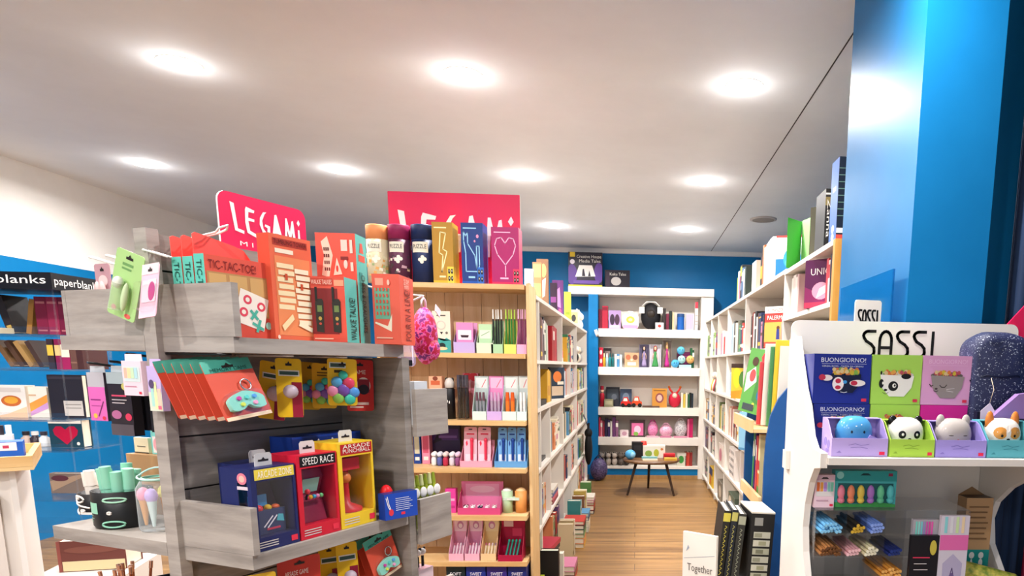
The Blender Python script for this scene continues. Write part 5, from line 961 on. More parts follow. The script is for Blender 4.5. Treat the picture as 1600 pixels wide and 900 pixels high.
def lay_book(name, label, loc, rot, w, d, t_, col, group=None, cat='book'):
    b = thing(name, label, cat, loc, rot, group); c = M(col, .45); k = min(.003, t_*.16); m = MB()
    m.box(-w/2, w/2, 0, d, 0, k, c); m.box(-w/2, w/2, 0, d, t_-k, t_, c); m.box(-w/2, w/2, 0, k, k, t_-k, c); m.build('cover', b)
    MB().box(-w/2+.003, w/2-.003, k*1.05, d-.003, k*1.05, t_-k*1.05, M('#e8dec8', .8)).build('page_block', b); return b
def face_book(name, label, loc, rot, w, h, t_, col, arts=(), texts=(), group=None, cat='book', tilt=.0, lean=0, spine=None):
    """book standing with its front cover to the viewer"""
    b = thing(name, label, cat, loc, (-tilt, lean, rot), group); c = M(col, .4); sp = M(spine or col, .45); k = .0025; m = MB()
    m.box(-w/2, w/2, 0, k, 0, h, c); m.box(-w/2, w/2, t_-k, t_, 0, h, c); m.box(-w/2, -w/2+k, k, t_-k, 0, h, sp); m.build('cover', b)
    MB().box(-w/2+k*1.05, w/2-.003, k*1.05, t_-k*1.05, .003, h-.003, M('#eae2d0', .8)).build('page_block', b)
    fn = face(w, h, t_); 
    if arts: art(b, fn, w, h, arts)
    for s, bx, c2 in texts: text(b, fn, s, (bx[0]*w, bx[1]*h, bx[2]*w, bx[3]*h), c2)
    return b
def fill(fr, x0, z, specs, where, group, y=.03, start=0):
    """specs: (thickness, height, depth, colour, colour word, bands)"""
    x = x0; seen = {}
    words_ = [s[4] for s in specs]
    for i, s in enumerate(specs):
        t_, h, d, c, w = s[:5]; band = s[5] if len(s) > 5 else None; lean = s[6] if len(s) > 6 else 0
        sh = h*math.sin(abs(lean)); 
        if lean > 0: pass
        seen[w] = seen.get(w, 0)+1
        lab = f'{w} book {where}' if words_.count(w) == 1 else f'{ORD[seen[w]-1]} {w} book {where}'
        if lean < 0: x += sh
        book('book', lab, fr.w(x+t_/2, y, z+.0006+abs(math.sin(lean))*t_/2), fr.a, t_-.001, h, d, c, group, lean, band); x += t_+(sh if lean > 0 else 0)+.0008
    return x
YB_ = [(.1, .2, '#e2c24a'), (.75, .8, '#e2c24a')]; WB_ = [(.6, .85, '#e8e2d6')]; KB_ = [(.15, .25, '#1c1a1a'), (.7, .78, '#1c1a1a')]
def lz(i): return LZ[i]
def lx(Y): return Y-LY

PAL = [('#b8382e', 'red'), ('#e2dacb', 'white'), ('#2c3a5c', 'navy'), ('#d9a83c', 'yellow'), ('#3f7a58', 'green'), ('#7a4a30', 'brown'), ('#c9c0b0', 'grey'), ('#5a8fb4', 'blue'), ('#d88a5a', 'orange'), ('#26242a', 'black'), ('#c77a98', 'pink'), ('#e6dcc0', 'cream'), ('#6a4a78', 'purple'), ('#8aa868', 'olive')]
def autofill(fr, x0, x1, z, where, group, seed, hmin=.17, hmax=.235, tmin=.05, tmax=.085, y=.025, d=.19):
    random.seed(seed); x = x0; specs = []
    while True:
        t_ = random.uniform(tmin, tmax)
        if x+t_ > x1: break
        c, w = random.choice(PAL); c2 = random.choice(PAL)[0]; b0 = random.uniform(.1, .6); x += t_+.0008
        specs.append((t_, random.uniform(hmin, hmax), d, c, w, [(b0, b0+random.uniform(.06, .25), c2), (.86, .9, c2)]))
    fill(fr, x0, z, specs, where, group, y)
BAYN = [('near', 4.97, 5.88), ('middle', 5.92, 6.58), ('third', 6.62, 7.18), ('last', 7.22, 7.75)]
# left aisle bookcase
fill(LB, lx(4.03), LZ[1], [(.05, .27, .2, '#33221f', 'dark brown'), (.055, .25, .2, '#6a3f34', 'reddish brown', YB_), (.06, .24, .2, '#7d6a70', 'mauve'), (.04, .26, .2, '#2a2a2c', 'black', WB_), (.06, .24, .2, '#d8d2c6', 'white', KB_), (.06, .23, .2, '#9cb5a0', 'sage green'), (.05, .22, .2, '#c9c2b4', 'cream')], 'on the second shelf of the left bookcase, before the red row', 'books on the second shelf of the left bookcase')
fill(LB, lx(4.62), LZ[1], [(.07, .23, .2, '#a01c26', 'crimson'), (.07, .235, .2, '#8c1820', 'dark red', WB_), (.07, .23, .2, '#a82430', 'scarlet'), (.07, .225, .2, '#951a2a', 'wine red')], 'in the red row on the second shelf of the left bookcase', 'red books on the second shelf of the left bookcase')
carton('small_box', 'small red and white box alone in the middle bay of the left bookcase', 'box', (LB.w(lx(5.35), .04, LZ[1]+.0006), .10, .085, LB.a), .08, '#d8402c', None, None, [('front', [('r', 0, 0, 1, .35, '#e8ddd0')])])
lay_book('book', 'black book with a white label lying flat on the third shelf of the left bookcase', LB.w(lx(4.05), .02, LZ[2]+.0006), LB.a, .34, .2, .032, '#1a191b')
lay_book('book', 'dark grey magazine lying under the shelf edge beneath the flat black book', LB.w(lx(4.05), .03, LZ[3]+.0006), LB.a, .34, .2, .02, '#3a3836')
fill(LB, lx(4.34), LZ[2], [(.05, .20, .2, '#c8962a', 'ochre'), (.06, .21, .2, '#e0b02e', 'yellow', [(.2, .5, '#c2822a')]), (.05, .2, .2, '#d8a83c', 'gold'), (.05, .19, .2, '#7a5a2c', 'olive brown')], 'on the third shelf of the left bookcase', 'books on the third shelf of the left bookcase')
face_book('book', 'dark blue picture book leaning out on the third shelf of the left bookcase', LB.w(lx(4.90), .03, LZ[2]+.0006), LB.a-.5, .17, .22, .02, '#27384a', [('r', .1, .1, .9, .4, '#c9b49a'), ('e', .5, .7, .3, .18, '#d8793a'), ('r', .5, .45, .95, .55, '#e4dac8')])
fill(LB, lx(5.25), LZ[2], [(.07, .20, .2, '#e2ddd2', 'white'), (.07, .21, .2, '#4a86b8', 'sky blue', WB_), (.08, .19, .2, '#b8c4cc', 'pale blue'), (.07, .21, .2, '#c25a3a', 'rust')], 'past the dark blue picture book on the third shelf', 'books in the middle bay of the left bookcase')
fill(LB, lx(6.3), LZ[2], [(.1, .19, .2, '#3c2c28', 'brown black'), (.1, .2, .2, '#d9d0c2', 'ivory'), (.1, .18, .2, '#5a3a2a', 'chestnut'), (.1, .2, .2, '#c8b04a', 'mustard')], 'in the far bay of the third shelf', 'books in the far bay of the left bookcase')
fill(LB, lx(4.26), LZ[3], [(.03, .19, .2, '#a32a2c', 'red')], 'standing alone near the front of the fourth shelf', None)
fill(LB, lx(4.45), LZ[3], [(.05, .22, .2, '#e6ded0', 'cream'), (.05, .2, .2, '#6a8a9a', 'grey blue'), (.06, .18, .2, '#b86a3a', 'orange brown')], 'on the fourth shelf of the left bookcase', 'books on the fourth shelf of the left bookcase')
fill(LB, lx(5.15), LZ[3], [(.09, .28, .2, '#b5a52c', 'tall olive yellow'), (.08, .2, .2, '#e0d8c8', 'ivory'), (.08, .24, .2, '#57503a', 'dark olive'), (.08, .2, .2, '#cfc2a2', 'sand')], 'in the middle bay of the fourth shelf', 'books in the middle bay of the fourth shelf')
fill(LB, lx(6.25), LZ[3], [(.12, .22, .2, '#e0c23a', 'lemon yellow'), (.12, .25, .2, '#232a4a', 'dark navy'), (.12, .23, .2, '#c8402e', 'brick red'), (.12, .2, .2, '#e6dccb', 'pale cream')], 'in the far bay of the fourth shelf', 'books in the far bay of the fourth shelf')
fill(LB, lx(3.56), LZ[4], [(.045, .24, .2, '#e4dccb', 'white'), (.045, .235, .2, '#d9cfb8', 'beige'), (.04, .25, .2, '#23211f', 'black', WB_), (.045, .23, .2, '#e8e0d0', 'cream')], 'near the front of the fifth shelf, left bookcase', 'books near the front of the fifth shelf')
for i, (c, w, lb) in enumerate((('#8a2f3a', .3, 'wine red'), ('#c85a6a', .29, 'rose'), ('#4a5a8a', .28, 'slate blue'), ('#d9d2c4', .27, 'cream'))):
    lay_book('book', f'{lb} book in a flat pile on the fifth shelf of the left bookcase', LB.w(lx(4.55), .01, LZ[4]+.0006+.024*i), LB.a, w, .2, .0232, c, 'flat pile of books on the fifth shelf')
fill(LB, lx(5.06), LZ[4], [(.08, .25, .2, '#1d2c5c', 'navy'), (.08, .2, .2, '#d9d2c2', 'white'), (.08, .22, .2, '#2c5a4a', 'dark green'), (.1, .2, .2, '#b54a3a', 'terracotta')], 'in the middle bay of the fifth shelf', 'books in the middle bay of the fifth shelf')
fill(LB, lx(6.3), LZ[4], [(.12, .2, .2, '#3c6a4a', 'moss green'), (.12, .22, .2, '#e4dac6', 'cream'), (.12, .2, .2, '#4a7ab0', 'blue')], 'in the far bay of the fifth shelf', 'books in the far bay of the fifth shelf')
random.seed(11)
for i, (Y, c, w) in enumerate(((3.62, '#4c4a46', 'charcoal'), (3.72, '#d8d2c4', 'cream'), (3.83, '#2c2a2e', 'black'), (3.95, '#b8c23a', 'lime green'))):
    lay_book('magazine', f'{w} magazine in the slanted pile low at the front of the left bookcase', LB.w(lx(3.675)+.004*i, -.02-.006*i, LZ[5]+.0006+.024*i), LB.a, .25, .21, .0235, c, 'slanted pile of magazines', 'magazine')
for i, (c, w) in enumerate((('#c23a48', 'red'), ('#e8d2cc', 'pale pink'), ('#26282e', 'black'), ('#b03444', 'crimson'))):
    lay_book('book', f'{w} book in the low pile behind the slanted magazines', LB.w(lx(4.18), -.03, LZ[5]+.0006+.031*i), LB.a-.04*i, .28, .22, .03, c, 'low pile behind the magazines')
def floor_books(lst, grp):
    for i, (Y, t_, h, c, w, ln) in enumerate(lst):
        book('book', f'{w} book standing on the floor against the left bookcase', (LX+.115, Y, .0006+abs(math.sin(ln))*t_/2), PI/2, t_, h, .10, c, grp, ln, WB_ if i % 2 else KB_)
floor_books([(3.62, .05, .30, '#1c1b1c', 'large black and white', 0), (3.85, .06, .22, '#e6dfd2', 'thick white', 0), (4.45, .04, .25, '#d2c29a', 'cream boxed', 0), (4.52, .04, .26, '#b5a27a', 'tan boxed', 0), (4.585, .03, .25, '#e4dccc', 'white boxed', 0), (5.1, .05, .28, '#3f8a8c', 'teal', 0), (5.16, .05, .27, '#9cc4cc', 'pale aqua', 0), (5.5, .06, .24, '#8a5a3a', 'brown', 0), (5.62, .05, .26, '#c9b05a', 'mustard spined', 0), (5.72, .06, .25, '#e8e0cc', 'ivory', 0), (6.3, .08, .22, '#5a8a4a', 'grass green', 0)], 'books standing on the floor by the left bookcase')
# on top of the left bookcase
def lt(px0, px1, y0, Xd=LX-.05): return fit((px0, y0, px1, 480), Y=on_x((px0+px1)/2, 470, Xd).y, z=LZ[0]+.0006)
TOPL = [((829, 842), 420, 3.68, '#a8bcc8', 'pale blue boxed book facing the entrance on top of the left bookcase', [('r', .1, .5, .9, .9, '#d0d8dc'), ('e', .5, .3, .3, .15, '#d88a6a')]), ((843, 856), 410, 4.0, '#c9825a', 'orange and brown boxed book behind the pale blue one on top of the bookcase', [('r', .05, .6, .95, .95, '#e0a070'), ('r', .1, .1, .9, .45, '#8aa06a')]), ((854, 871), 405, 4.3, '#8c6a50', 'brown game box with pale figures on top of the left bookcase', [('p', [(.2, .1), (.7, .2), (.8, .6), (.3, .5)], '#e8d2c0'), ('e', .6, .75, .25, .15, '#d0b070')]),
        ((866, 876), 442, 4.75, '#3a2a3c', 'dark plum book standing half behind the purple one on top of the bookcase', [('r', .1, .3, .9, .5, '#8a4a8a')]), ((873, 889), 438, 5.15, '#6a3a7a', 'purple picture book facing the entrance on top of the left bookcase', [('p', [(.2, .3), (.8, .2), (.7, .8), (.3, .7)], '#c890c0'), ('e', .3, .15, .15, .08, '#e8d070'), ('e', .7, .12, .14, .07, '#d85a8a')]), ((888, 898), 456, 5.75, '#a2b43c', 'lime green book on top of the left bookcase', [('r', .2, .2, .8, .3, '#7a8a2a')]), ((897, 914), 484, 6.6, '#d9d2b8', 'cream framed picture book at the far end on top of the left bookcase', [('r', .15, .2, .85, .85, '#e6dc8a'), ('e', .5, .5, .2, .22, '#3a3a3a')])]
for (x0, x1), y0, Y, c, lb, ar in TOPL:
    p = on_y((x0+x1)/2, 470, Y); w = (x1-x0)/1055*Y; zt_ = on_y(x0, y0, Y).z; xr = min(p.x+w/2, LX-.01); p.x = xr-w/2; h = max(.12, zt_-LZ[0])
    face_book('boxed_book', lb, (p.x, Y, LZ[0]+.0006), 0, w, h, .03, c, ar, (), None)
for i, (Y, c, lb) in enumerate(((6.95, '#f0ece4', 'white soft toy sitting high at the far end of the left bookcase'), (7.2, '#e8e4da', 'white soft toy on top at the last end of the left bookcase'))):
    t = thing('soft_toy', lb, 'soft toy', (LX-.06, Y, LZ[0]+.0006), PI/2, 'white soft toys'); m = MB(); m.ell((0, 0, .05), .05, .04, .05, M(c, .8)); m.build('body', t); m = MB(); m.ell((0, -.01, .13), .04, .037, .04, M(c, .8)); m.build('head', t); m = MB(); m.ell((-.03, 0, .17), .012, .01, .02, M(c, .8), 8, 6); m.ell((.03, 0, .17), .012, .01, .02, M(c, .8), 8, 6); m.build('ear', t)
for i in range(4):
    t = thing('soft_toy', f'{("small white", "black and white", "small cream", "grey")[i]} soft toy in the far upper bay of the left bookcase', 'soft toy', LB.w(lx(6.4+.24*i), .03, LZ[1]+.0006), PI/2, 'soft toys in the far upper bay'); c = ('#ece6dc', '#2c2a2a', '#e2d6c0', '#a8a4a0')[i]
    m = MB(); m.ell((0, .03, .05), .045, .04, .05, M(c, .8), 10, 6); m.build('body', t); m = MB(); m.ell((0, .02, .125), .035, .033, .035, M('#efe9e0' if i == 1 else c, .8), 10, 6); m.build('head', t)
t = thing('hanging_bag', 'black cat shaped bag hanging low at the far end of the left bookcase', 'bag', (LX+.05, 6.9, .18), PI/2); m = MB(); m.ell((0, 0, .16), .10, .04, .17, M('#141416', .7)); m.build('bag', t); m = MB(); m.prism([(-.06, .34), (-.045, .42), (-.02, .35)], -.01, .01, M('#141416', .7)); m.prism([(.06, .34), (.045, .42), (.02, .35)], -.01, .01, M('#141416', .7)); m.ell((0, 0, .32), .07, .04, .05, M('#141416', .7)); m.build('head', t); m = MB(); m.tube([(0, 0, .36), (-.0, .03, .46), (0, .045, .50)], .004, BLK, 6); m.build('strap', t)
t.location.z = .3

# right aisle bookcase
def top_item(rect, Y, z): return fit(rect, Y=Y, z=z)
zt = RZ[0]+.0006; zn = 1.8006
t = book('binder', 'tall navy binder with a dark spine standing nearest the blue column', (.800, 2.745, zn), 0, .034, .315, .10, '#17202e', None, 0, [(.1, .16, '#e8e4dc'), (.03, .08, '#d84a3a')]+[(.30+.08*i, .31+.08*i, '#6a8a7a') for i in range(8)], cat='binder')
art(t, face(.034, .315, .10, 'left'), .10, .315, [('r', 0, 0, 1, 1, '#3f6cb4'), ('e', .5, .07, .2, .05, '#c8d0dc'), ('e', .5, .17, .2, .05, '#c8d0dc'), ('r', .3, .62, .7, .68, '#dfe6ee')])
book('book', 'black book with white script on its spine next to the navy binder', (.792, 2.90, zn), 0, .030, .235, .15, '#1b1a1c', None, 0, [(.72, .86, '#8a7a4a'), (.9, .93, '#e4e0d8')], txt='Zanna', tc='#f0ece4')
face_book('book', 'dark olive book with a golden oval on its cover on top of the right bookcase', (.848, 3.14, zn), -.75, .16, .225, .035, '#4a4a3a', [('r', 0, 0, 1, 1, '#5c5a48'), ('e', .45, .5, .28, .3, '#c2a24e'), ('e', .45, .5, .18, .22, '#d8a08a'), ('r', .25, .1, .7, .16, '#c2a24e')], spine='#26251f')
g = thing('folding_card', 'open bright green folding book standing like a tent on top of the right bookcase', 'book', (.84, 3.50, zn), 0); GRN = M('#3f9a3c', .45); 
m = MB(); m.prism([(-.09, -.02), (0, .07), (0, .073), (-.093, -.02)], 0, .24, GRN, fn=lambda a, b, h: (a, b, h)); m.build('left_board', g); m = MB(); m.prism([(.002, .07), (.035, -.055), (.039, -.055), (.006, .07)], 0, .245, M('#8cc878', .45), fn=lambda a, b, h: (a, b, h)); m.build('right_board', g)
face_book('book', 'white atlas with a blue globe on its cover on top of the right bookcase', (.87, 3.98, zt), -.3, .15, .235, .03, '#eef0f0', [('r', 0, 0, 1, .45, '#1f6ab8'), ('e', .62, .45, .34, .26, '#2f8ad0'), ('e', .7, .52, .2, .16, '#e6ece8'), ('e', .5, .36, .14, .1, '#5aa8e0'), ('r', .0, .95, 1, 1, '#c23a34'), ('r', .1, .80, .7, .86, '#c9c2c0')], lean=0)
fill(RB, rx(4.55), zt-.0006, [(.06, .20, .2, '#1d1c1c', 'black', [(.1, .9, '#26261f'), (.3, .7, '#b8b83a')]), (.05, .26, .2, '#e07a4a', 'orange'), (.07, .24, .2, '#e4ded2', 'white', WB_), (.05, .25, .2, '#d8d0c4', 'pale grey'), (.05, .255, .2, '#ece6da', 'ivory'), (.06, .26, .2, '#cfd4d8', 'silver'), (.05, .26, .2, '#e8e2d4', 'cream')], 'in the near row on top of the right bookcase', 'books on top of the right bookcase')
t = lay_book('book', 'thick white page block book on top of the right bookcase beside the black spined one', RB.w(rx(4.74), .02, zt), RB.a, .16, .2, .20, '#ece6da')
fill(RB, rx(5.6), zt-.0006, [(.05, .20, .2, '#8aa83a', 'lime'), (.06, .24, .2, '#e8e2d6', 'white'), (.05, .22, .2, '#d85a7a', 'pink'), (.08, .27, .2, '#22262a', 'black', [(.7, .95, '#c2c23a'), (.3, .5, '#6a7a8a')]), (.08, .24, .2, '#3f5a7a', 'steel blue', WB_), (.06, .22, .2, '#e0d8c8', 'cream'), (.06, .23, .2, '#2f3a34', 'dark green')], 'in the far row on top of the right bookcase', 'far books on top of the right bookcase')
# near section second shelf
zs = 1.565
face_book('book', 'pink and purple adventure book with white title beside the pine end board', NB.w(.60, .03, zs+.0006), NB.a+.75, .15, .205, .03, '#8a2a5e', [('p', [(0, .45), (.5, .3), (1, .5), (1, 1), (0, 1)], '#5a1c4c'), ('e', .55, .35, .3, .18, '#e0a0b8'), ('p', [(.4, .2), (.7, .3), (.8, .5), (.5, .4)], '#e8dce2'), ('r', 0, 0, 1, .12, '#c23a5a')], [('UNIC', (.2, .68, .85, .82), '#f2ece8')])
fill(NB, .70, zs, [(.03, .19, .2, '#c83a44', 'red'), (.025, .18, .2, '#e6ded6', 'white', [(.6, .9, '#c83a44')]), (.035, .2, .2, '#2a2030', 'black')], 'right of the pink adventure book', 'spines beside the pine end board')
fill(NB, .06, zs, [(.03, .19, .2, '#e6e0d6', 'white'), (.03, .2, .2, '#d9cfc4', 'beige'), (.03, .2, .2, '#e8d8d0', 'pale pink'), (.03, .185, .2, '#eae4da', 'ivory'), (.03, .195, .2, '#c9a4a0', 'dusty rose')], 'left of the pink adventure book', 'pale spines on the upper right shelf')
fill(NB, .10, 1.27, [(.04, .2, .2, '#e0d8cc', 'white'), (.04, .22, .2, '#3a4a6a', 'navy'), (.05, .2, .2, '#c9a23c', 'gold'), (.04, .21, .2, '#b03a3c', 'red'), (.05, .2, .2, '#dcd4c8', 'cream'), (.05, .22, .2, '#5a7a5a', 'green')], 'on the third shelf of the pine ended bookcase', 'books on the third shelf of the pine ended bookcase')
# 1.42 shelf
face_book('book', 'red and white city tale book with a small blue child on its cover', RB.w(rx(3.98), .03, RZ[1]+.0006), RB.a+.72, .165, .235, .02, '#d83a34', [('r', 0, .84, 1, 1, '#ece6de'), ('r', 0, .12, 1, .62, '#e0a24e'), ('e', .6, .48, .07, .05, '#5a3a2a'), ('p', [(.52, .2), (.68, .2), (.66, .45), (.54, .45)], '#2c3a7a'), ('r', 0, 0, 1, .14, '#d04a3a')], [('PALERMO', (.12, .68, .9, .78), '#f4ece4'), ('ROMANZO A', (.12, .87, .9, .95), '#c23a34')])
p = RB.w(rx(3.80), .06, RZ[1]+.0006); t = thing('soft_bottle', 'coral bottle with a mint cap beside the red city tale book', 'bottle', p, 0); m = MB(); m.lathe([(0, 0), (.035, 0), (.04, .02), (.038, .13), (.025, .15)], M('#e88a74', .45), n=18); m.build('bottle', t); m = MB(); m.lathe([(.026, .151), (.03, .155), (.028, .19), (0, .195)], M('#a8d2c0', .45), n=18); m.build('cap', t)
p = RB.w(rx(4.22), .05, RZ[1]+.0006); t = thing('soft_bottle', 'mint and white bottle on the far side of the red city tale book', 'bottle', p, 0); m = MB(); m.lathe([(0, 0), (.032, 0), (.034, .07), (.034, .08)], M('#8abfa8', .45), n=18); m.build('bottle', t); m = MB(); m.lathe([(.0335, .081), (.034, .085), (.03, .2), (0, .205)], M('#e8e4da', .45), n=18); m.build('cap', t)
fill(RB, rx(4.85), RZ[1], [(.05, .24, .2, '#23201f', 'black', [(.4, .46, '#e4e0d8')]), (.05, .26, .2, '#7a2f2a', 'brick'), (.05, .25, .2, '#d8d2c6', 'cream'), (.06, .26, .2, '#2c2a2c', 'charcoal', [(.55, .62, '#e8e4dc')]), (.05, .22, .2, '#e6e0d4', 'white'), (.05, .24, .2, '#5c3a30', 'brown')], 'in the near bay of the second shelf, right bookcase', 'near bay books, second shelf of the right bookcase')
fill(RB, rx(5.82), RZ[1], [(.07, .24, .2, '#9cb8cc', 'pale blue'), (.06, .25, .2, '#b8c4c8', 'silver'), (.07, .26, .2, '#3a3630', 'dark brown', [(.5, .56, '#e0dcd0')]), (.07, .24, .2, '#cfc8b8', 'sand'), (.07, .22, .2, '#e4ddd0', 'white'), (.07, .25, .2, '#6a6a5a', 'olive')], 'in the middle bay of the second shelf, right bookcase', 'middle bay books, second shelf of the right bookcase')
fill(RB, rx(6.55), RZ[1], [(.10, .2, .2, '#d88aa0', 'pink'), (.10, .22, .2, '#e8ded8', 'white'), (.10, .16, .2, '#d83a3a', 'red'), (.10, .2, .2, '#e2cdd0', 'blush')], 'in the third bay of the second shelf, right bookcase', 'third bay books, second shelf of the right bookcase')
# 1.062 shelf
face_book('book', 'yellow and green jungle picture book on the third shelf of the right bookcase', RB.w(rx(5.25), .03, RZ[2]+.0006), RB.a+.55, .23, .27, .02, '#c9b03a', [('p', [(0, 0), (1, 0), (1, .3), (0, .2)], '#d88a2c'), ('e', .3, .6, .2, .3, '#e6c62e'), ('e', .65, .55, .25, .25, '#4a7a3a'), ('e', .75, .3, .16, .12, '#b8342e'), ('r', 0, .88, 1, 1, '#3a2a24')])
fill(RB, rx(5.12), RZ[2], [(.04, .26, .2, '#4a2c4e', 'purple'), (.04, .25, .2, '#6a4a6a', 'mauve'), (.03, .26, .2, '#26202a', 'black')], 'beside the jungle picture book', 'spines beside the jungle book')
fill(RB, rx(4.85), RZ[2], [(.05, .24, .2, '#8a8f94', 'grey'), (.05, .25, .2, '#e4ded2', 'white'), (.06, .26, .2, '#3f6a8a', 'blue'), (.06, .22, .2, '#d0a24a', 'ochre'), (.06, .24, .2, '#b84a3a', 'red')], 'in the near bay of the third shelf, right bookcase', 'near bay books, third shelf of the right bookcase')
fill(RB, rx(5.85), RZ[2], [(.08, .2, .2, '#a8c0d0', 'pale blue'), (.08, .18, .2, '#d8b04a', 'gold'), (.08, .22, .2, '#e2dccc', 'cream')], 'in the middle bay of the third shelf, right bookcase', 'middle bay books, third shelf of the right bookcase')
for i in range(5):
    t = thing('figurine', f'{("yellow", "white", "red hatted", "striped", "cream")[i]} little figurine in the far bays of the third right shelf', 'figurine', RB.w(rx(7.09-.105*i), .05, RZ[2]+.0006), 0, 'figurines on the right bookcase'); c = ('#d8b43a', '#e6e0d6', '#c23a34', '#5a5a5a', '#e8dcc0')[i]; m = MB(); m.lathe([(0, 0), (.05, 0), (.045, .06), (.025, .12)], M(c, .5), n=12); m.build('body', t); m = MB(); m.ell((0, 0, .155), .04, .04, .04, M('#e0c0a0' if i == 2 else '#efe8dc', .5), 10, 6); m.build('head', t)
# .72 shelf
face_book('book', 'light blue picture book with a small running figure on the fourth shelf', RB.w(rx(4.72), .02, RZ[3]+.0006), RB.a+.6, .21, .27, .02, '#8fc4e0', [('e', .5, .4, .18, .2, '#c26a4a'), ('e', .45, .55, .12, .1, '#e0b090'), ('p', [(.4, .1), (.5, .3), (.7, .15)], '#4a4a6a'), ('r', 0, 0, 1, .06, '#5a98c0')], [('GEA', (.25, .76, .75, .88), '#2c4a6a')])
fill(RB, rx(5.2), RZ[3], [(.05, .28, .2, '#2f7aa8', 'blue'), (.05, .26, .2, '#e6e8e6', 'white', [(.2, .5, '#5aa0c8')]), (.05, .27, .2, '#5aa8d0', 'sky blue'), (.04, .25, .2, '#cfd8dc', 'pale')], 'left of the light blue picture book', 'spines left of the light blue picture book')
fill(RB, rx(5.85), RZ[3], [(.07, .25, .2, '#c9a080', 'tan'), (.07, .24, .2, '#e4d8cc', 'cream'), (.08, .26, .2, '#a86a5a', 'clay'), (.07, .24, .2, '#d8c8bc', 'beige')], 'in the middle bay of the fourth shelf, right bookcase', 'middle bay books, fourth shelf of the right bookcase')
fill(RB, rx(6.55), RZ[3], [(.09, .25, .2, '#5a6a3a', 'olive green'), (.09, .22, .2, '#b8a83a', 'olive yellow'), (.09, .24, .2, '#d8d0c0', 'white')], 'in the third bay of the fourth shelf, right bookcase', 'third bay books, fourth shelf of the right bookcase')
# lower right: game boxes
for (x, z, w, h, d, c, ar, lb) in ((rx(4.45), RZ[4], .30, .24, .2, '#e6d4cc', [('e', .3, .8, .2, .1, '#5a6a4a'), ('e', .7, .75, .15, .08, '#c25a5a'), ('r', .2, .5, .8, .56, '#c88a8a'), ('r', .6, 0, 1, .3, '#c8343a'), ('p', [(.1, .1), (.3, .4), (.4, .1)], '#3a4a7a')], 'pale pink board game box with animals on the fifth right shelf'),
                               (rx(5.45), RZ[4], .34, .25, .2, '#ece4de', [('r', .1+.2*i, .15+.22*j, .18+.2*i, .25+.22*j, '#3a3436') for i in range(4) for j in range(4)], 'white box with dark dots on the fifth right shelf'),
                               (rx(6.2), RZ[4], .3, .2, .2, '#dccfc4', [('e', .5, .5, .3, .3, '#c87a8a')], 'cream box with a rose disc on the fifth right shelf'),
                               (rx(5.42), RZ[5], .36, .20, .2, '#5a6a5c', [('e', .3, .6, .25, .3, '#d8d0c0'), ('p', [(.5, .1), (.9, .2), (.8, .7)], '#3a3a3c')], 'grey green picture box on the lowest right shelf'),
                               (rx(6.2), RZ[5], .3, .18, .2, '#7a7468', [('e', .6, .5, .3, .3, '#c9c0b0')], 'taupe box on the lowest right shelf'),
                               (rx(4.4), RZ[5], .3, .2, .2, '#8a6a4e', [('r', .1, .1, .6, .9, '#caa880')], 'brown picture box on the lowest right shelf'),
                               (rx(6.95), RZ[5], .3, .2, .2, '#e0b83a', [('r', 0, .6, 1, 1, '#2a2a5a'), ('e', .4, .35, .2, .25, '#d86a2a')], 'yellow and navy toy box near the end of the right bookcase')):
    carton('game_box', lb, 'box', (RB.w(x, .01, z+.0006), w, h, RB.a), d, c, None, None, [('front', ar)], (), 'boxes low on the right bookcase')

# fill the remaining bays
def ra(i, Ya, Yb, where, seed, **k): autofill(RB, rx(Yb), rx(Ya), RZ[i], where, 'books '+where, seed, **k)
ra(1, 4.30, 4.52, 'right after the mint bottle, second shelf of the right bookcase', 22)
ra(1, 4.98, 5.38, 'at the start of the middle bay of the second right shelf', 23); ra(1, 6.62, 7.17, 'in the bay before the last, second right shelf', 24, tmin=.085, tmax=.13); ra(1, 7.22, 7.74, 'in the last bay of the second right shelf', 25, tmin=.085, tmax=.13)
ra(2, 3.68, 4.50, 'in the nearest bay of the third right shelf', 26); ra(2, 5.48, 5.60, 'beyond the jungle book on the third right shelf', 27)
ra(3, 3.68, 4.45, 'in the nearest bay of the fourth right shelf', 28); ra(3, 5.24, 5.52, 'between the blue spines and the tan ones, fourth right shelf', 29); ra(3, 5.93, 6.26, 'behind the third bay of the fourth right shelf', 30); ra(3, 6.62, 7.17, 'in the bay before the last, fourth right shelf', 31, tmin=.085, tmax=.13); ra(3, 7.22, 7.74, 'in the last bay of the fourth right shelf', 32, tmin=.085, tmax=.13)
ra(4, 4.66, 4.90, 'beside the pink game box on the fifth right shelf', 33); ra(4, 6.62, 7.17, 'in the bay before the last, fifth right shelf', 34, tmin=.085, tmax=.13); ra(4, 7.22, 7.74, 'in the last bay of the fifth right shelf', 35, tmin=.085, tmax=.13)
ra(5, 4.66, 4.90, 'on the lowest right shelf by the brown picture box', 36); ra(5, 5.98, 6.04, 'on the lowest right shelf by the taupe box', 37); ra(5, 7.22, 7.74, 'in the last bay of the lowest right shelf', 38, tmin=.085, tmax=.13)
autofill(RB, rx(3.92), rx(3.66), RZ[0], 'in front of the globe atlas on top of the right bookcase', 'books by the globe atlas', 39, .18, .24) if 0 else None
def la(i, Ya, Yb, where, seed, **k): autofill(LB, lx(Ya), lx(Yb), LZ[i], where, 'books '+where, seed, **k)
la(1, 5.55, 6.15, 'in the middle bay of the second left shelf', 41); la(2, 5.62, 6.15, 'late in the middle bay of the third left shelf', 42, hmax=.215); la(2, 6.75, 7.40, 'at the far end of the third left shelf', 43, hmax=.215, tmin=.09, tmax=.14)
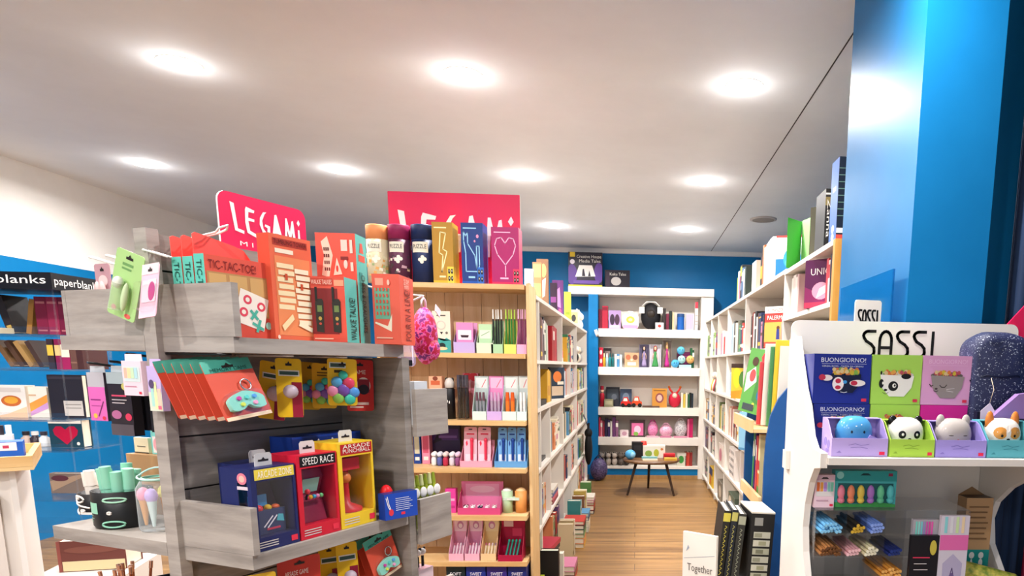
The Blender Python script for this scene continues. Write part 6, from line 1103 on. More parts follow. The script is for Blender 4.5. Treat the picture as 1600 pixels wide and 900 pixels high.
la(3, 4.64, 4.96, 'beyond the cream books on the fourth left shelf', 44); la(3, 5.62, 6.15, 'late in the middle bay of the fourth left shelf', 45); la(3, 6.80, 7.40, 'at the far end of the fourth left shelf', 46, hmax=.215, tmin=.09, tmax=.14)
la(4, 3.86, 4.22, 'right after the white books on the fifth left shelf', 47, hmax=.23); la(4, 5.45, 5.57, 'after the terracotta book on the fifth left shelf', 48); la(4, 5.62, 6.15, 'late in the middle bay of the fifth left shelf', 49); la(4, 6.72, 7.40, 'at the far end of the fifth left shelf', 50, hmax=.215, tmin=.09, tmax=.14)
la(5, 4.46, 4.96, 'low in the near bay of the left bookcase', 51); la(5, 6.22, 7.40, 'low in the far bay of the left bookcase', 54, tmin=.1, tmax=.15)
for k, (Y, n, w0) in enumerate(((4.10, 3, .22), (4.85, 6, .22), (5.32, 4, .2), (6.0, 5, .22))):
    random.seed(60+k); z = .0006
    for i in range(n):
        c, w = PAL[(i*5+k*3) % 14]; tt = random.uniform(.022, .045)
        lay_book('book', f'{w} book in the {("first", "second", "third", "last")[k]} flat pile on the floor by the left bookcase', (LX+.012, Y+random.uniform(-.01, .01), z), PI/2+random.uniform(-.05, .05) if 0 else PI/2, w0, -.0+.15, tt, c, f'{("first", "second", "third", "last")[k]} flat floor pile').location.x = LX+.165; z += tt+.0006
# back wall shelves
def fbk(rect, i, y=.05): return fit(rect, Y=BYF+y, z=(BZ[i] if i >= 0 else 2.168)+.0006 if i < 4 else .1506)
def bbox(lb, rect, i, c, arts=(), texts=(), y=.05, d=.08, name='toy_box', cat='box', side=None): return carton(name, lb, cat, fbk(rect, i, y), d, c, side, None, [('front', list(arts))], [('front',)+t for t in texts])
bbox('large dark theatre game box with a white stage and purple swirls above the built-in shelves', (888, 394, 941, 447), -1, '#1e1a2a', [('r', 0, 0, 1, .05, '#d8c83a'), ('e', .1, .35, .16, .3, '#5a3a8a'), ('e', .9, .4, .14, .3, '#5a3a8a'), ('p', [(.2, .28), (.8, .3), (.7, .62), (.32, .62)], '#ece6e0'), ('p', [(.4, .3), (.5, .3), (.46, .52), (.42, .5)], '#1e1a2a'), ('p', [(.58, .3), (.66, .3), (.62, .48)], '#1e1a2a'), ('r', .15, .08, .9, .18, '#6a4a9a'), ('r', .05, .86, .2, 1, '#e0c02e'), ('e', .12, .72, .07, .07, '#e8e2ea')], [('Creative House', (.25, .83, .97, .92), '#e8e4da'), ('Media Tales', (.32, .70, .95, .79), '#e8e4da')], y=.02, name='game_box')
bbox('small dark game box beside the large theatre box above the built-in shelves', (945, 422, 984, 448), -1, '#23202a', [('e', .45, .35, .2, .25, '#b8b4b0'), ('r', .05, .05, .2, .9, '#3a2c3e')], [('Kuku Tales', (.2, .68, .85, .84), '#d8d4ca')], y=.02, name='game_box')
def bk(lb, px0, px1, y0, i, c, band=None, grp=None, y=.05, lean=0):
    p, w, h, a = fbk((px0, y0, px1, 0), i, y); return book('book', lb, p, 0, w*.97, h, .15, c, grp, lean, band)
g1 = 'books on the top built-in shelf'
bk('burgundy slanted looking book at the left end of the top built-in shelf', 935, 940, 483, 0, '#7a1c34', None, g1); bk('crimson thick book on the top built-in shelf', 940.5, 950, 478, 0, '#a82038', [(.8, .95, '#7a1428')], g1)
bbox('lilac doll set box on the top built-in shelf', (951, 485, 970, 514), 0, '#a88ab8', [('e', .3, .5, .2, .3, '#3a2a3c'), ('e', .7, .5, .2, .3, '#4a3244'), ('r', .1, .05, .9, .2, '#d8b4d0')])
p, w, h, a = fbk((972, 489, 998, 514), 0); t = thing('toy_case', 'white toy case with a gold star and a pink base on the top built-in shelf', 'toy case', p, 0); m = MB(); m.prism([(a_, b_+.0) for a_, b_ in rrect(w, h*.95, .05)], 0, .10, M('#ece4dc', .4)); m.build('case', t, bevel=.004); art(t, lambda a_, b_, k=0: (a_-w/2, -.0005-k, b_), w, h, [('r', .05, .05, .95, .25, '#d890b0'), ('e', .5, .58, .26, .22, '#e2b24a'), ('e', .5, .58, .12, .1, '#f2dca0')]); m = MB(); m.tube([(-w*.2, .05, h*.95), (-w*.12, .05, h*1.1), (w*.12, .05, h*1.1), (w*.2, .05, h*.95)], .008, M('#e8dfd6', .4), 6); m.build('handle', t)
p, w, h, a = fbk((1000, 474, 1034, 514), 0); t = thing('backpack', 'black round backpack with two white fixings on the top built-in shelf', 'backpack', p, 0); m = MB(); m.ell((0, .08, h*.52), w*.46, .075, h*.52, M('#17161a', .6), 18, 12); m.build('bag', t); m = MB(); m.ell((0, .015, h*.6), w*.2, .02, h*.16, M('#2e2620', .5)); m.build('front_patch', t)
for s in (-1, 1): MB().box(s*w*.42-.03, s*w*.42+.03, .0, .035, h*.62, h*.86, M('#e8e2da', .5)).build('white_clip', t)
m = MB(); m.tube([(-w*.4, .03, h*.9), (-w*.2, .03, h*1.06), (w*.2, .03, h*1.06), (w*.4, .03, h*.9)], .008, M('#e8e2da', .5), 6); m.build('handle', t)
bbox('small white box with a red dot in front of the black backpack', (1024, 504, 1037, 515), 0, '#ece8e0', [('e', .5, .5, .2, .22, '#c83a2e')], y=.0, d=.035)
for k, (a_, b_, y0, c, lb) in enumerate(((1039, 1044, 482, '#2a2220', 'black'), (1044.5, 1049, 490, '#6a1c34', 'burgundy'), (1049.5, 1054, 486, '#1f2a24', 'dark green'), (1054.5, 1057.5, 488, '#c9b48a', 'tan'))): bk(f'{lb} book right of the black backpack', a_, b_, y0, 0, c, None, g1)
p, w, h, a = fbk((1058, 490, 1070, 514), 0); t = thing('tin', 'blue lidded tin on the top built-in shelf', 'tin', p+Vector((0, w/2, 0)), 0); m = MB(); m.cyl((0, 0, 0), (0, 0, h*.8), w*.48, w*.48, M('#1f5aa8', .35), 18); m.build('body', t); m = MB(); m.cyl((0, 0, h*.801), (0, 0, h), w*.5, w*.49, M('#2a4a7a', .35), 18); m.build('lid', t)
bbox('clear lilac box on the top built-in shelf', (1072, 490, 1084.5, 514), 0, '#c9bcd0', [('r', .1+.2*i, .05, .2+.2*i, .95, '#b0a0bc') for i in range(4)]); bbox('white box with a red top at the right end of the top built-in shelf', (1086, 472, 1090.5, 513), 0, '#eae4da', [('r', 0, .78, 1, 1, '#c83a4a'), ('r', .1, .3, .9, .34, '#a8a09a'), ('r', .1, .2, .9, .24, '#a8a09a'), ('r', .1, .5, .9, .54, '#a8a09a')])
# second
bbox('tall red and white box at the left end of the second built-in shelf', (936, 543, 942, 575), 1, '#c2203a', [('e', .5, .75, .3, .12, '#e8dcd8'), ('e', .5, .3, .3, .12, '#e8dcd8')]); bbox('dark framed picture box on the second built-in shelf', (943, 544, 955, 575), 1, '#3c3436', [('r', .15, .4, .85, .85, '#8a7a74')], y=.15)
for k, (px, c, c2, lb) in enumerate(((944, '#e0a82e', '#e8d8b0', 'yellow'), (948.5, '#a8c8d8', '#e4eaec', 'pale blue'), (953, '#2a8a8c', '#1f6a6c', 'teal'), (957.5, '#1f6f74', '#124a4e', 'dark teal'))):
    p = on_y(px, 570, BYF+.04); t = thing('paint_bottle', f'{lb} paint bottle on the second built-in shelf', 'bottle', (p.x, BYF+.04, BZ[1]+.0006), 0, 'paint bottles'); m = MB(); m.lathe([(0, 0), (.015, 0), (.016, .09), (.009, .11)], M(c, .35), n=12); m.build('bottle', t); m = MB(); m.cyl((0, 0, .111), (0, 0, .15), .009, .007, M(c2, .4), 10); m.build('cap', t)
for k, (a_, b_, y0, c, lb) in enumerate(((961, 964.5, 553, '#dfe6ea', 'white'), (965, 968.5, 553, '#4a8ab8', 'blue'), (969, 973, 554, '#c8dce6', 'pale blue'))): bk(f'{lb} slim book beside the paint bottles', a_, b_, y0, 1, c, WB_ if k else None, 'slim books beside the paint bottles')
bbox('peach toy box with round windows on the second built-in shelf', (976, 551, 998, 576), 1, '#dfa07a', [('e', .25, .68, .18, .18, '#b86a4a'), ('e', .75, .68, .18, .18, '#7a4a38'), ('r', .2, .12, .8, .35, '#f2e0c8'), ('e', .5, .5, .08, .08, '#f0d0b0')])
def doll_box(lb, rect, i, bg, dress, hair, skin='#e8b898', y=.05, d=.07):
    p, w, h, a = fbk(rect, i, y); t = thing('doll_box', lb, 'doll box', p, 0); c = M(bg, .4); m = MB(); m.box(-w/2, w/2, d-.004, d, 0, h, c); m.box(-w/2, w/2, 0, d-.004, 0, .006, c); m.box(-w/2, -w/2+.004, 0, d-.004, .006, h, c); m.box(w/2-.004, w/2, 0, d-.004, .006, h, c); m.build('carton', t)
    q = MB(); q.lathe([(0, .01), (w*.30, .01), (w*.26, h*.15), (w*.09, h*.5), (w*.13, h*.62), (w*.05, h*.70), (w*.04, h*.74)], M(dress, .6), (0, d*.5, 0), 12, 1, .6); b = q.build('doll', t)
    q = MB(); q.ell((0, d*.5, h*.82), w*.11, w*.10, h*.085, M(skin, .5), 12, 8); q.build('head', b); q = MB(); q.ell((0, d*.58, h*.80), w*.16, w*.10, h*.15, M(hair, .6), 12, 8); q.build('hair', b)
    q = MB()
    for s in (-1, 1): q.tube([(s*w*.12, d*.5, h*.62), (s*w*.22, d*.42, h*.48), (s*w*.2, d*.35, h*.36)], w*.03, M(skin, .5), 6)
    q.build('arm', b); return t
doll_box('grey violet doll box with a dark haired doll on the second built-in shelf', (999, 538, 1014, 576), 1, '#6a6480', '#9a8ab0', '#2a2430'); doll_box('pale doll box, red haired doll in a green dress, on the second built-in shelf', (1015, 538, 1033, 576), 1, '#d8d4dc', '#3a8a4a', '#8a2a24'); doll_box('tall box with a blonde doll in a magenta dress on the second built-in shelf', (1035.5, 532, 1049, 576), 1, '#8a7a70', '#c2308a', '#d8b45a')
bbox('plum gift box lying behind the round plush toys', (1058, 550, 1079, 575), 1, '#6a1f4e', [('r', .1, .7, .9, .76, '#a84a7a')], y=.15); bbox('pale blue tray box under the round plush toys', (1061, 570, 1080, 577), 1, '#a8d4e4', y=.02, d=.09)
for k, (px, py, c, lb) in enumerate(((1055, 572, '#4fa8d8', 'blue round plush at the front left of the toy group'), (1064, 552, '#5ab4dc', 'blue round plush on top of the toy group'), (1065, 567, '#a8d8d8', 'aqua round plush in the middle of the toy group'), (1078.5, 562, '#e8b06a', 'orange round plush at the right of the toy group'))):
    p = on_y(px, py, BYF+.04); zz = max(p.z, BZ[1]+.048); t = thing('plush_ball', lb, 'soft toy', (p.x, BYF+.055, BZ[1]+.0006+(.048 if k == 0 else .096 if k != 1 else .196)), 0, 'round plush toys'); m = MB(); m.ell((0, 0, 0), .046 if k else .048, .045, .046, M(c, .8), 14, 10); m.build('body', t); m = MB(); m.ell((-.015, -.043, .008), .005, .004, .007, BLK, 6, 4); m.ell((.015, -.043, .008), .005, .004, .007, BLK, 6, 4); m.build('eye', t)
bk('dark green book at the right end of the second built-in shelf', 1084.8, 1087.6, 544, 1, '#1f5a34', None, 'green books on the second built-in shelf'); bk('bottle green book at the last end of the second built-in shelf', 1087.8, 1090.5, 547, 1, '#164a2e', WB_, 'green books on the second built-in shelf')
# third
p, w, h, a = fbk((938, 603, 943, 635), 2); t = thing('nutcracker', 'red wooden soldier figure at the left end of the third built-in shelf', 'figure', p+Vector((0, .03, 0)), 0); m = MB(); m.lathe([(0, 0), (.03, 0), (.026, h*.6), (.018, h*.66)], M('#b01c2e', .4), n=14); m.build('body', t); m = MB(); m.ell((0, 0, h*.75), .022, .022, .025, M('#e0b090', .5), 10, 8); m.build('head', t); m = MB(); m.cyl((0, 0, h*.82), (0, 0, h), .022, .02, M('#8a1424', .4), 12); m.build('hat', t)
bbox('dark blue puzzle box standing on the third built-in shelf', (947, 605, 968, 634), 2, '#23262e', [('r', .1, .4, .9, .9, '#3a424a'), ('e', .6, .5, .2, .15, '#5a6068')], y=.14); bbox('blue grey picture box on the third built-in shelf', (969, 608, 987, 635), 2, '#3a4c62', [('e', .5, .5, .3, .3, '#6a7c8c')], y=.14)
t = bbox('low olive toy box in front of the dark puzzle box', (944, 624, 958, 636), 2, '#8a8668', [('r', .1, .3, .9, .8, '#b0aa88')], y=.02)[0]
def car(lb, rect, i, c):
    p, w, h, a = fbk(rect, i, .02); t = thing('toy_car', lb, 'toy car', p, 0, 'red toy cars'); m = MB(); m.prism([(-w/2, h*.2), (w/2, h*.2), (w/2, h*.5), (w*.3, h*.6), (w*.18, h), (-w*.22, h), (-w*.36, h*.6), (-w/2, h*.5)], 0, .09, M(c, .35)); m.build('body', t, bevel=.003)
    for s in (-.3, .3):
        q = MB(); q.cyl((w*s, -.004, h*.2), (w*s, .012, h*.2), h*.2, h*.2, BLK, 12); q.build('wheel', t)
    q = MB(); q.prism([(w*.16, h*.62), (w*.10, h*.92), (-w*.18, h*.92), (-w*.28, h*.62)], -.002, -.0005, M('#e8e0d0', .3)); q.build('window', t)
car('red toy car at the left of the pair on the third built-in shelf', (970, 621, 986, 636), 2, '#c8281e'); car('orange red toy car at the right of the pair on the third built-in shelf', (987, 620, 1003, 636), 2, '#d84a24')
lay_book('book', 'flat brown tablet book lying on the edge of the third built-in shelf', (on_y(1017, 636, BYF).x, BYF+.01, BZ[2]+.0006), 0, .2, .12, .018, '#5a4438')
face_book('book', 'tan book with a painted flower face on the third built-in shelf', fbk((1019, 607, 1042, 637), 2)[0], 0, *fbk((1019, 607, 1042, 637), 2)[1:3], .03, '#c98a3a', [('e', .5, .5, .28, .26, '#8a4a4e'), ('e', .5, .5, .18, .17, '#e0b0a0'), ('r', .1, .86, .9, .92, '#8a5a24')])
p, w, h, a = fbk((1043, 604, 1066, 637), 2); t = thing('jester_toy', 'red two horned jester soft toy on the third built-in shelf', 'soft toy', p+Vector((0, .06, 0)), 0); m = MB(); m.ell((0, 0, h*.36), w*.42, .05, h*.36, M('#c2203a', .7)); m.build('body', t); m = MB(); m.ell((0, -.02, h*.55), w*.18, .04, h*.14, M('#e8c8b0', .6)); m.build('face', t); m = MB()
for s in (-1, 1): m.tube([(s*w*.1, 0, h*.66), (s*w*.32, 0, h*.85), (s*w*.38, 0, h*.95)], w*.07, M('#d8342e', .7), 8); m.ell((s*w*.38, 0, h*.97), w*.09, w*.09, w*.09, M('#d87a2a', .6), 8, 6)
m.build('horn', t)
for k, (a_, b_, y0, c, lb) in enumerate(((1070, 1073, 614, '#e0d8c8', 'white'), (1073.3, 1077, 616, '#c9b04a', 'mustard'), (1077.3, 1080.5, 614, '#d8d0b8', 'cream'), (1081, 1084, 616, '#2a5a3c', 'green'), (1084.3, 1087, 614, '#1f1c1e', 'black'), (1087.2, 1090, 615, '#24303a', 'dark blue'))): bk(f'{lb} book in the row at the right of the third built-in shelf', a_, b_, y0, 2, c, None, 'row of books on the third built-in shelf')
# fourth
for k, (a_, b_, y0, c, lb) in enumerate(((935.2, 938, 652, '#b8304a', 'crimson'), (938.2, 941, 657, '#d87a8a', 'rose'), (941.5, 944.5, 658, '#8a2a3a', 'wine'), (945, 949.5, 654, '#2a2440', 'midnight'), (950, 953.5, 656, '#3a2a5a', 'violet'), (954, 957, 658, '#e0d6cc', 'white'), (957.5, 962.5, 652, '#6a3a6a', 'plum'), (963, 967, 657, '#8a5a7a', 'mauve'))): bk(f'{lb} book in the row at the left of the fourth built-in shelf', a_, b_, y0, 3, c, WB_ if k % 3 == 1 else None, 'row of books on the fourth built-in shelf')
bbox('low pale jewellery box beside the book row on the fourth built-in shelf', (969, 672, 982, 683), 3, '#d8c4c4', [('e', .5, .5, .3, .3, '#b88a9a')]); bbox('pink fairy toy box with a dark frame on the fourth built-in shelf', (984, 657, 1008, 683), 3, '#4a3438', [('r', .12, .1, .88, .85, '#d86a9a'), ('e', .5, .45, .22, .24, '#f0c4d8'), ('e', .4, .2, .16, .12, '#7aa84a')])
def bag(lb, rect, c, c2, y=.05):
    p, w, h, a = fbk(rect, 3, y); t = thing('toy_bag', lb, 'bag', p+Vector((0, .05, 0)), 0, 'pink bags on the fourth built-in shelf'); m = MB(); m.ell((0, 0, h*.48), w*.48, .05, h*.48, c, 16, 10); m.build('bag', t); m = MB(); m.tube([(-w*.3, 0, h*.8), (-w*.1, 0, h*1.05), (w*.1, 0, h*1.05), (w*.3, 0, h*.8)], .007, M(c2, .5), 6); m.build('handle', t)
bag('pink sparkly bag with a cat face on the fourth built-in shelf', (1011, 658, 1029, 678), noisy('pink_sparkle', '#d85a9a', '#f0a8cc', (80, 80, 80), .4), '#c2408a'); bag('light pink bag beside the silver sequin one', (1030, 663, 1052, 678), noisy('rose_sparkle', '#e088b0', '#f4d0dc', (80, 80, 80), .4), '#e8b0c8'); bag('silver sequin bag on the fourth built-in shelf', (1053, 656, 1075, 680), noisy('silver_sequin', '#8a868a', '#f4f0f0', (160, 160, 160), .2, detail=1), '#d8d0d4')
for k, (x0, x1, c, lb) in enumerate(((1010, 1030, '#d8aebc', 'pale pink'), (1031, 1050, '#c87a98', 'deep rose'), (1052, 1074, '#d890a8', 'candy pink'))):
    p, w, h, a = fbk((x0, 678, x1, 682), 3, .02); lay_book('book', f'{lb} flat box under the pink and silver bags', (p.x, BYF-.0+.005, BZ[3]+.0006), 0, w*.95, .03, .02, c, 'flat boxes under the bags', 'box')
bk('pink book leaning at the right of the fourth built-in shelf', 1080.7, 1083.7, 655, 3, '#d87a94', None, 'pink books at the right end'); bk('magenta book at the right end of the fourth built-in shelf', 1084, 1090, 654, 3, '#b81c5a', None, 'pink books at the right end')
# bottom row
random.seed(5)
for k in range(9):
    px = 941+k*4.8; p = on_y(px, 720, BYF+.06+.05*(k % 2)); c = ('#8a8078', '#6a6058', '#a89c90', '#4a4440', '#c0b4a8')[k % 5]; t = thing('soft_toy', f'{("grey brown", "dark brown", "beige", "charcoal", "cream")[k % 5]} soft toy {("left", "right")[k//5]} in the row at the bottom of the built-in shelves', 'soft toy', (p.x, BYF+.06+.08*(k % 2), .1506), 0, 'soft toys in the bottom row'); m = MB(); m.ell((0, 0, .045), .034, .04, .045, M(c, .85), 10, 8); m.build('body', t); m = MB(); m.ell((0, -.02, .115), .03, .03, .03, M(c, .85), 10, 8); m.build('head', t); m = MB(); m.ell((-.022, -.02, .143), .009, .006, .011, M(c, .85), 6, 4); m.ell((.022, -.02, .143), .009, .006, .011, M(c, .85), 6, 4); m.build('ear', t)
bbox('picture book with a green scene at the right of the bottom row', (1058, 708, 1072, 729), 4, '#c9c4b0', [('e', .45, .5, .3, .3, '#3a8a3c'), ('r', 0, .8, 1, 1, '#e0dcd0')], name='picture_box'); 
for k, (a_, b_, c, lb) in enumerate(((1078, 1080.2, '#a8342e', 'brick red'), (1080.3, 1085, '#b84030', 'rust red'), (1085.3, 1089.5, '#8a2a28', 'dark red'))): bk(f'{lb} book at the right end of the bottom row', a_, b_, 707, 4, c, None, 'red books in the bottom row')
p = on_z(936, 750, 0); t = thing('toy_net_bag', 'dark violet net bag full of toys on the floor at the blue pilaster', 'bag', (p.x, BYF-.13, .0), 0); m = MB(); m.ell((0, 0, .13), .10, .09, .13, noisy('net_bag', '#2a2648', '#6a5a86', (60, 60, 60), .5, detail=2), 16, 10); m.build('bag', t); m = MB(); m.tube([(-.05, 0, .24), (0, 0, .30), (.05, 0, .24)], .008, M('#2a2648', .6), 6); m.build('handle', t)
# table top
tz_ = .3606
def tb_(px, py): return on_z(px, py, tz_)
def put(lb, px, w, h, d, c, arts=(), dy=0, top=None): return carton('toy_box', lb, 'box', (Vector((on_y(px, 708, TBY+dy).x, TBY+dy, tz_)), w, h, 0), d, c, None, top, [('front', list(arts))], (), 'boxes on the round table')
t = thing('toy_drum', 'blue round toy at the left of the low table', 'toy', (on_y(985, 708, TBY-.08).x, TBY-.08, tz_), 0); m = MB(); m.ell((0, 0, .05), .055, .05, .05, M('#4f9ed0', .5)); m.build('body', t); m = MB(); m.ell((.02, -.03, .05), .03, .025, .03, M('#8ac4e4', .5), 10, 6); m.build('patch', t)
put('black box at the back left of the low table', 996, .12, .16, .1, '#1c1a1c', [('r', .2, .5, .8, .8, '#2e2c2e')], .06); put('white and green painted toy box in the middle of the low table', 1022, .23, .13, .1, '#e6e2d0', [('e', .25, .35, .16, .25, '#8aa84a'), ('e', .6, .4, .12, .3, '#b8b83a'), ('e', .85, .7, .06, .1, '#c87a3a'), ('r', 0, .9, 1, 1, '#f2eee4')], .05)
put('pale aqua flat toy in front of the painted box', 1015, .16, .025, .06, '#7ab0b4', (), -.08); put('red box at the right of the low table', 1046, .12, .05, .1, '#c0242e', [('r', .1, .3, .9, .6, '#8a1420')], -.02); put('yellow flat box at the right front of the low table', 1048, .13, .025, .06, '#e0b44a', [('r', .1, .2, .9, .5, '#c2923a')], -.15); put('cream flat box at the left front of the low table', 1016, .15, .018, .05, '#e2d2b4', (), -.20)
t = thing('toy_cup', 'red cup upside down on the painted toy box', 'cup', (on_y(1006, 690, TBY+.09).x, TBY+.09, tz_+.1306), 0); m = MB(); m.lathe([(.034, 0), (.026, .04), (0, .042)], M('#d8342a', .4), n=16); m.build('cup', t)

# picture book rack and the books before it
zl1 = 1.1006
def rkp(x, y, z): return RK.w(x, y, z)
face_book('picture_book', 'green winter picture book with a red spine leaning on the blue rack', rkp(.155, -.01, zl1+.036), RK.a+.45, .155, .235, .018, '#5a9a48', [('p', [(.1, .3), (.5, .5), (.35, .72), (.05, .6)], '#f0ece4'), ('e', .3, .58, .12, .1, '#d84a4a'), ('p', [(.45, .2), (.95, .1), (.9, .5), (.5, .6)], '#3f7a3c'), ('e', .7, .3, .1, .08, '#2a6a8a'), ('e', .55, .12, .06, .05, '#e0d04a'), ('e', .85, .62, .06, .05, '#e0d04a'), ('p', [(.5, .88), (.56, .8), (.65, .82), (.6, .9), (.66, .96), (.56, .94)], '#d8343a'), ('e', .3, .8, .12, .07, '#4a3424'), ('r', .15, .04, .6, .14, '#3a4448')], tilt=.16, lean=.10, spine='#d86a6a', cat='book')
for k, (x, c, h, lb, ln) in enumerate(((.245, '#c8484e', .22, 'red spined picture book leaning beside the green winter one', .16), (.27, '#e8e2d8', .28, 'white picture book leaning on the blue rack', .14), (.30, '#4a8a5a', .27, 'green spined picture book leaning on the blue rack', .14), (.325, '#e2c03a', .29, 'yellow picture book leaning at the near end of the blue rack', .12), (.35, '#e6dfd2', .27, 'cream picture book at the near end of the blue rack', .10))):
    book('picture_book', lb, rkp(x, .0+.012*k, zl1+.004), RK.a, .014, h, .12, c, 'picture books leaning on the blue rack', ln)
book('picture_book', 'dark teal picture book at the back of the blue rack', rkp(.06, .06, zl1+.001), RK.a, .02, .24, .12, '#1f6a6c', 'picture books leaning on the blue rack', .05)
zl2 = .8406
for k, (x, c, h, lb, ln) in enumerate(((.16, '#4a9a4e', .23, 'thin green and white picture book on the lower ledge of the rack', .10), (.19, '#3a2a6a', .24, 'thin violet picture book on the lower ledge of the rack', .10), (.225, '#d8505a', .22, 'thin red picture book on the lower ledge of the rack', .08), (.28, '#e6d6a0', .23, 'cream picture book with red fox patches on the lower ledge', .06))):
    book('picture_book', lb, rkp(x, .006, zl2+.002), RK.a, .014 if k < 3 else .03, h, .12, c, 'picture books on the lower ledge of the rack', ln, [(.05, .2, '#3a8a3c'), (.2, .4, '#d8642a'), (.45, .6, '#c2303a')] if k == 3 else WB_)
# bench with encyclopedias
RY = 2.0; bz = on_y(1165, 797, RY).z-.255
bn = MB(); bn.box(.245, .402, RY-.03, RY+.195, bz-.035, bz, WLAM)
t = thing('low_bench', 'low white bench in front of the blue rack carrying tall black and yellow books', 'bench', (0, 0, 0), 0); bn.build('seat', t, bevel=.002)
for y in (RY-.01, RY+.15): MB().box(.255, .39, y, y+.025, 0, bz-.0355, WLAM2).build('leg', t)
EB = [('#24231f', .022, '#c9bb4a', .245, 'black and yellow'), ('#23272e', .018, '#b8b060', .25, 'dark slate with yellow panels'), ('#2e2e29', .022, '#9a9c86', .24, 'dark olive with pale panels')]
x = .250
for k, (c, t_, c2, h, lb) in enumerate(EB):
    b = book('reference_book', f'large {lb} reference book, {ORD[k]} from the aisle on the low bench', (x+t_/2, RY+.02-.012*k, bz+.0046), .0, t_, h, .16, c, 'reference books on the low bench', .10, [(.03, .12, c2), (.86, .97, c2)], txt=None); art(b, face(t_, h, .16), t_, h, [('l', [(.35, .16+.06*i), (.65, .19+.06*i), (.4, .205+.06*i)], .0016, c2) for i in range(11)], 'spine_print'); x += t_+.002
b = thing('reference_box_set', 'thick boxed reference set with rows of pale pictures on its spine on the low bench', 'book set', (.377, RY-.02, bz+.0006+.0022), (0, .05, .06))
m = MB(); m.box(-.036, .036, 0, .17, 0.0, .245, M('#1d1c1a', .45)); m.build('slipcase', b); art(b, face(.072, .245, .17), .072, .245, [('r', .14, .06+.105*i, .86, .14+.105*i, ('#b4b3a0', '#a5a58e', '#bdbba8')[i % 3]) for i in range(7)]+[('r', .14, .85, .5, .95, '#8a8a82')]+[('r', .18+.1*(i % 3), .075+.105*i, .5+.1*(i % 3), .125+.105*i, ('#8a8a74', '#74745e', '#979678')[i % 3]) for i in range(7)]); MB().box(-.036, .036, .0, .17, .2452, .25, M('#cfc8b8', .6)).build('page_block', b)
face_book('white_booklet', 'white landscape booklet with sketchy lettering leaning on the low bench', (.192, RY-.06, bz-.02), -.62, .115, .215, .010, '#e9e4da', [('l', [(.05, .62), (.95, .72)], .0012, '#8a94a4'), ('l', [(.05, .30), (.95, .38)], .0012, '#8a94a4'), ('p', [(.1, .72), (.2, .78), (.16, .82)], '#9aa4b4')], [('Together', (.15, .42, .9, .56), '#6a625c'), ('Piano', (.5, .10, .9, .2), '#5a6270')], cat='booklet')
m = MB(); m.box(-.05, .05, -.02, .05, 0, bz-.0206, WLAM); o = m.build('white_pedestal', None, (.192, RY-.06, 0), -.62); tag(o, 'narrow white pedestal under the white booklet', 'pedestal')
# ================================================================ goods on the white stand at right
zs1 = 1.1026
def fs(rect, y, z): return fit(rect, Y=SY+y, z=z)
CER = ['#d8783a', '#c9b03a', '#b8505a', '#7aa84a', '#e0a04a', '#d8c08a']
def cereal(cx, cy, rx_, ry_, seed):
    random.seed(seed); return [('e', cx+random.uniform(-1, 1)*rx_, cy+random.uniform(-1, 1)*ry_*.8, .035, .04, random.choice(CER)) for _ in range(26)]
def bowl_navy(dx, dy):
    return cereal(.55+dx, .66+dy, .20, .05, 1)+[('e', .56+dx, .58+dy, .27, .06, '#141c3a'), *cereal(.56+dx, .62+dy, .22, .05, 2), ('p', [(.30+dx, .58+dy), (.82+dx, .58+dy), (.78+dx, .36+dy), (.68+dx, .22+dy), (.45+dx, .22+dy), (.34+dx, .36+dy)], '#121a38'), ('e', .22+dx, .52+dy, .10, .06, '#e8dcd8'), ('e', .14+dx, .53+dy, .06, .06, '#b8304a'), ('e', .76+dx, .42+dy, .14, .065, '#ece2dc'), ('e', .70+dx, .42+dy, .06, .05, '#c2304a'), ('e', .42+dx, .40+dy, .10, .14, '#ece6e2'), ('e', .42+dx, .46+dy, .05, .05, '#c2304a'), ('e', .42+dx, .33+dy, .05, .04, '#c2304a'), ('e', .54+dx, .44+dy, .035, .035, '#3f9ad8'), ('l', [(.47+dx, .24+dy), (.53+dx, .225+dy), (.58+dx, .24+dy)], .0016, '#d8dce8')]
def bowl_panda():
    return [('e', .50, .60, .34, .07, '#d8d2cc'), *cereal(.48, .63, .27, .05, 3), ('p', [(.16, .60), (.84, .58), (.80, .34), (.66, .16), (.36, .16), (.20, .34)], '#ece8e2'), ('e', .68, .57, .10, .055, '#1a1a1c'), ('p', [(.16, .60), (.19, .60), (.19, .68), (.16, .66)], '#1a1a1c'), ('e', .19, .42, .05, .09, '#1a1a1c'), ('e', .43, .37, .10, .10, '#1a1a1c'), ('e', .45, .38, .04, .045, '#ece8e2'), ('e', .46, .385, .02, .025, '#1a1a1c'), ('e', .28, .29, .035, .022, '#1a1a1c'), ('l', [(.22, .24), (.28, .21), (.34, .24)], .0012, '#4a4644'), ('e', .22, .43, .02, .03, '#ece8e2')]
def bowl_cat():
    return [('e', .50, .60, .33, .07, '#6a625e'), *cereal(.50, .63, .26, .05, 4), ('p', [(.17, .60), (.85, .58), (.81, .34), (.68, .14), (.38, .14), (.22, .34)], '#958a86'), ('l', [(.36, .40), (.40, .36), (.46, .36), (.50, .41)], .0022, '#3a3230'), ('l', [(.15, .42), (.18, .38), (.22, .40)], .0022, '#3a3230'), ('e', .29, .33, .03, .02, '#4a3a3a'), ('l', [(.24, .29), (.29, .27), (.33, .29)], .0016, '#3a3230'), ('l', [(.50, .32), (.66, .34)], .0012, '#d8d0cc'), ('l', [(.50, .29), (.64, .27)], .0012, '#d8d0cc')]
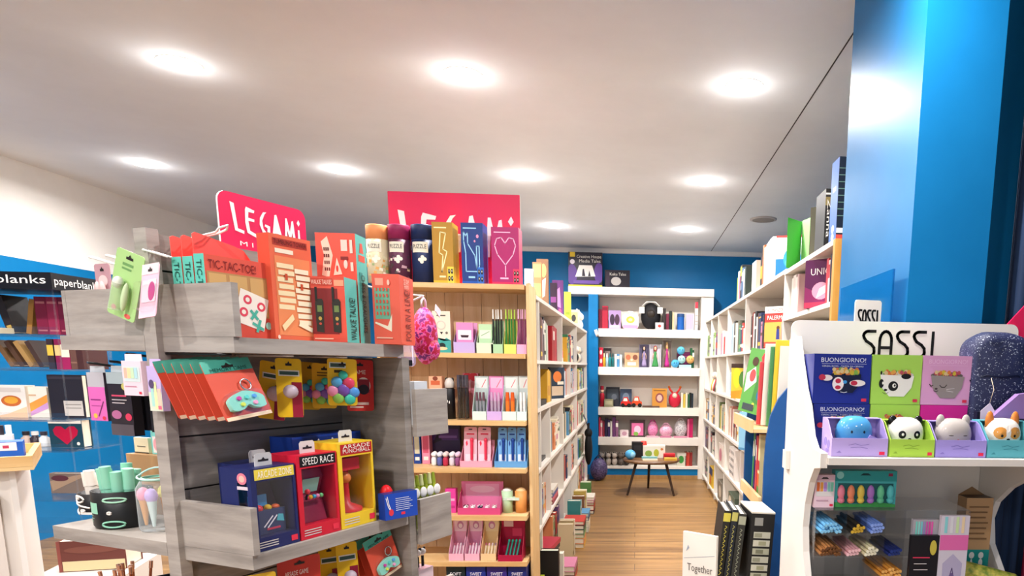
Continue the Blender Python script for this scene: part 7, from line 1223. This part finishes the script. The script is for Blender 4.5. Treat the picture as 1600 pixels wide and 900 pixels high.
def bowlbox(lb, rect, y, z, h, c, ar, title, sub=True, tc='#dfe4f0', d=.115, top=None):
    p, w, _, a = fs(rect, y, z); T = []
    if title:
        T = [('front', 'BUONGIORNO!', (.12, .835, .90, .925), tc)]
        ar = ar+[('r', .12, .80, .90, .805, tc)]
        if sub: T.append(('front', 'CEREAL BOWL - TAZZA DA CEREALI', (.14, .74, .86, .77), tc))
    return carton('bowl_box', lb, 'box', (p, w, h, a), d, c, None, top, [('front', ar+[('r', .84, .05, .93, .11, '#d83050')])], T, 'stacked cereal bowl boxes')
H1 = on_y(1312, 631, SY+.17).z-zs1
zz2 = zs1+H1+.0008; H2 = on_y(1312, 553, SY+.17).z-zz2
yb_ = .17
bowlbox('lower navy bowl box under the navy one, half behind the lilac mug box', (1270, 631, 1357, 700), yb_+.002, zs1, H1, '#1c2c86', bowl_navy(-.02, .0), True)
bowlbox('lower lime green bowl box mostly hidden behind the panda mug box', (1358.5, 633, 1435, 700), yb_+.002, zs1, H1, '#a6d257', cereal(.55, .72, .25, .05, 7), False)
bowlbox('lower magenta bowl box behind the lavender mug box', (1436.5, 634, 1510, 700), yb_+.002, zs1, H1, '#cf2790', [('r', .1, .3, .4, .34, '#e86ab8')], False)
bowlbox('upper navy bowl box with a dark cup full of cereal', (1271, 553, 1360, 630), yb_, zz2, H2, '#1d2e8c', bowl_navy(.0, .0), True, top='#24389a')
bowlbox('upper lime green bowl box with a white panda bowl', (1362, 553, 1439.5, 631), yb_, zz2, H2, '#a8d65a', bowl_panda(), False, top='#b4dd6c')
bowlbox('upper pink bowl box with a grey cat bowl', (1440.5, 554, 1517, 632), yb_, zz2, H2, '#dba0c8', bowl_cat(), True, False, tc='#e9c0dc', top='#e2aed2')
def mugbox(lb, rect, c, inner, kind, tc, side=None):
    p, w, h, a = fs(rect, .02, zs1); d = .085; hf = h*.50
    t = thing('mug_box', lb, 'mug box', p, 0, 'open fronted animal mug boxes'); cm_ = M(c, .4); m = MB()
    m.box(-w/2, w/2, 0, .002, 0, hf, cm_); m.box(-w/2, w/2, .002, d-.002, 0, .002, cm_); m.box(-w/2, w/2, d-.002, d, 0, h, cm_); m.box(-w/2+.002, w/2-.002, .055, d-.002, h-.002, h, cm_)
    for s in (-1, 1): m.prism([(.002, .002), (d-.002, .002), (d-.002, h), (.055, h), (.040, h*.93), (.002, hf)], s*w/2-(.002 if s > 0 else 0), s*w/2+(0 if s > 0 else .002), cm_, fn=lambda q, b, hh: (hh, q, b))
    m.build('carton', t)
    art(t, face(w, h, d), w, hf, [('r', .85, .10, .95, .28, '#e0284e'), ('l', [(.30, .62), (.42, .70), (.52, .60), (.66, .68)], .0014, tc), ('l', [(.34, .48), (.5, .52), (.64, .45)], .0014, tc), ('p', [(.08, .2), (.14, .32), (.18, .2)], tc)])
    art(t, lambda q, b, k=0: (-w/2-.0004-k, d-q, b), d, h, [('e', .4, .35, .14, .12, tc), ('e', .7, .3, .12, .12, tc), ('e', .6, .12, .15, .06, tc)])
    art(t, lambda q, b, k=0: (q-w/2, .0545-k, b), w, h, [('r', .25, .955, .75, .985, '#f0e8f0')], 'title_strip')
    R = min(w*.41, .042); cz = h*.60
    m = MB(); N_, K_ = 24, 14
    def sup(v, e): return math.copysign(abs(v)**e, v)
    vs = [(R*1.02*sup(math.cos(2*PI*i/N_), .8)*math.sin(PI*k/K_)**.7, d*.60+R*.80*sup(math.sin(2*PI*i/N_), .8)*math.sin(PI*k/K_)**.7, cz-R*.95*math.cos(PI*k/K_)) for k in range(K_+1) for i in range(N_)]
    m.add(vs, [[k*N_+i, k*N_+(i+1) % N_, (k+1)*N_+(i+1) % N_, (k+1)*N_+i] for k in range(K_) for i in range(N_)], M(inner, .18), True); mug = m.build('mug', t)
    def f(x, z):
        s = max(.05, 1-(z/(R*.95))**2)**.35; c_ = min(1, abs(x)/(R*1.02*s)); c_ = c_**1.25
        return d*.60-R*.80*s*(max(0, 1-c_*c_)**.5)**.8
    def spot(x, z, rx_, rz_, cc, nm='face_mark', push=0):
        q = MB(); N = 14; vs = [(x*R, f(x*R, z*R)-.0012-push, cz+z*R)]
        for i in range(N):
            xx, z2 = x*R+rx_*R*math.cos(2*PI*i/N), z*R+rz_*R*math.sin(2*PI*i/N); vs.append((xx, f(xx, z2)-.0006-push, cz+z2))
        q.add(vs, [[0, 1+i, 1+(i+1) % N] for i in range(N)], M(cc, .2)); q.build(nm, mug)
    def ear(s, cc, tall=.5, ci=None):
        q = MB(); q.ell((s*R*.74, d*.60, cz+R*.74), R*.26, R*.16, R*tall*.6, M(cc, .2), 12, 8); q.build('ear', mug)
    if kind == 'whale':
        spot(-.35, .1, .06, .08, '#1c2a3a'); spot(.35, .1, .06, .08, '#1c2a3a'); spot(-.1, .42, .05, .03, '#e8f0f4'); spot(.2, .5, .04, .03, '#e8f0f4'); q = MB(); q.prism([(R*.5, cz-R*.35), (R*1.2, cz-R*.5), (R*1.15, cz-R*.25), (R*.7, cz-R*.05)], d*.2, d*.26, M('#a898d8', .4)); q.build('fin_card', t)
    if kind == 'panda':
        ear(-1, '#161618'); ear(1, '#161618')
        for s in (-1, 1): spot(s*.42, .02, .20, .22, '#161618'); spot(s*.40, .03, .07, .08, '#f0ece6', push=.0008)
        spot(0, -.22, .09, .05, '#161618'); spot(0, -.40, .12, .02, '#3a3634')
    if kind == 'cat':
        ear(-1, inner, .7); ear(1, inner, .7); spot(-.4, .02, .14, .025, '#4a423e'); spot(.4, .02, .14, .025, '#4a423e'); spot(0, -.2, .06, .04, '#c88a8a'); spot(.02, -.36, .10, .02, '#4a423e'); spot(.7, -.2, .16, .018, '#d8d2cc')
    if kind == 'corgi':
        ear(-1, '#d8803a', 1.0); ear(1, '#d8803a', 1.0); spot(-.42, .15, .36, .34, '#e09a4a'); spot(.42, .15, .36, .34, '#e09a4a'); spot(0, .2, .14, .4, '#f2ece4', push=.0008); spot(-.36, .0, .07, .08, '#1c1a1a', push=.001); spot(.36, .0, .07, .08, '#1c1a1a', push=.001); spot(0, -.2, .10, .06, '#1c1a1a', push=.001)
mugbox('lilac mug box holding a glossy blue whale mug, leftmost on the white stand', (1300, 656, 1388, 717), '#b7a2dc', '#4f9ad0', 'whale', '#8f7cc0')
mugbox('lime green mug box holding a white panda mug', (1391, 659, 1461, 718), '#a8cf4c', '#efebe4', 'panda', '#86aa36')
mugbox('lavender mug box holding a pale grey cat mug', (1463, 661, 1542, 720), '#a394da', '#b8b0aa', 'cat', '#8676c4')
mugbox('teal mug box holding an orange and white corgi mug at the right edge', (1544, 660, 1618, 722), '#5fb0bb', '#f0e8de', 'corgi', '#3f8a96')
# navy speckled bag with tag, violet pouch, red board
SPK = noisy('navy_speckle', '#141d46', '#c8d0e4', (260, 260, 260), .6, detail=2, pos=(.62, .70))
p = on_y(1545, 600, SY+.14); t = thing('wash_bag', 'soft navy bag speckled with white standing on the white stand at right', 'bag', (.909, SY+.20, zs1+.0045), .0)
def bagmesh(w, h, d):
    m = MB(); P = rrect(w, h, .045, 6); n = len(P); rings = []
    for k, (y, s) in enumerate(((-d/2, .86), (-d*.42, .97), (0, 1.02), (d*.42, .97), (d/2, .86))): rings += [((a)*s, y+.004*math.sin(a*60), h/2+(b-h/2)*s) for a, b in P]
    fs_ = [[k*n+i, k*n+(i+1) % n, (k+1)*n+(i+1) % n, (k+1)*n+i] for k in range(4) for i in range(n)]+[list(range(n))[::-1], [4*n+i for i in range(n)]]
    m.add(rings, fs_, SPK, True); return m
bagmesh(.144, .290, .095).build('bag', t)
m = MB(); m.tube([(-.072, -.03, .17), (-.04, -.050, .185), (.0, -.051, .18), (.04, -.050, .185), (.072, -.03, .17)], .0025, M('#0d1430', .5), 6); m.build('zip', t)
m = MB(); m.box(-.062, .062, -.062, -.045, .012, .095, M('#10152e', .6)); m.build('front_pocket', t)
m = MB(); m.prism([(-.055, .02), (-.02, .04), (-.022, .098), (-.036, .118), (-.058, .098)], -.070, -.069, M('#d8ccdc', .5)); tg = m.build('paper_tag', t); art(tg, lambda a, b, k=0: (a-.055, -.0705-k, b+.04), .03, .06, [('l', [(.3, .1), (.6, .9)], .003, '#4a3a7a'), ('l', [(.6, .2), (.9, .8)], .003, '#4a3a7a')])
m = MB(); m.tube([(-.036, -.069, .118), (-.025, -.062, .15), (-.030, -.054, .178)], .001, M('#c9b8a0', .6), 5); m.build('tag_string', t)
t = thing('pouch', 'violet triangular pouch at the right edge in front of the navy bag', 'pouch', (.915, SY+.113, zs1), 0); m = MB(); m.prism([(-.045, .085), (.06, .085), (.06, .15), (.02, .145)], 0, .02, M('#9a78b4', .5)); m.prism([(-.03, 0), (.06, 0), (.06, .0845), (-.03, .0845)], 0, .02, M('#241f38', .6)); m.build('pouch_body', t)
t = thing('red_board', 'slanted crimson board corner rising at the right edge behind the navy bag', 'sign', (1.04, 1.8825, 1.30), 0); m = MB(); m.prism([(-.05, .078), (.10, -.053), (.337, .219), (.186, .35)], 0, .006, RED); m.build('sign_board', t); MB().box(.12, .15, .0065, .014, -1.3, .15, M('#8a1434', .5)).build('post', t)
# lower shelf
zs2 = .7166; yo = .09
OX0 = on_y(1266, 850, SY+yo).x; OX1 = on_y(1512, 850, SY+yo).x; OZ1 = on_y(1390, 798, SY+yo).z
p0 = on_y(1266, 850, SY+yo)
OX0 = max(OX0, SXL+.021)
og = thing('acrylic_organiser', 'clear acrylic pencil organiser with small compartments on the lower shelf of the white stand', 'organiser', (OX0, SY+yo, zs2), 0)
W_ = OX1-OX0; Hh = OZ1-zs2
rows = [0.0, Hh*.30, Hh*.64, Hh]
rows = [0, on_y(1390, 902, SY+yo).z-zs2 if on_y(1390, 902, SY+yo).z-zs2 > .01 else .02, on_y(1390, 869, SY+yo).z-zs2, on_y(1390, 834, SY+yo).z-zs2, Hh]
for z in rows: MB().box(0, W_, .0, .17, z, z+.002, ACRYL).build('clear_floor', og)
cols = [0, W_*.20, W_*.33, W_*.45, W_*.58]
for x in cols+[W_]: MB().box(x-.001, x+.001, .0, .17, .0025, Hh-.0005, ACRYL).build('clear_wall', og)
MB().box(0, W_, .171, .173, 0, Hh, ACRYL).build('clear_back', og)
proto = {}
def pencils(n, cx, row, spread, c, c2, word, grp, per=6, jit=.0):
    z0 = rows[row]+.0024
    key = (c, c2)
    if key not in proto:
        m = MB(); m.cyl((0, 0, 0), (0, .14, 0), .0043, .0043, M(c, .4), 8, capmat=M(c2, .5)); proto[key] = m
    first = None
    for i in range(n):
        r, q = divmod(i, per); x = cx+(q-(min(per, n-r*per)-1)/2)*.0090+(.0045 if r % 2 else 0)
        if first is None:
            o = proto[key].build('pencil', None); first = o
        else: o = first.copy(); COL.objects.link(o)
        o.location = (OX0+x, SY+yo-.012+.004*((i*5) % 4), zs2+z0+.0046+r*.0080); tag(o, f'{word} pencil lying with its end forward in its compartment of the clear organiser', 'pencil', grp)
pencils(16, W_*.095, 3, .04, '#6fb8e8', '#8accf0', 'sky blue', 'sky blue pencils'); pencils(9, W_*.265, 3, .04, '#2a2620', '#d8b03a', 'black and gold', 'black and gold pencils', 4)
pencils(12, W_*.39, 3, .04, '#6f8fdc', '#88a4e8', 'periwinkle', 'periwinkle pencils', 4); pencils(15, W_*.10, 2, .04, '#a06a3c', '#6a4426', 'natural brown', 'natural brown pencils')
pencils(8, W_*.245, 2, .04, '#e8aab0', '#f0c0c4', 'pale pink', 'pale pink pencils', 4); pencils(10, W_*.36, 2, .04, '#e4dcb0', '#f0ecd0', 'cream', 'cream pencils', 4)
pencils(8, W_*.515, 2, .04, '#1c2a6a', '#24367a', 'dark blue', 'dark blue pencils', 4); pencils(14, W_*.50, 1, .04, '#d8913a', '#e8b060', 'orange', 'orange pencils', 6)
def cardp(lb, rect, y, c, arts, name='pen_pack', d=.012, z=zs2, col2=None):
    p, w, h, a = fs(rect, y, z); return carton(name, lb, 'pen pack', (p, w, h, 0), d, c, col2, None, [('front', arts)])
cardp('black pen pack with a rainbow disc standing in front of the clear organiser', (1422, 837, 1466, 900), .062, '#1c1a1e', [('e', .8, .84, .12, .1, '#c8b84a'), ('r', .1, .70, .7, .715, '#d83a5a'), ('r', .15, .62, .6, .63, '#d8d0d0'), ('r', .15, .54, .65, .55, '#d8d0d0'), ('e', .3, .2, .22, .1, '#a85a8a'), ('r', .72, .08, .92, .16, '#e02a4e')])
t, w, h = cardp('clear pack of glitter pens with a pink band on a pale card', (1468, 806, 1512, 900), .060, '#cfc8d4', [('r', 0, .64, 1, .80, '#dc6aa8'), ('p', [(.2, .1), (.8, .1), (.85, .5), (.5, .6), (.15, .5)], '#b0a8c4'), ('l', [(.3, .2), (.5, .45), (.7, .2)], .002, '#4a3a6a'), ('e', .5, .3, .12, .1, '#6a5a8a')]+[('r', .12+.2*i, .82, .22+.2*i, .99, ('#8ad0d4', '#d8d8dc', '#c8e0a8', '#e8d0a8')[i]) for i in range(4)])
t, w, h = cardp('pack of mint and magenta gel pens behind the black pack in the organiser', (1424, 812, 1464, 900), .078, '#a8a4ac', [('r', .1+.1*i, .7, .17+.1*i, .98, ('#7ad0c0', '#8ad8cc', '#7ac8d0', '#9a8ac0', '#c85aa8', '#d84aa0', '#e05aac')[i]) for i in range(7)])
zt3 = zs2+Hh+.0026
def top_of(rect, y, d, name, lb, cat, c, arts, z=zt3, side=None):
    p, w, h, a = fit(rect, Y=SY+y, z=z); p.x = max(p.x, SXL+.02+w/2); return carton(name, lb, cat, (p, w, h, 0), d, c, side, None, [('front', arts)])+(p,)
top_of((1270, 742, 1301, 796), yo+.02, .02, 'pen_pack', 'pink mini highlighter pack standing on the clear organiser beside the teal box', 'pen pack', '#efd0dc', [('r', 0, .84, 1, 1, '#d8b8c8'), ('p', [(.3, .88), (.7, .88), (.6, .93), (.4, .93)], '#2a2226'), ('r', .08, .35, .95, .80, '#e0dcdc'), ('r', .1, .5, .25, .78, '#e0703a'), ('r', .28, .5, .42, .78, '#e8a04a'), ('r', .45, .5, .6, .78, '#b890d8'), ('r', .64, .5, .78, .78, '#8ad0c8'), ('r', .8, .5, .94, .78, '#7ac8b0'), ('r', .1, .2, .7, .24, '#c8a0b0'), ('r', .78, .05, .94, .12, '#e02a4e')])
t, w, h, p = top_of((1304, 736, 1400, 797), yo+.03, .03, 'highlighter_box', 'teal box of six pastel animal highlighters standing on the clear organiser', 'highlighter box', '#49b5b8', [('r', 0, .72, 1, 1, '#2f9a9c'), ('e', .08, .88, .06, .1, '#8ad0cc'), ('p', [(.40, .88), (.58, .88), (.53, .94), (.45, .94)], '#123a3c'), ('r', .05, .10, .95, .66, '#1f5e62'), ('p', [(0, 0), (1, 0), (1, .08), (.7, .14), (.3, .08), (0, .14)], '#3f9a4e'), ('r', .86, .86, .93, .94, '#8a2a4a')])
for i, c in enumerate(('#f08aa0', '#f0906a', '#ecd25a', '#b07ad0', '#6ad0a0', '#5ac8cc')):
    m = MB(); x = -w*.40+w*.16*i; m.ell((x, -.004, h*.42), w*.062, .008, h*.20, M(c, .35), 12, 8); m.ell((x, -.005, h*.20), w*.06, .009, h*.09, M(c, .35), 12, 8); m.ell((x-w*.03, -.006, h*.28), w*.014, .004, h*.03, M(c, .35), 6, 4); m.ell((x+w*.03, -.006, h*.28), w*.014, .004, h*.03, M(c, .35), 6, 4); m.build('highlighter', t)
p, w, h, a = fs((1497, 770, 1556, 868), .20, zs2); p2, w2, h2, a2 = fit((1512, 778, 1556, 868), Y=SY+.2, ang=-.30, z=zs2)
KB = '#b08a60'; t, w, h = carton('kraft_box', 'open topped brown box with a teal base standing at the back of the lower shelf', 'box', (p2+Vector((-.01, 0, 0)), w2*1.05, h2, -.0), .05, KB, '#9a7650', '#3a2c22', [('front', [('r', 0, 0, 1, .46, '#1f8f84'), ('e', .35, .40, .10, .035, '#ece6da'), ('p', [(.27, .28), (.43, .28), (.37, .36), (.33, .36)], '#ece6da'), ('e', .7, .40, .10, .035, '#ece6da'), ('e', .7, .32, .08, .045, '#ece6da'), ('r', .26, .22, .44, .24, '#ece6da'), ('r', .62, .22, .80, .24, '#ece6da')]+[('r', .1, .90-.055*i, .85-.05*(i % 3), .915-.055*i, '#7a5a3a') for i in range(7)])])
m = MB(); m.prism([(-w/2, 0), (w/2, 0), (0, .022)], .049, .0505, M('#8a6844', .6), fn=lambda a_, b_, q: (a_, q, h+b_)); m.build('lid_flap', t)
for k, (px, py, rot, lb) in enumerate(((1548, 885, -.5, 'green patterned tube with a dark end lying across the lower shelf'), (1540, 905, -.35, 'second green patterned tube under the first one'))):
    q = on_y(px, py, SY+.10); t = thing('paper_tube', lb, 'tube', (q.x, SY+.10+.0*k, zs2+.0215 if k else zs2+.072), (0, math.radians(12 if k == 0 else 0), 0), 'green patterned tubes'); m = MB(); m.cyl((-.065, .04, 0), (.065, 0, 0), .021, .021, noisy('green_pattern', '#6a8a2a', '#d8c85a', (60, 60, 60), .5, detail=2), 18); m.build('tube', t); m = MB(); m.cyl((.0652, 0, 0), (.070, -.0015, 0), .0205, .019, M('#2c3a1c', .5), 16); m.build('end_cap', t)
